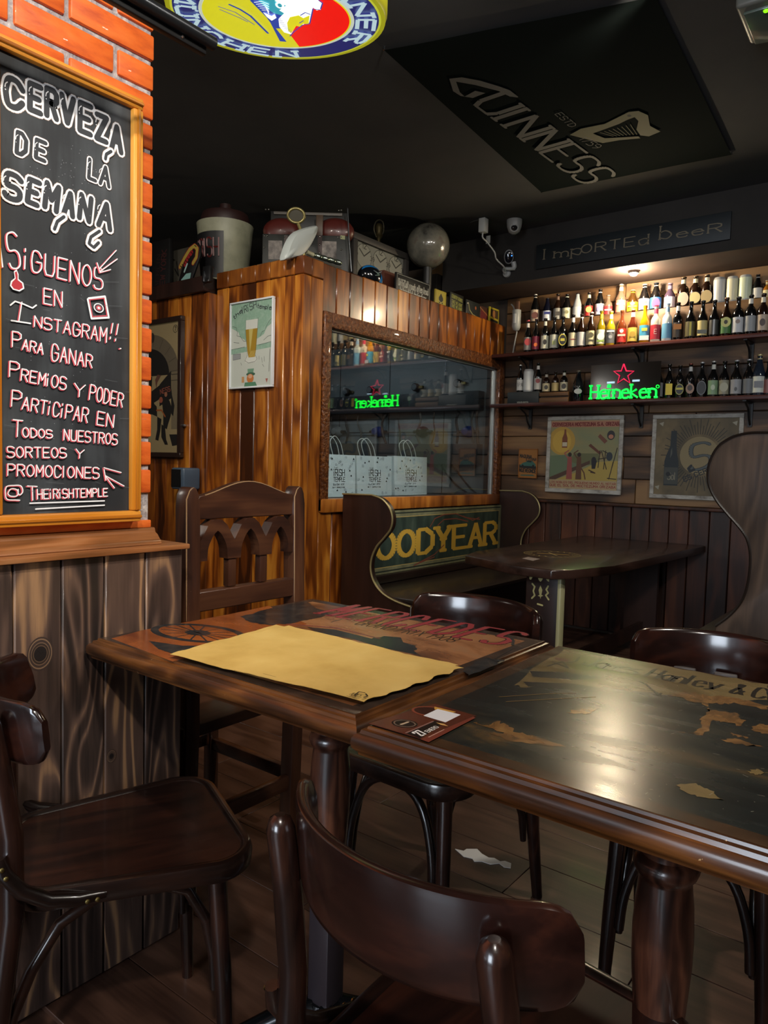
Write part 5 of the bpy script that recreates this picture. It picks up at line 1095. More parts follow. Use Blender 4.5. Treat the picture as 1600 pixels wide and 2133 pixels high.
def art_moct(a, L, R, B, T):
    W, H = R - L, T - B; P = lambda u, v: (L + u * W, B + v * H)
    def pl(pts, c, **k): a.poly([P(*p) for p in pts], c)
    def ln(pts, w_, c): a.line([P(*p) for p in pts], w_, c)
    sky = mottled('litho_sky', ['#6f7a5e', '#7f7c58', '#8c7a50'], 5, .6, 0, (1, 1, 2)); pl([(0, 0), (1, 0), (1, 1), (0, 1)], '#a08a68')
    pl([(0, .13), (1, .13), (1, .9), (0, .9)], sky); pl([(0, .9), (1, .9), (1, .985), (0, .985)], '#9a6a54')
    a.text('CERVECERIA MOCTEZUMA S.A. ORIZABA', P(.02, .918), P(1.02, .918), H * .045, .006, '#6a2420')
    a.disc(P(.17, .70), W * .2, W * .2, '#a8863a'); a.disc(P(.17, .69), W * .14, W * .16, '#b8953e')
    pl([(0, .13), (.52, .36), (.30, .50), (0, .48)], '#5d6c52'); pl([(.30, .40), (.36, .52), (.72, .52), (.74, .38), (.5, .34)], '#5f6040'); pl([(.1, .13), (1, .13), (1, .42), (.72, .40), (.4, .24)], '#a08a44')
    pl([(0, .13), (.09, .13), (.60, .37), (.60, .42), (0, .16)], '#4a3428')
    pl([(.175, .60), (.255, .60), (.255, .74), (.235, .80), (.228, .87), (.205, .87), (.198, .80), (.175, .74)], '#6e3a22'); pl([(.18, .62), (.25, .62), (.25, .68), (.18, .68)], '#b8ad94')
    pl([(.57, .63), (.60, .66), (.72, .56), (.76, .54), (.74, .50)], '#5a3222'); 
    for q in ([(.74, .56), (.72, .32)], [(.76, .56), (.84, .30)], [(.80, .30), (.82, .56)], [(.72, .44), (.84, .46)], [(.98, .60), (.88, .16)], [(.98, .16), (.86, .17)], [(.78, .56), (.86, .52)], [(.93, .4), (.90, .24)]): ln(q, .006, '#2a2018')
    a.disc(P(.885, .78), W * .055, W * .065, '#2c2a2c'); a.disc(P(.885, .76), W * .035, W * .03, '#a87058'); pl([(.70, .76), (.73, .80), (.84, .70), (.80, .66)], '#6a4030'); a.disc(P(.875, .48), W * .045, W * .06, '#2a3238'); 
    a.disc(P(.655, .42), W * .035, W * .05, '#1d1c22'); pl([(.63, .30), (.68, .30), (.70, .42), (.62, .42)], '#1d1c22')
    for cx, c1, c2 in ((.30, '#8a4640', '#96524a'), (.44, '#5a3a28', '#5a3a28')):
        a.disc(P(cx, .50), W * .028, W * .03, '#2a1c16'); pl([(cx - .03, .47), (cx + .03, .47), (cx + .045, .14), (cx - .045, .14)], c1); ln([(cx - .03, .45), (cx - .08, .52), (cx - .02, .56)], .008, c2)
    ln([(.44, .36), (.52, .24), (.54, .15)], .009, '#5a3a28'); ln([(.59, .28), (.68, .24), (.62, .25)], .008, '#3a2418')
    a.text('LOS NOBLES DEL PEQUENO MUNDO AL NOTAR', P(.01, .078), P(.98, .078), H * .028, .0028, '#8a4238'); a.text('QUE EL SOL DE MOCTEZUMA ORIZABA', P(.01, .03), P(.98, .03), H * .032, .0036, '#8a4238')
def pg(a_, b_, c_, d_, X=XW): 
    p = [onX(*q, X) for q in (a_, b_, c_, d_)]; return (p[0].y + p[2].y) / 2, (p[1].y + p[3].y) / 2, (p[2].z + p[3].z) / 2, (p[0].z + p[1].z) / 2
y0, y1, z0, z1 = pg((1142, 868), (1302, 865), (1136, 1024), (1292, 1031), XW - .02)
frameX('framed_print', 'whitewashed framed Mexican brewery litho of people watching a bottle in the sun', XW - .006, y0, y1, z0, z1, .028, .018, whitewash, art_moct, 'picture', 0)
def art_sol(a, L, R, B, T):
    W, H = R - L, T - B; P = lambda u, v: (L + u * W, B + v * H)
    a.poly([P(0, 0), P(1, 0), P(1, 1), P(0, 1)], mottled('sol_ground', ['#3f3a2c', '#5c503a', '#7c6a4a'], 5, .6, 0, (1, 1, 1), 3))
    c = (.55, .52); a.disc(P(*c), W * .24, W * .24, '#7e7050')
    for k in range(64):
        an = 2 * PI * k / 64; r0, r1 = .27, .43 + .05 * math.sin(k * 2.4)
        a.line([P(c[0] + r0 * math.cos(an), c[1] + r0 * math.sin(an) * W / H), P(c[0] + r1 * math.cos(an), c[1] + r1 * math.sin(an) * W / H)], .005, '#2e2a22', k == 0, caps=False)
    a.poly([P(*p) for p in [(.12, .12), (.30, .12), (.30, .44), (.275, .54), (.265, .64), (.26, .84), (.19, .84), (.185, .64), (.14, .52), (.12, .44)]], '#1c2428'); a.poly([P(*p) for p in [(.125, .14), (.295, .14), (.295, .36), (.125, .36)]], '#3a3c38')
    a.poly([P(*p) for p in [(.19, .48), (.215, .54), (.21, .62), (.195, .58)]], '#4c4e48'); a.text('Sol', P(.17, .2), P(.27, .2), H * .09, .006, '#6e6a5a'); a.disc(P(.175, .27), W * .03, W * .03, '#11161a')
    for w1, cc in ((.046, '#151b20'), (.032, '#4a5050')):
        a.ptext('So', (1440, 980), (1528, 962), 52, w1 * .62, cc, slant=.2, serif=.8, con=.5)
    a.pline([(1446, 978), (1438, 982), (1434, 976), (1440, 970)], .016, '#1b2126'); a.ptext('ES CERVEZA', (1426, 1003), (1512, 968), 9, .0062, '#1d2226')
    for u, v in ((.06, .94), (.95, .94), (.04, .1)): a.poly([P(u - .03, v), P(u + .03, v + .02), P(u + .02, v - .04)], '#8c8878')
y0, y1, z0, z1 = pg((1362, 864), (1551, 861), (1352, 1036), (1541, 1046), XW - .02)
frameX('framed_print', 'whitewashed framed dark poster of a beer bottle beside a radiating Sol sun', XW - .006, y0, y1, z0, z1, .026, .018, whitewash, art_sol)
def art_car(a, L, R, B, T):
    W, H = R - L, T - B; P = lambda u, v: (L + u * W, B + v * H)
    a.poly([P(0, 0), P(1, 0), P(1, 1), P(0, 1)], '#8a5a24'); a.poly([P(0, .34), P(1, .30), P(1, .4), P(0, .46)], '#14120f')
    a.poly([P(*p) for p in [(.05, .44), (.2, .52), (.4, .56), (.5, .62), (.75, .60), (.95, .48), (.96, .40), (.06, .42)]], '#2f5a50'); a.poly([P(.42, .56), P(.52, .605), P(.7, .59), P(.72, .54)], '#16201e')
    for u in (.2, .82): a.disc(P(u, .42), W * .06, W * .06, '#0c0c0c')
    a.text('MAQUINA', P(.02, .72), P(.7, .68), H * .12, .005, '#14110e'); a.text('ETERNA', P(.4, .60), P(1, .60), H * .1, .004, '#14110e'); a.text('NUEVEONCE', P(.02, .2), P(.98, .16), H * .12, .006, '#14110e'); a.poly([P(.1, .05), P(.95, .05), P(.8, .1), P(.1, .09)], '#2f5046')
y0, y1, z0, z1 = pg((1082, 936), (1122, 934), (1080, 995), (1118, 997), XW - .01)
frameX('framed_print', 'tiny orange framed car poster lettered NUEVEONCE at the left end of the shelf wall', XW - .006, y0, y1, z0, z1, .007, .01, paint('#8a5524', .5), art_car)
def art_irish(a, L, R, B, T):
    W, H = R - L, T - B; P = lambda u, v: (L + u * W, B + v * H)
    a.poly([P(0, 0), P(1, 0), P(1, 1), P(0, 1)], '#b8bdb4'); gr = mottled('green_watercolour', ['#9db4a4', '#7fa08c', '#98b0a0'], 24, .6, 0)
    a.poly([P(*p) for p in [(0, 1), (1, 1), (1, .72), (.88, .68), (.80, .60), (.66, .56), (.40, .52), (.34, .56), (.22, .6), (.18, .66), (.0, .72)]], gr)
    a.poly([P(0, .46), P(1, .50), P(1, .44), P(0, .40)], gr)
    for q in ([(.02, .74), (.12, .72), (.15, .66), (.14, .62), (.24, .60), (.3, .55), (.38, .54)], [(1, .78), (.92, .74), (.85, .68), (.82, .64), (.76, .63), (.72, .58)], [(0, .46), (.34, .475)], [(.68, .48), (1, .505)], [(.06, .545), (.2, .53)], [(.8, .53), (.9, .57), (1, .58)]): a.line([P(*p) for p in q], .0022, '#3c4642')
    a.poly([P(*p) for p in [(.36, .79), (.66, .79), (.655, .70), (.60, .36), (.66, .32), (.62, .28), (.36, .28), (.35, .33), (.41, .37), (.36, .66)]], '#c6c8c0')
    a.poly([P(*p) for p in [(.355, .68), (.655, .68), (.62, .42), (.595, .345), (.44, .345), (.41, .42)]], '#9a7a20'); a.poly([P(*p) for p in [(.44, .68), (.54, .68), (.50, .50), (.47, .4)]], '#b8a860')
    for k in range(5): a.line([P(.45 + k * .03, .35), P(.50 + k * .03, .42)], .003, '#c8b468', k == 0)
    a.line([P(.36, .79), P(.36, .66), P(.41, .37), P(.35, .31), P(.44, .28), P(.60, .29), P(.65, .32), P(.6, .37), P(.65, .68), P(.66, .8)], .002, '#4a4e48')
    for i, (tx, u0, v0, u1, v1, h) in enumerate((('the', .07, .82, .27, .90, .05), ('IRiSH', .28, .875, .62, .925, .08), ('temple', .64, .915, .97, .87, .05))): a.text(tx, P(u0, v0), P(u1, v1), H * h, .0042, '#30363a')
    a.poly([P(.05, .33), P(.24, .34), P(.24, .4), P(.05, .4)], '#8c9090'); a.line([P(.05, .33), P(.24, .34), P(.24, .4), P(.05, .4), P(.05, .33)], .0018, '#44484a')
    for q in ([(.7, .35), (.7, .31)], [(.76, .33), (.78, .27)], [(.82, .34), (.83, .28)], [(.25, .29), (.27, .26)], [(.78, .25), (.82, .22)]): a.line([P(*p) for p in q], .002, '#4a4e4c')
    a.poly([P(*p) for p in [(.42, .21), (.43, .15), (.56, .15), (.58, .21)]], '#6a9078'); a.disc(P(.50, .145), W * .11, W * .03, '#3a5c48'); a.disc(P(.49, .095), W * .085, W * .075, '#b87038'); a.disc(P(.49, .12), W * .05, W * .035, '#c89a7a'); a.poly([P(.34, .0), P(.36, .05), P(.62, .05), P(.66, .0)], '#4f7c60'); a.poly([P(.28, .05), P(.34, .05), P(.34, .12), P(.28, .12)], '#b88a5a')
    a.line([P(.94, .16), P(.955, .42)], .003, '#5a5e5c'); a.poly([P(.86, .08), P(.92, .08), P(.89, .03)], '#a05a50')
y0, y1, z0, z1 = pg((479, 633), (570, 617), (482, 811), (571, 806), XC - .012)
pw = paint('#d2d6da', .3)
frameX('irish_temple_poster', 'white framed drawing of a tall wheat beer glass and a green-hatted man on the planks', XC, y0, y1, z0, z1, .010, .020, pw, art_irish, 'picture', 0)
def art_arch(a, L, R, B, T):
    W, H = R - L, T - B; P = lambda u, v: (R - (1 - u) * .30, B + v * H)     # drawn around its right part
    D = '#14110f'; a.poly([(L, B), (R, B), (R, T), (L, T)], '#8c7c5a')
    a.disc(P(.0, .60), .30, .25, '#5c5242', 40); a.poly([P(-1, .60), P(.93, .60), P(.93, .18), P(-1, .18)], '#8a7a58'); a.disc(P(.0, .60), .205, .165, D, 40)
    for k in range(7):
        an = k * .32 + .1; a.line([(P(0, .6)[0] + .22 * math.cos(an), P(0, .6)[1] + .18 * math.sin(an)), (P(0, .6)[0] + .29 * math.cos(an), P(0, .6)[1] + .24 * math.sin(an))], .003, '#3c352b', k == 0)
    a.poly([P(-1, .6), P(.7, .6), P(.7, .58), P(-1, .3)], '#8a7a58'); a.poly([P(.76, .62), P(.95, .62), P(.95, .18), P(.76, .18)], '#6a5f4a'); a.line([P(.76, .60), P(1, .60)], .006, '#3c352b'); a.line([P(.76, .555), P(1, .555)], .005, '#3c352b')
    a.poly([P(.37, .53), P(.74, .63), P(.76, .42), P(.37, .36)], D); a.text('NESS', P(.40, .455), P(.72, .475), .028, .005, '#7a4032')
    for pts in ([(.0, .58), (.12, .60), (.10, .46), (.2, .38), (.28, .36), (.30, .28), (.12, .30), (-.1, .3), (-.1, .4), (.06, .44)], [(.56, .44), (.7, .40), (.78, .34), (.74, .28), (.66, .22), (.62, .18), (.5, .2), (.5, .3), (.46, .38)], [(.3, .28), (.44, .26), (.4, .16), (.34, .09), (.24, .1), (.3, .18)], [(.44, .22), (.56, .2), (.6, .1), (.66, .06), (.56, .06), (.44, .12)], [(.7, .14), (1, .14), (1, .06), (.8, .05)], [(.74, .52), (.78, .44), (.86, .36), (.82, .28), (.76, .3)]): a.poly([P(*p) for p in pts], D)
    a.poly([P(.22, .57), P(.3, .61), (P(.42, .6)), P(.3, .55), P(.26, .50)], '#5a3a2e'); a.disc(P(.42, .41), .018, .018, '#8a4a36'); a.disc(P(.58, .45), .014, .014, '#8a5a42'); a.line([P(.28, .33), P(.44, .33), P(.56, .28)], .010, '#8c4a20'); a.disc(P(.12, .9), .02, .03, '#2c2620')
    c_ = P(.87, .945); a.line([(c_[0] + .022 * math.cos(k * PI / 4), c_[1] + .022 * math.sin(k * PI / 4)) for k in range(9)], .003, D); a.text('7', (c_[0] - .007, c_[1] - .011), (c_[0] + .007, c_[1] - .011), .022, .004, D)
y1 = onX(381, 655, XL - .02).y; z1 = onX(381, 657, XL - .02).z; z0 = onX(381, 953, XL - .02).z
frameX('arch_picture', 'dark framed picture of a stone arch and birds with a stout flag, numbered 7', XL, y1 + .62, y1, z0, z1, .028, .03, paint('#241510', .4, coat=.3), art_arch)
bx((XL - .018, y1 - .018, onX(390, 887, XL).z - .008), (XL - .0005, y1 - .001, onX(390, 887, XL).z + .008)).build('hook_plate', M['chrome'], bpy.data.objects['arch_picture'], bevel=.002).matrix_parent_inverse = Matrix.Translation((XL - .004, y1 + .31, (z0 + z1) / 2)).inverted()
# blue-grey wall box under the picture
c = onX(390, 1000, XL); wz0, wz1 = onX(400, 1021, XL - .1).z, onX(400, 975, XL - .1).z
t = thing('wall_box', 'blue-grey plastic box with a black opening, on the planks under the arch picture', 'wall box', (XL, c.y, c.z))
yl, yr = onX(362, 1000, XL - .10).y, onX(418, 1000, XL).y
m = MB(); m.box((XL - .12, yr + .0, wz0), (XL - .0005, yl, wz1)); m.build('housing', paint('#48586a', .35, coat=.3), t, bevel=.012, seg=3)
m = MB(); m.box((XL - .1215, yr + .022, wz0 + .012), (XL - .118, yl - .004, wz1 - .010)); m.build('opening', M['black'], t, bevel=.001, seg=1)
# small junction device on the cap at the post
p = onX(436, 594, XL - .03); t = thing('cable_clamp', 'small black cable device with silver clips on top of the end post', 'device', (XL - .03, p.y, 2.151))
m = MB(); m.box((XL - .055, p.y - .035, 2.10), (XL - .031, p.y + .03, 2.19)); m.build('body', M['black'], t, bevel=.005); m = MB(); m.box((XL - .06, p.y + .008, 2.105), (XL - .0555, p.y + .026, 2.16)); m.box((XL - .06, p.y - .03, 2.102), (XL - .0555, p.y - .012, 2.12)); m.build('silver_clip', M['chrome'], t, bevel=.001)
# ================================================================== SHOPPING BAGS AND THE COLD ROOM
def bag(label, x0, x1, z1, Yf, lean, hp):
    t = thing('paper_bag', label, 'bag', ((x0 + x1) / 2, Yf + .04, WZ0 + .0015), 'white printed paper carrier bags on the window sill'); zb = WZ0 + .0015
    m = MB(); d = .085; vs = [(x0 + .006, Yf, zb), (x1 - .006, Yf, zb), (x1 - .006, Yf + d, zb), (x0 + .006, Yf + d, zb), (x0, Yf + .012, z1), (x1, Yf + .012, z1), (x1, Yf + d - .02, z1), (x0, Yf + d - .02, z1)]
    vs = [(v[0] + lean * (v[2] - zb), v[1], v[2]) for v in vs]
    m.add(vs, [(0, 1, 5, 4), (1, 2, 6, 5), (2, 3, 7, 6), (3, 0, 4, 7), (3, 2, 1, 0)]); m.build('body', paint('#e4ecee', .7), t)
    for k, (px_, yo) in enumerate(((hp, Yf + .014), (hp + .018, Yf + d - .024))):
        w_ = (x1 - x0) * .3; m = MB(); b0 = px_ - lean * .0
        m.tube(smooth3([(b0 + w_ * .72, yo, z1 - .005), (b0 + w_ * .45, yo, z1 + .06), (b0 - w_ * .1, yo, z1 + .105), (b0 - w_ * .55, yo, z1 + .085), (b0 - w_ * .55, yo, z1 + .05), (b0 - w_ * .3, yo, z1 - .005)]), .0028, 6); m.build('handle', paint('#d8dcd8', .6), t)
    sl = math.atan2(.012, z1 - zb); a = Art((x0 + lean * .0, Yf - .0012, zb), (1, 0, 0), (lean, math.sin(sl), math.cos(sl))); a.rough = .7; W, H = x1 - x0, z1 - zb; K = '#1c2228'
    P = lambda u, v: (u * W, v * H)
    a.text('iRiSH', P(.34, .50), P(.66, .50), H * .15, .0046, K, gap=1.2); a.text('TEMPLE', P(.33, .36), P(.67, .36), H * .105, .0034, K, gap=1.2); a.text('THE', P(.35, .665), P(.46, .665), H * .04, .0014, K); a.text('Burger and', P(.32, .27), P(.64, .285), H * .045, .0018, '#4a525a'); a.text('BY GROVE', P(.3, .21), P(.66, .21), H * .025, .0018, K)
    rr = random.Random(int(x0 * 100))
    for k in range(30):
        u, v = rr.uniform(.04, .95), rr.uniform(.05, .95)
        if .27 < u < .72 and .18 < v < .72: continue
        q = rr.random(); p = P(u, v); s_ = .006
        if q < .45:
            for dx, dz in ((-1, 0), (1, .2), (0, 1.1)): a.disc((p[0] + dx * s_ * .6, p[1] + dz * s_ * .7), s_ * .55, s_ * .6, K, 7, dx == -1)
            a.line([p, (p[0] + s_, p[1] - s_)], .0012, K, False)
        elif q < .6: a.line([(p[0] + s_ * 1.6 * math.cos(j), p[1] + s_ * 1.6 * math.sin(j)) for j in range(0, 7)], .0014, '#5a626a'); a.disc(p, s_ * .5, s_ * .5, K, 7)
        elif q < .8: a.line([(p[0] - s_, p[1] + s_), (p[0] - s_, p[1] - s_), (p[0] + s_, p[1] - s_), (p[0] + s_, p[1] + s_), (p[0] + 1.7 * s_, p[1] + s_ * .5), (p[0] + s_, p[1] - s_ * .4)], .0014, '#3a424a')
        else: a.line([(p[0] - s_ * 1.5, p[1]), (p[0], p[1] + s_), (p[0] + s_ * 1.5, p[1])], .0016, '#2a323a'); a.line([(p[0] - s_ * 1.5, p[1] - s_ * .6), (p[0] + s_ * 1.5, p[1] - s_ * .6)], .0016, '#2a323a', False)
    a.build('printed_pattern', t)
YBg = YC + .11
def bxp(x, y): return onY(x, y, YBg)
def bag_px(label, xl, xr, ytop, lean, hx, dY=0): bag(label, onY(xl, 1000, YBg + dY).x, onY(xr, 1000, YBg + dY).x, onY((xl + xr) / 2, ytop, YBg + dY).z, YBg + dY, lean, onY(hx, 940, YBg + dY).x)
bag_px('leftmost white paper bag on the sill, cut by the window frame', 672, 742, 947, 0, 704)
bag_px('middle white paper bag on the sill, its handles leaning left', 744, 818, 950, .0, 770, .012)
bag_px('rightmost white paper bag on the sill, standing upright', 822, 891, 951, .0, 856, .004)
sill = bx((WX0 - .04, YC + .091, WZ0 - .03), (4.88, YC + .3, WZ0)).build('inner_sill', M['boothdark'], win)
XI = 4.884
for nm_, (ya_, yb_), (za, zb_), lb in (('cable_duct', (2.84, 4.55), (1.555, 1.70), 'upper grey box duct along the cold room wall'), ('cable_duct', (2.84, 4.55), (1.14, 1.30), 'lower grey box duct along the cold room wall')):
    t = tag(bx((XI - .09, ya_, za), (XI - .003, yb_, zb_)).build(nm_, paint('#4b5157', .45), None, bevel=.004), lb, 'duct')
rr = random.Random(11)
def wx(x, y, X=XI - .05): return onX(x, y, X)
for k, (px_, kind) in enumerate(((700, 'w'), (785, 'b'), (878, 'k'), (973, 'b'))):
    p = wx(px_, 899); cl = {'w': '#a8aeb0', 'b': '#2c4a9c', 'k': '#1d2022'}[kind]; lb = {'w': 'pale beer line pump at the left of the cold room wall', 'k': 'black round beer line pump between two blue ones', 'b': 'blue beer line pump ' + ('left' if px_ < 800 else 'right') + ' of the black pump'}[kind]
    t = thing('line_pump', lb, 'pump', (XI - .003, p.y, p.z)); m = MB(); R90 = Matrix.Translation((XI - .004, p.y, p.z)) @ Matrix.Rotation(-PI / 2, 4, 'Y')
    m.lathe([(.042, 0), (.046, .02), (.040, .05), (.030, .058), (.028, .085), (.014, .09)], 18, mat=R90); m.build('body', paint(cl, .35), t); m = MB(); m.tube([(XI - .03, p.y + .09, p.z), (XI - .03, p.y - .09, p.z)], .012, 8); m.build('cross_pipe', M['steel'], t)
ty0, ty1 = 2.86, 4.5
t = tag((lambda m: (m.tube([(XI - .03, ty0, wx(878, 900).z), (XI - .03, ty1, wx(878, 900).z)], .004, 6), m)[1])(MB()).build('thin_beer_pipe', M['steel']), 'thin horizontal beer pipe threading the pumps', 'pipe')
for k, px_ in enumerate((690, 722, 748, 800, 836, 870, 900, 955, 985, 1000)):
    yy0 = wx(px_, 880).y; q = [Vector((XI - .05, yy0 + rr.uniform(-.03, .03), z)) for z in (1.552, 1.48, 1.39, 1.303)]
    m = MB(); m.tube(smooth3(q), .006 + .004 * (k % 2), 7)
    tag(m.build('beer_hose', paint(('#6a5a50', '#3a3a3c', '#7c7670')[k % 3], .4)), None or (('brownish', 'black', 'grey')[k % 3] + ' beer hose between the two ducts, ' + ('leftmost', 'second from the left', 'third from the left', 'fourth from the left', 'fifth from the left', 'sixth from the left', 'seventh from the left', 'third from the right', 'second from the right', 'rightmost')[k] + ' of the ten'), 'hose', 'hanging beer hoses')
for k, q in enumerate(([(920, 955), (930, 985), (950, 1010), (975, 1028)], [(945, 957), (958, 990), (978, 1015), (995, 1030)])):
    m = MB(); pp = [wx(*p) for p in q]; pp[0].z = 1.132; m.tube(smooth3(pp), .007, 7); tag(m.build('trailing_hose', M['black']), ('left' if k == 0 else 'right') + ' black hose trailing down below the lower duct', 'hose')
for k, (px_, py) in enumerate(((768, 812), (862, 806), (950, 798), (718, 816))):
    p = wx(px_, py); t = thing('regulator', ('gas regulator with a small dial, %s on the cold room wall') % ('second from the left', 'third from the left', 'rightmost', 'leftmost')[k], 'regulator', (XI, p.y, p.z)); m = MB(); m.lathe([(.03, 0), (.034, .02), (.03, .04)], 14, mat=Matrix.Translation((XI - .004, p.y, p.z)) @ Matrix.Rotation(-PI / 2, 4, 'Y')); m.build('body', M['dark'], t)
    m = MB(); m.lathe([(.024, 0), (.024, .004)], 14, mat=Matrix.Translation((XI - .046, p.y + .0, p.z)) @ Matrix.Rotation(-PI / 2, 4, 'Y')); m.build('dial', paint('#8a9298', .3), t)
    m = MB(); m.box((XI - .03, p.y - .07, p.z - .01), (XI - .01, p.y - .03, p.z + .01)); m.build('valve', M['brass'], t)
# ================================================================== THINGS ON TOP OF THE CABIN
ZR = 2.1505
def oy(x, y, Y): return onY(x, y, Y)
# stout bucket
c = onX(468, 560, XC + .20); t = thing('stout_bucket', 'big cream tapering bucket with dark red lid and black label lettered IRISH STOUT', 'bucket', (c.x, c.y, ZR))
D_ = (Vector((c.x, c.y, ZR)) - EYE).dot(FW); Rb = 58 / FPX * D_; ht = onX(468, 472, c.x).z - ZR
m = MB(); m.lathe([(Rb * .76, 0), (Rb * .80, .01), (Rb * .96, ht * .85), (Rb * 1.0, ht)], 32, (c.x, c.y, ZR)); m.build('body', mottled('cream_bucket', ['#6f705c', '#8a8a74', '#94947e'], 9, .5, .1), t)
m = MB(); m.lathe([(Rb * .84, ht), (Rb * .86, ht + .04), (Rb * .80, ht + .065), (Rb * .5, ht + .075), (Rb * .22, ht + .08), (Rb * .2, ht + .125), (.0, ht + .13)], 28, (c.x, c.y, ZR)); m.build('lid', paint('#2b1513', .5), t)
va = math.atan2(-c.y, -c.x); m = MB(); m.lathe([(Rb * .815 + .002, ht * .10), (Rb * .955 + .003, ht * .80)], 14, (c.x, c.y, ZR), a0=va - 1.45, a1=va - .05, cap=False) ; m.build('label_patch', paint('#0f0f12', .5), t)
d = Vector((math.cos(va - .75), math.sin(va - .75), 0)); u = Vector((0, 0, 1)).cross(d)
m = MB()
for txt, v0, hh_, wd, wid_ in (('IRISH', .42, .28, .011, .8), ('STOUT', .14, .10, .004, .5)):
    st, _ = strokes(txt)
    for pl in st:
        for i in range(len(pl) - 1):
            q = []
            for x, y in (pl[i], pl[i + 1]):
                an = va - .75 + (x - .5) * wid_ * 1.3; zz_ = ht * (v0 + y * hh_); r_ = Rb * (.80 + .16 * zz_ / ht) + .006; q.append((c.x + r_ * math.cos(an), c.y + r_ * math.sin(an), ZR + zz_))
            m.tube(q, wd * .5, 4)
m.build('label_lettering', paint('#5a1f1e', .5), t)
# pump clip leaning
q = [onX(x, y, XL - .005) for x, y in ((368, 598), (392, 588), (420, 520), (408, 500), (392, 512))]
t = thing('pump_clip', 'black leaning pump clip with yellow arched lettering and a white figure', 'sign', (XL, q[0].y, ZR))
m = MB(); m.prism([(-p.y, p.z) for p in [onX(x, y, XL + .0) for x, y in ((369, 597), (399, 584), (417, 532), (417, 514), (410, 504), (398, 508), (388, 524))]], Vector((XL, 0, 0)), Vector((0, -1, 0)), Vector((0, 0, 1)), Vector((.012, 0, 0))); m.build('panel', M['black'], t, bevel=.002)
a = Art((XL - .0006, 0, 0), (0, -1, 0), (0, 0, 1)); a.rough = .4
a.pline([(375, 556), (385, 536), (395, 520), (405, 512), (411, 518), (409, 536), (402, 548)], .03, '#7a1c1c'); a.pline([(375, 556), (385, 536), (395, 520), (405, 512), (411, 518), (409, 536), (402, 548)], .022, '#a08a3c'); a.pline([(385, 552), (392, 536), (400, 526)], .022, '#8c2024')
for k in range(9): s_ = k / 8; x = 377 + 30 * s_; y = 556 - 44 * s_ + 6 * math.sin(3 * s_); a.pline([(x - 1.4, y - 2), (x + 1.6, y + 1)], .005, '#1a1408', k == 0)
a.ppoly([(374, 594), (378, 582), (388, 570), (398, 568), (396, 580), (388, 590)], '#7fa8a4'); a.pline([(384, 566), (390, 550)], .012, '#9ab8b4'); a.build('clip_print', t)
# new york crate & small picture in the dark corner
p0 = onX(322, 610, XC + .18); p1 = onX(352, 600, XC + .18); ztop = onX(336, 500, XC + .18).z
t = thing('dark_board', 'dark board lettered NEW YORK in red, in the shadow beside the brick wall', 'sign', (XC + .18, p0.y, ZR)); bx((XC + .18, p1.y, ZR), (XC + .21, p0.y + .25, ztop)).build('board', paint('#100e0e', .6), t, bevel=.003)
a = Art((XC + .1796, 0, 0), (0, -1, 0), (0, 0, 1)); a.rough = .6; a.text('NEW YORK', a.px(342, 605), a.px(347, 520), .05, .007, '#4a2220'); a.text('BERLIN', a.px(330, 600), a.px(334, 530), .035, .004, '#30201e'); a.build('lettering', t)
p0 = onX(354, 598, XC + .25); p1 = onX(392, 590, XC + .25); zt_b = onX(372, 520, XC + .25).z
t = thing('small_print', 'small faded black and white print leaning behind the pump clip', 'picture', (XC + .25, p0.y, ZR)); bx((XC + .25, p1.y, ZR), (XC + .26, p0.y, zt_b)).build('board', paint('#4a463c', .7), t); a = Art((XC + .2496, 0, 0), (0, -1, 0), (0, 0, 1))
for q in ([(356, 585), (358, 530)], [(364, 560), (372, 575), (368, 545)], [(357, 540), (364, 542)]): a.pline(q, .008, '#171513')
a.build('drawing', t)
# open trunk, turned to face the room
FH = Vector((FW.x, FW.y, 0)).normalized(); RH = Vector((FH.y, -FH.x, 0))
def onP(x, y, d):
    v = sight(x, y); return EYE + v * (d / v.dot(FH))
dT = 4.26; pL, pR = onP(546, 545, dT), onP(727, 545, dT); zm = onP(640, 489, dT).z; zt3 = onP(640, 430, dT).z; wT = (pR - pL).dot(RH)
MT = Matrix(((RH.x, FH.x, 0, pL.x), (RH.y, FH.y, 0, pL.y), (0, 0, 1, 0), (0, 0, 0, 1)))
t = thing('open_trunk', 'black open travel trunk with red leather lining, studs, straps and two map panels', 'trunk', (pL.x, pL.y, ZR))
def tb(nm_, a_, b_, mat, bev=.004, par=None):
    m = MB(); m.box(a_, b_, 0, MT); return m.build(nm_, mat, par or t, bevel=bev)
tb('body', (0, 0, ZR), (wT, .10, zm), paint('#1f211e', .5)); tb('lid', (.03, .09, zm), (wT - .02, .12, zt3), paint('#171716', .5)); tb('lid_edge', (.05, .075, zt3 - .022), (wT - .05, .0895, zt3 - .006), paint('#55504a', .5), .002)
for cx in (583, 697):
    pc = onP(cx, 474, dT); m = MB(); m.lathe([(.0, .0), (.11, .002), (.105, .03), (.07, .05), (0, .055)], 20, mat=Matrix.Translation(Vector((pc.x, pc.y, pc.z)) + FH * .088) @ FH.to_track_quat('-Z', 'Y').to_matrix().to_4x4() @ Matrix.Scale(.7, 4, (0, 1, 0))); m.build('leather_pad', paint('#4a1a15', .4, coat=.2), t)
def tart(nm_, quads, mats_):
    a = Art(pL - FH * .0006, RH, (0, 0, 1))
    for q, mt in zip(quads, mats_): a.ppoly(q, mt)
    a.build(nm_, t)
mp = mottled('faded_map', ['#3a3634', '#6a6460', '#8e867e'], 30, .7, 0)
tart('map_panel', [[(559, 501), (588, 501), (588, 540), (559, 540)]], [mp]); tart('map_panel', [[(671, 502), (701, 503), (701, 540), (671, 539)]], [mp])
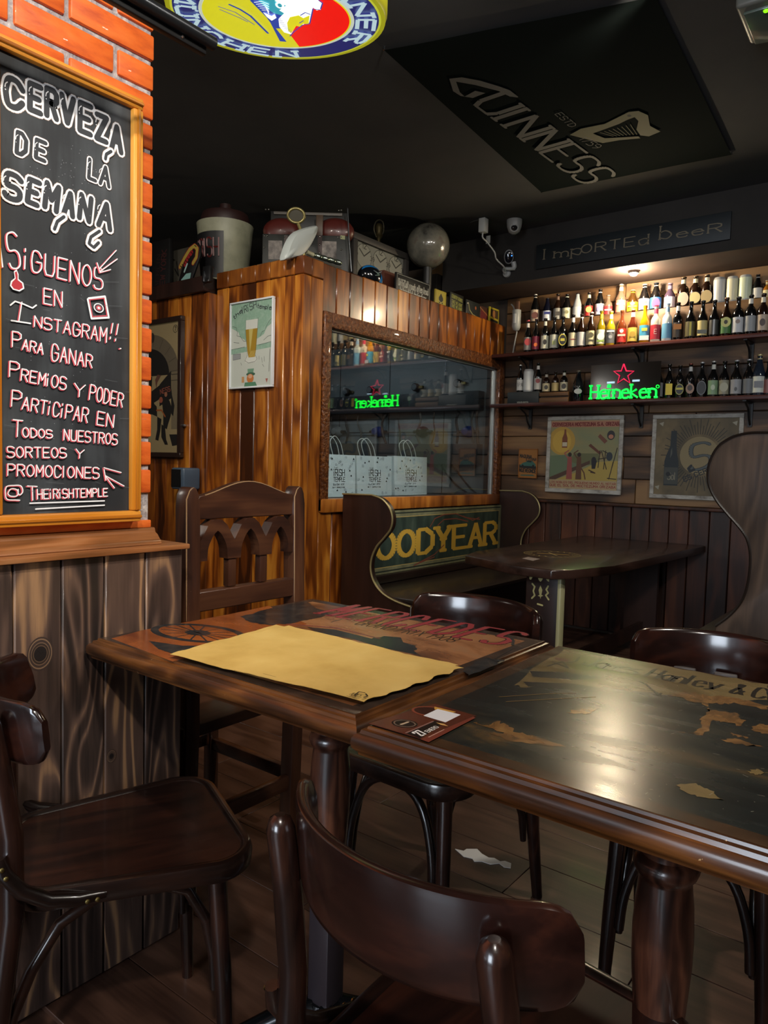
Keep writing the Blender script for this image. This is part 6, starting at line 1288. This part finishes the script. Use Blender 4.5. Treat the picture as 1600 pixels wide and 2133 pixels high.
tart('leather_band', [[(592, 490), (600, 490), (600, 552), (592, 552)]], ['#301b17']); tart('leather_band', [[(662, 490), (671, 490), (671, 550), (662, 550)]], ['#301b17']); tart('metal_corner', [[(709, 490), (719, 491), (719, 499), (709, 498)]], ['#7c8058'])
for sx, sy in ((552, 491), (557, 491), (593, 492), (594, 509), (551, 515), (666, 493), (666, 510), (666, 527), (705, 494), (710, 494), (711, 520), (554, 436), (560, 436), (706, 438), (711, 438)):
    m = MB(); p = onP(sx, sy, dT + (.09 if sy < 450 else 0)); m.lathe([(.006, 0), (.004, .004), (0, .005)], 8, mat=Matrix.Translation(p) @ FH.to_track_quat('-Z', 'Y').to_matrix().to_4x4()); m.build('stud', paint('#c8c8c0', .25, 1), t)
s0_ = (onP(665, 470, dT) - pL).dot(RH); tb('strap', (s0_ - .02, .012, zm), (s0_ + .02, .03, zt3 - .04), paint('#43301f', .5), .003)
m = MB(); m.tube([onP(724, 434, dT - .03), onP(727, 500, dT - .03), onP(732, 566, dT - .03)], .004, 6); m.build('lid_stay', M['chrome'], t)
# brass magnifier / horn ring
pc = onY(617, 449, YC + .16); t = thing('brass_ring_handle', 'brass ring on a short stem, rising behind the white lamp shade', 'ornament', (pc.x, pc.y, pc.z - .11))
dep = (pc - EYE).dot(FW); Rr = 17 / FPX * dep
nrm_ = (EYE - pc).normalized(); rot = nrm_.to_track_quat('Z', 'Y').to_matrix().to_4x4(); m = MB()
ringp = [Matrix.Translation(pc) @ rot @ Vector((Rr * math.cos(k * PI / 12), Rr * .82 * math.sin(k * PI / 12), 0)) for k in range(25)]; m.tube(ringp, .008, 8, cap=False); m.build('ring', paint('#8a8054', .35, .7), t)
m = MB(); m.add([Matrix.Translation(pc) @ rot @ Vector((Rr * math.cos(k * PI / 12), Rr * .82 * math.sin(k * PI / 12), .001)) for k in range(24)], [tuple(range(24))]); m.build('disc', paint('#3a3628', .4), t)
m = MB(); m.tube([onY(621, 465, YC + .16), onY(628, 484, YC + .16), onY(634, 505, YC + .16), (onY(634, 505, YC + .16).x, YC + .16, ZR)], .009, 8); m.build('stem', paint('#a09460', .35, .6), t)
# white almond shaped lamp head
t = thing('white_lamp_head', 'white pointed oval lamp head leaning on the cabin corner', 'lamp', (onY(635, 520, YC + .06).x, YC + .06, ZR)); m = MB()
ol = [(592, 541), (596, 520), (604, 500), (616, 484), (635, 475), (655, 470), (660, 473), (657, 486), (648, 505), (640, 518), (628, 532), (612, 538)]
f_ = [onY(x, y, YC + .05) for x, y in smooth(ol + [ol[0]], 4)[:-1]]; ctr = sum(f_, Vector()) / len(f_)
n = len(f_); vs = f_ + [ctr + (p - ctr) * .9 + Vector((0, -.018, 0)) for p in f_] + [ctr + (p - ctr) * .5 + Vector((0, -.026, 0)) for p in f_] + [p + Vector((0, .03, 0)) for p in f_]
m.add(vs, [(i, (i + 1) % n, n + (i + 1) % n, n + i) for i in range(n)] + [(n + i, n + (i + 1) % n, 2 * n + (i + 1) % n, 2 * n + i) for i in range(n)] + [tuple(range(2 * n, 3 * n)), tuple(range(3 * n, 4 * n))[::-1]] + [(i, 3 * n + i, 3 * n + (i + 1) % n, (i + 1) % n) for i in range(n)], 0, True)
m.build('shade', paint('#a6acaa', .4), t)
m = MB(); m.box((ctr.x - .02, YC + .081, ZR), (ctr.x + .02, YC + .11, ctr.z)); m.build('prop_foot', M['dark'], t)
# ribbed metal hose
p0, p1 = onY(652, 531, YC + .055), onY(709, 548, YC + .055); t = thing('ribbed_metal_tube', 'short shiny ribbed metal tube lying on the cabin edge in front of the trunk', 'tube', p0); m = MB(); pts = []; rd = []
for k in range(41): s_ = k / 40; pts.append(p0 + (p1 - p0) * s_); rd.append(.013 + .0025 * math.sin(k * PI * .9))
m.tube(pts, rd, 12); m.build('ribbed_body', paint('#8a9488', .22, .9), t); m = MB(); m.tube([p0 + Vector((-.05, 0, .004)), p0], .012, 10); m.build('end_socket', paint('#a8a488', .4), t)
zmid = min(p0.z, p1.z) - .015
m = MB(); m.box((p0.x - .05, p0.y - .01, ZR), (p1.x, p1.y + .02, max(ZR + .01, zmid))); m.build('rest_block', paint('#232423', .5), t)
# framed triple clock
Yk = YC + .20; qx = [onY(x, y, Yk) for x, y in ((738, 478), (853, 532), (738, 585), (853, 610))]
t = thing('clock_frame', 'grey framed picture of three clock faces showing ten past ten', 'clock', ((qx[0].x + qx[1].x) / 2, Yk, ZR)); zc0, zc1 = ZR, (qx[0].z + qx[1].z) / 2; fr_ = .04
for a_, b_ in (((qx[0].x, Yk, zc0), (qx[1].x, Yk + .05, zc0 + fr_)), ((qx[0].x, Yk, zc1 - fr_), (qx[1].x, Yk + .05, zc1)), ((qx[0].x, Yk, zc0 + fr_), (qx[0].x + fr_, Yk + .05, zc1 - fr_)), ((qx[1].x - fr_, Yk, zc0 + fr_), (qx[1].x, Yk + .05, zc1 - fr_))): bx(a_, b_).build('frame_bar', paint('#2e2b29', .55), t, bevel=.004)
bx((qx[0].x + .01, Yk + .02, zc0 + .01), (qx[1].x - .01, Yk + .045, zc1 - .01)).build('panel', paint('#6c6c64', .6), t)
a = Art((0, Yk + .019, 0), (1, 0, 0), (0, 0, 1)); W3_ = (qx[1].x - qx[0].x - 2 * fr_) / 3
for k in range(3):
    c_ = (qx[0].x + fr_ + W3_ * (k + .5), zc1 - fr_ - .075); a.disc(c_, W3_ * .46, W3_ * .46, '#24241f'); a.disc(c_, W3_ * .44, W3_ * .44, '#7a7a70')
    a.line([c_, (c_[0] - .045, c_[1] + .035)], .008, '#141412'); a.line([c_, (c_[0] + .055, c_[1] + .04)], .007, '#141412')
    a.text('12', (c_[0] - .02, c_[1] + .045), (c_[0] + .02, c_[1] + .045), .03, .005, '#1c1c18'); a.text('3', (c_[0] + .06, c_[1] - .012), (c_[0] + .075, c_[1] - .012), .025, .004, '#1c1c18'); a.text('9', (c_[0] - .075, c_[1] - .012), (c_[0] - .06, c_[1] - .012), .025, .004, '#1c1c18'); a.text('6', (c_[0] - .008, c_[1] - .075), (c_[0] + .008, c_[1] - .075), .025, .004, '#1c1c18')
a.build('clock_faces', t)
# brass bell lamp with wire loop
p = onY(789, 490, YC + .33); t = thing('brass_bell', 'small brass bell-shaped finial with a wire loop behind the clocks', 'ornament', (p.x, p.y, ZR)); zb_ = onY(789, 492, YC + .33).z; m = MB()
m.lathe([(.05, 0), (.05, .02), (.012, .04), (.012, zb_ - ZR - .02), (.028, zb_ - ZR), (.022, zb_ - ZR + .02), (.03, zb_ - ZR + .05), (.02, zb_ - ZR + .075), (0, zb_ - ZR + .08)], 16, (p.x, p.y, ZR)); m.build('stem', paint('#5a5036', .35, .8), t)
m = MB(); m.tube(smooth3([onY(x, y, YC + .33) for x, y in ((784, 494), (779, 478), (782, 464), (790, 458), (798, 464), (799, 480), (794, 495))]), .004, 6); m.build('wire_loop', paint('#7a7460', .3, .8), t)
# helmet
pc = onY(771, 572, YC + .09); t = thing('sports_helmet', 'glossy toy helmet in black, blue and white with a silver mark', 'helmet', (pc.x, pc.y, ZR)); dep = (pc - EYE).dot(FW); Rh = 27 / FPX * dep; m = MB()
Hm = Matrix.Translation((pc.x, pc.y, ZR + Rh * .86)) @ Matrix.Rotation(math.radians(22), 4, 'Y'); mi_ = []
N1, N2 = 20, 16; vs = []; cols_ = []
for j in range(N2 + 1):
    th_ = PI * j / N2
    for i in range(N1): an = 2 * PI * i / N1; vs.append(Hm @ Vector((Rh * 1.12 * math.cos(th_), Rh * .92 * math.sin(th_) * math.cos(an), Rh * .92 * math.sin(th_) * math.sin(an))))
for j in range(N2): m.add([], [], 0)
fs = [(j * N1 + i, j * N1 + (i + 1) % N1, (j + 1) * N1 + (i + 1) % N1, (j + 1) * N1 + i) for j in range(N2) for i in range(N1)]; m.add(vs, fs, 0, True)
m.mi = [(2 if j < 5 else (1 if j == 5 or (j == 6) else (0 if not (4 < i < 8) else 1))) for j in range(N2) for i in range(N1)]
m.build('shell', [paint('#0a0d12', .15, coat=.8), paint('#1c6aa8', .2, coat=.6), paint('#b4bcc0', .25, coat=.5)], t)
fr0 = Hm @ Vector((-.2 * Rh, -.95 * Rh, .1 * Rh)); m = MB(); m.tube([fr0 + Vector((-.045, 0, .01)), fr0 + Vector((-.01, -.002, .0)), fr0 + Vector((.03, 0, .02))], [.002, .005, .002], 6); m.tube([fr0 + Vector((-.03, 0, -.015)), fr0 + Vector((.005, -.002, -.005))], [.002, .004], 6); m.build('silver_mark', paint('#9aa4ac', .25, .6), t)
# small wooden box and quote sign
pa, pb = onY(800, 585, YC + .12), onY(827, 600, YC + .12); ztp = onY(812, 566, YC + .12).z; t = thing('small_box', 'small brown box with a white side behind the helmet', 'box', (pa.x, pa.y, ZR)); bx((pa.x, YC + .12, ZR), (pb.x - .025, YC + .2, ztp)).build('body', paint('#4a2418', .5), t, bevel=.003); bx((pb.x - .0245, YC + .12, ZR), (pb.x - .003, YC + .19, ztp - .004)).build('white_side', paint('#5f686c', .5), t)
pl_ = [onY(x, y, YC + .05) for x, y in ((826, 568), (896, 590), (898, 628), (830, 608))]; t = thing('quote_sign', 'black sign reading Difficult roads often lead to beautiful destinations', 'sign', (pl_[0].x, YC + .05, ZR))
zq0, zq1 = ZR + .001, (pl_[0].z + pl_[1].z) / 2; bx((pl_[0].x, YC + .05, zq0), (pl_[1].x, YC + .065, zq1)).build('board', M['black'], t, bevel=.003)
a = Art((0, YC + .0494, 0), (1, 0, 0), (0, 0, 1)); x0_, x1_ = pl_[0].x, pl_[1].x; hh_ = zq1 - zq0; a.line([(x0_ + .008, zq1 - .008), (x1_ - .008, zq1 - .008)], .0025, '#8a8a84'); a.line([(x0_ + .008, zq0 + .004), (x0_ + .008, zq1 - .008)], .0025, '#8a8a84'); a.line([(x1_ - .008, zq0 + .004), (x1_ - .008, zq1 - .008)], .0025, '#8a8a84')
zb1 = onY(862, 605, YC + .049).z; zb2 = onY(862, 620, YC + .049).z
a.text('Difficult roads often lead', (x0_ + .022, zb1), (x1_ - .02, zb1), .042, .0052, '#a8a8a0', con=.6); a.text('to beautiful destinations.', (x0_ + .04, zb2), (x1_ - .03, zb2), .040, .0052, '#a8a8a0', con=.6); a.build('lettering', t)
# wrapped globe
pc = onY(892, 512, YC + .09); dep = (pc - EYE).dot(FW); Rg = 45 / FPX * dep; t = thing('wrapped_globe', 'grey globe wrapped in shiny clear film on a dark stand', 'globe', (pc.x, pc.y, ZR))
gm_ = mottled('old_globe_map', ['#2e2d2a', '#5c5b54', '#6f6c62', '#5a4a44'], 9, .22, .5, (1, 1, 1), 5, .8, 0, 2, .01); m = MB(); K1, K2 = 36, 24
m.lathe([(Rg * math.sin(PI * k / K2), -Rg * math.cos(PI * k / K2)) for k in range(K2 + 1)], K1, (pc.x, pc.y, max(pc.z, ZR + Rg + .03))); m.build('ball', gm_, t); gz = max(pc.z, ZR + Rg + .03)
m = MB(); m.lathe([(.09, 0), (.085, .02), (.03, .03), (.03, gz - Rg - ZR)], 18, (pc.x, pc.y, ZR)); m.tube([(pc.x + Rg * 1.05 * math.cos(q), pc.y, gz + Rg * 1.05 * math.sin(q)) for q in [-PI / 2 + PI * k / 14 for k in range(15)]], .005, 6); m.build('stand', M['black'], t)
# cardboard box and the long dark chest with cards
cpx = [onY(x, y, YC + .36) for x, y in ((935, 527), (976, 540), (978, 600), (935, 585))]; t = thing('cardboard_box', 'brown cardboard box with a yellow label and black handle slot', 'box', (cpx[0].x, YC + .36, ZR)); zc_ = onY(955, 534, YC + .36).z; zlow = onY(955, 592, YC + .36).z
chest_top = zlow - .001
bx((cpx[0].x, YC + .36, chest_top + .002), (cpx[1].x, YC + .55, zc_)).build('body', paint('#6a4e2c', .7), t, bevel=.003); a = Art((0, YC + .3594, 0), (1, 0, 0), (0, 0, 1)); a.rough = .7
a.ppoly([(947, 566), (972, 570), (972, 579), (947, 576)], '#9c9878'); a.ppoly([(962, 560), (972, 561), (972, 578), (962, 577)], '#8c7c34'); a.ppoly([(949, 553), (968, 558), (968, 567), (949, 562)], '#0c0a08'); a.ptext('QOL', (952, 575), (966, 578), 8, .006, '#1c1810'); a.build('label_and_slot', t)
ca, cb_ = onY(905, 600, YC + .34).x, 4.80; t = thing('long_chest', 'long dark studded chest at the back of the cabin top, under the cardboard box', 'chest', ((ca + cb_) / 2, YC + .2, ZR)); bx((ca, YC + .32, ZR), (cb_, YC + .6, chest_top)).build('body', paint('#1d1915', .5), t, bevel=.006)
m = MB()
for k in range(6): m.lathe([(.008, 0), (.006, .005), (0, .006)], 8, mat=Matrix.Translation((ca + .1 + (cb_ - ca - .15) * k / 5, YC + .319, chest_top - .025)) @ Matrix.Rotation(PI / 2, 4, 'X'))
m.build('studs', paint('#7a7460', .3, .9), t)
def card(nm_, lb, xa_, xb_, yt, hexc, art=None, dY=.03, cat='card', dx=0):
    Yc_ = YC + dY; x0_, x1_ = onY(xa_, 620, Yc_).x, onY(xb_, 620, Yc_).x; z1_ = onY((xa_ + xb_) / 2, yt, Yc_).z; t = thing(nm_, lb, cat, ((x0_ + x1_) / 2, Yc_, ZR)); bx((x0_, Yc_, ZR), (x1_, Yc_ + .012, z1_)).build('board', paint(hexc, .5), t, bevel=.002)
    if art: a = Art((x0_, Yc_ - .0006, ZR), (1, 0, 0), (0, 0, 1)); a.rough = .5; art(a, x1_ - x0_, z1_ - ZR); a.build('print', t)
def A1(a, W, H):
    a.poly([(.1 * W, .1 * H), (.9 * W, .1 * H), (.9 * W, .95 * H), (.1 * W, .95 * H)], '#9a8a28'); a.poly([(.35 * W, .2 * H), (.65 * W, .2 * H), (.7 * W, .6 * H), (.5 * W, .85 * H), (.3 * W, .6 * H)], '#141412'); a.line([(.25 * W, .2 * H), (.7 * W, .45 * H)], .005, '#a89a50'); a.line([(.75 * W, .2 * H), (.3 * W, .45 * H)], .005, '#a89a50')
card('yellow_card', 'yellow plaque with a black figure over crossed sticks', 907, 930, 605, '#8c7c24', A1)
def A2(a, W, H):
    for v in (.75, .5, .3): a.text('COUNTRY ROADS' if v == .75 else 'TAKE ME HOME', (.1 * W, v * H), (.9 * W, (v - .08) * H), .022, .003, '#8a8a44')
card('dark_plate', 'dark plate with small yellow-green lettering on the cabin top', 938, 966, 612, '#0f100e', A2, .03, 'sign')
def A3(a, W, H):
    a.line([(.15 * W, .85 * H), (.25 * W, .5 * H), (.5 * W, .3 * H), (.85 * W, .25 * H)], .008, '#8c8658'); a.disc((.7 * W, .7 * H), .01, .012, '#8a4a2a'); a.line([(.05 * W, .8 * H), (.15 * W, .82 * H)], .006, '#a8a49c')
card('horseshoe_plaque', 'dark plaque with a curved pale metal hook', 972, 1000, 628, '#191d1c', A3, .035, 'plaque')
def A4(a, W, H): a.poly([(0, .1 * H), (.9 * W, .1 * H), (.8 * W, .7 * H), (.1 * W, .8 * H)], '#5a1a1c'); a.line([(0, .9 * H), (W, .5 * H)], .008, '#8a5a30')
card('red_plaque', 'dull red and orange plaque leaning beside the yellow can card', 1001, 1020, 640, '#3a1f18', A4, .04, 'plaque')
def A5(a, W, H): a.poly([(.1 * W, .1 * H), (.9 * W, .1 * H), (.9 * W, .35 * H), (.1 * W, .4 * H)], '#14120c'); a.poly([(.1 * W, .5 * H), (.9 * W, .45 * H), (.9 * W, .9 * H), (.1 * W, .9 * H)], '#3a2c1c'); a.disc((.45 * W, .65 * H), .02, .03, '#8a5c30')
card('yellow_label_card', 'small yellow framed card at the right end of the cabin top', 1021, 1041, 642, '#9c8c20', A5, .02)
# white plug adapter on the shelf wall next to the cabin, with its cable
p = onX(1076, 662, 4.68); zt_a, zb_a = onX(1076, 646, 4.68).z, onX(1076, 690, 4.68).z; t = thing('power_adapter', 'white rounded power adapter hanging beside the top shelf left end', 'adapter', (4.68, p.y, zb_a))
m = MB(); r_ = 9 / FPX * 5.2; m.lathe([(0, zb_a), (r_ * .7, zb_a + .008), (r_, zb_a + .03), (r_, zt_a - .004), (r_ * .95, zt_a)], 20, (4.68, p.y, 0)); m.build('body', paint('#8f9290', .4), t)
m = MB(); m.box((4.68 - r_ - .003, p.y - .012, zb_a + .05), (4.68 - r_ + .003, p.y + .006, zt_a - .03)); m.build('slot', paint('#c4c6c4', .3), t, bevel=.002); m = MB(); m.box((4.67, p.y - .02, zt_a), (4.69, p.y + .012, zt_a + .06)); m.build('plug', paint('#5a3c28', .6), t, bevel=.004)
m = MB(); m.tube(smooth3([onX(1077, 690, 4.68), onX(1072, 715, 4.68), onX(1068, 738, 4.70)]), .005, 7); m.tube(smooth3([onX(1072, 645, 4.68), onX(1069, 638, 4.68), onX(1065, 634, 4.68)]), .005, 7); m.build('cable', paint('#8a8c8a', .4), t)
# ================================================================== CEILING DEVICES
wh = paint('#8e8e8c', .4)
p = onZ(1072, 458, ZC); t = thing('dome_camera', 'white dome security camera under the ceiling', 'camera', p); dep = (p - EYE).dot(FW); r_ = 16 / FPX * dep; hD = 27 / FPX * dep
m = MB(); m.lathe([(r_, -.001), (r_, -.02), (r_ * .93, -hD * .55), (r_ * .72, -hD * .9), (r_ * .3, -hD * 1.08), (0, -hD * 1.1)], 24, (p.x, p.y, ZC)); m.build('dome', wh, t)
d = (EYE - p); d.z = -1.0; d.normalize(); ec = Vector((p.x, p.y, ZC - hD * .62)) + d * r_ * .62; rq = Matrix.Translation(ec) @ d.to_track_quat('Z', 'Y').to_matrix().to_4x4(); m = MB(); m.lathe([(r_ * .58, -.01), (r_ * .56, .008), (r_ * .42, .012)], 20, mat=rq, cap=False); m.build('lens_ring', paint('#a4a4a2', .3), t); m = MB(); m.lathe([(r_ * .44, .004), (r_ * .3, .012), (0, .016)], 20, mat=rq); m.build('lens', paint('#1c1c1e', .1, coat=.6), t)
p = onZ(1007, 455, ZC); t = thing('cable_box', 'small white cable box under the ceiling with a hanging white cable', 'cable box', p); m = MB(); m.box((p.x - .025, p.y - .025, ZC - .09), (p.x + .025, p.y + .02, ZC - .0015)); m.build('box', paint('#a8aaa8', .4), t, bevel=.004)
pcam = onX(1060, 535, XS - .06); m = MB(); pe_ = onX(1053, 568, XS - .03); s0 = Vector((p.x, p.y, ZC - .09)); q = [s0, s0 + Vector((0, 0, -.03))] + [onX(x, y, p.x + (XS - .05 - p.x) * k) for x, y, k in ((1015, 505, .2), (1030, 525, .45), (1034, 540, .6), (1050, 556, .85))] + [pe_]
m.tube(smooth3(q), .005, 7); m.build('cable', paint('#a4a6a4', .4), t); pt_ = onX(1016, 498, p.x + .12); m = MB(); m.box((pt_.x - .004, pt_.y - .02, pt_.z - .03), (pt_.x, pt_.y + .01, pt_.z + .02)); m.build('cable_tag', paint('#9a9c98', .5), t)
m = MB(); m.tube([s0 + Vector((-.02, .03, .08)), onY(925, 480, YC + .2)], .003, 6); m.build('taut_wire', paint('#4a4c4a', .4), t)
t = thing('wifi_camera', 'small white camera with black oval face and blue light, on the fascia', 'camera', pe_); m = MB(); dep = (pcam - EYE).dot(FW); r_ = 10 / FPX * dep
d = (EYE - pcam).normalized(); rq = Matrix.Translation(pcam) @ d.to_track_quat('Z', 'Y').to_matrix().to_4x4() @ Matrix.Scale(1.45, 4, (0, 1, 0)); m.lathe([(r_ * .6, -.04), (r_ * .95, -.02), (r_, .0), (r_ * .85, .008)], 24, mat=rq); m.build('body', paint('#a8aaac', .35), t); m = MB(); m.lathe([(r_ * .84, .009), (r_ * .6, .012), (0, .013)], 24, mat=rq); m.build('face', paint('#0a0e18', .1, coat=.7), t)
lb_ = rq @ Vector((r_ * .6, r_ * .15, .014)); m = MB(); m.lathe([(.004, 0), (0, .002)], 8, mat=Matrix.Translation(lb_) @ d.to_track_quat('Z', 'Y').to_matrix().to_4x4()); m.build('blue_light', paint('#3070ff', .3, emit=5), t)
m = MB(); m.tube(smooth3([pcam + Vector((.03, -.02, -.03)), pcam + Vector((.035, -.02, -.07)), pe_ + Vector((-.02, 0, .02)), pe_]), [.018] * 5 + [.012] * 8, 8); m.lathe([(.028, 0), (.026, .012), (.012, .016)], 16, mat=Matrix.Translation((XS - .007, pe_.y, pe_.z)) @ Matrix.Rotation(-PI / 2, 4, 'Y')); m.build('bracket', paint('#9a9c9c', .35), t)
# emergency light at the top right
q = [onZ(x, y, ZC - .05) for x, y in ((1531, 18), (1562, 94), (1650, 80), (1620, -10))]; t = thing('emergency_light', 'grey emergency light box with a greenish lens at the top right corner', 'lamp', q[0])
c4 = sum(q, Vector()) / 4; m = MB(); n = 4; m.add(q + [Vector((p.x, p.y, ZC - .001)) for p in q], [(3, 2, 1, 0), (4, 5, 6, 7)] + [(i, (i + 1) % 4, 4 + (i + 1) % 4, 4 + i) for i in range(4)]); m.build('housing', paint('#6f7068', .4), t, bevel=.012, seg=3)
q2 = [c4 + (p - c4) * .82 + (q[2] - q[0]) * .05 for p in q]; m = MB(); m.add([p + Vector((0, 0, -.008)) for p in q2] + [p + Vector((0, 0, .01)) for p in q2], [(3, 2, 1, 0), (4, 5, 6, 7)] + [(i, (i + 1) % 4, 4 + (i + 1) % 4, 4 + i) for i in range(4)]); m.build('lens', paint('#54645a', .25, coat=.4), t, bevel=.004)
pl2 = onZ(1596, 22, ZC - .0595); m = MB(); m.lathe([(.009, 0), (.007, -.004), (0, -.005)], 12, pl2); m.build('green_led', paint('#70d010', .3, emit=2.2), t)
# torn paper on the floor
rr = random.Random(4)
fpx = [(948, 1768), (966, 1772), (972, 1768), (994, 1768), (1004, 1778), (1018, 1786), (1030, 1787), (1042, 1794), (1052, 1793), (1065, 1798), (1064, 1808), (1050, 1806), (1040, 1798), (1022, 1800), (1004, 1794), (988, 1794), (984, 1788), (966, 1784)]
fp = [onZ(x, y, .002) for x, y in fpx]; m = MB(); n = len(fp); m.add(fp + [p - Vector((0, 0, .0015)) for p in fp], [tuple(range(n)), tuple(range(n, 2 * n))[::-1]] + [(i, (i + 1) % n, n + (i + 1) % n, n + i) for i in range(n)])
simple('torn_paper', 'torn strip of white paper lying on the floor under the tables', 'paper', m, paint('#e0dcd6', .8))
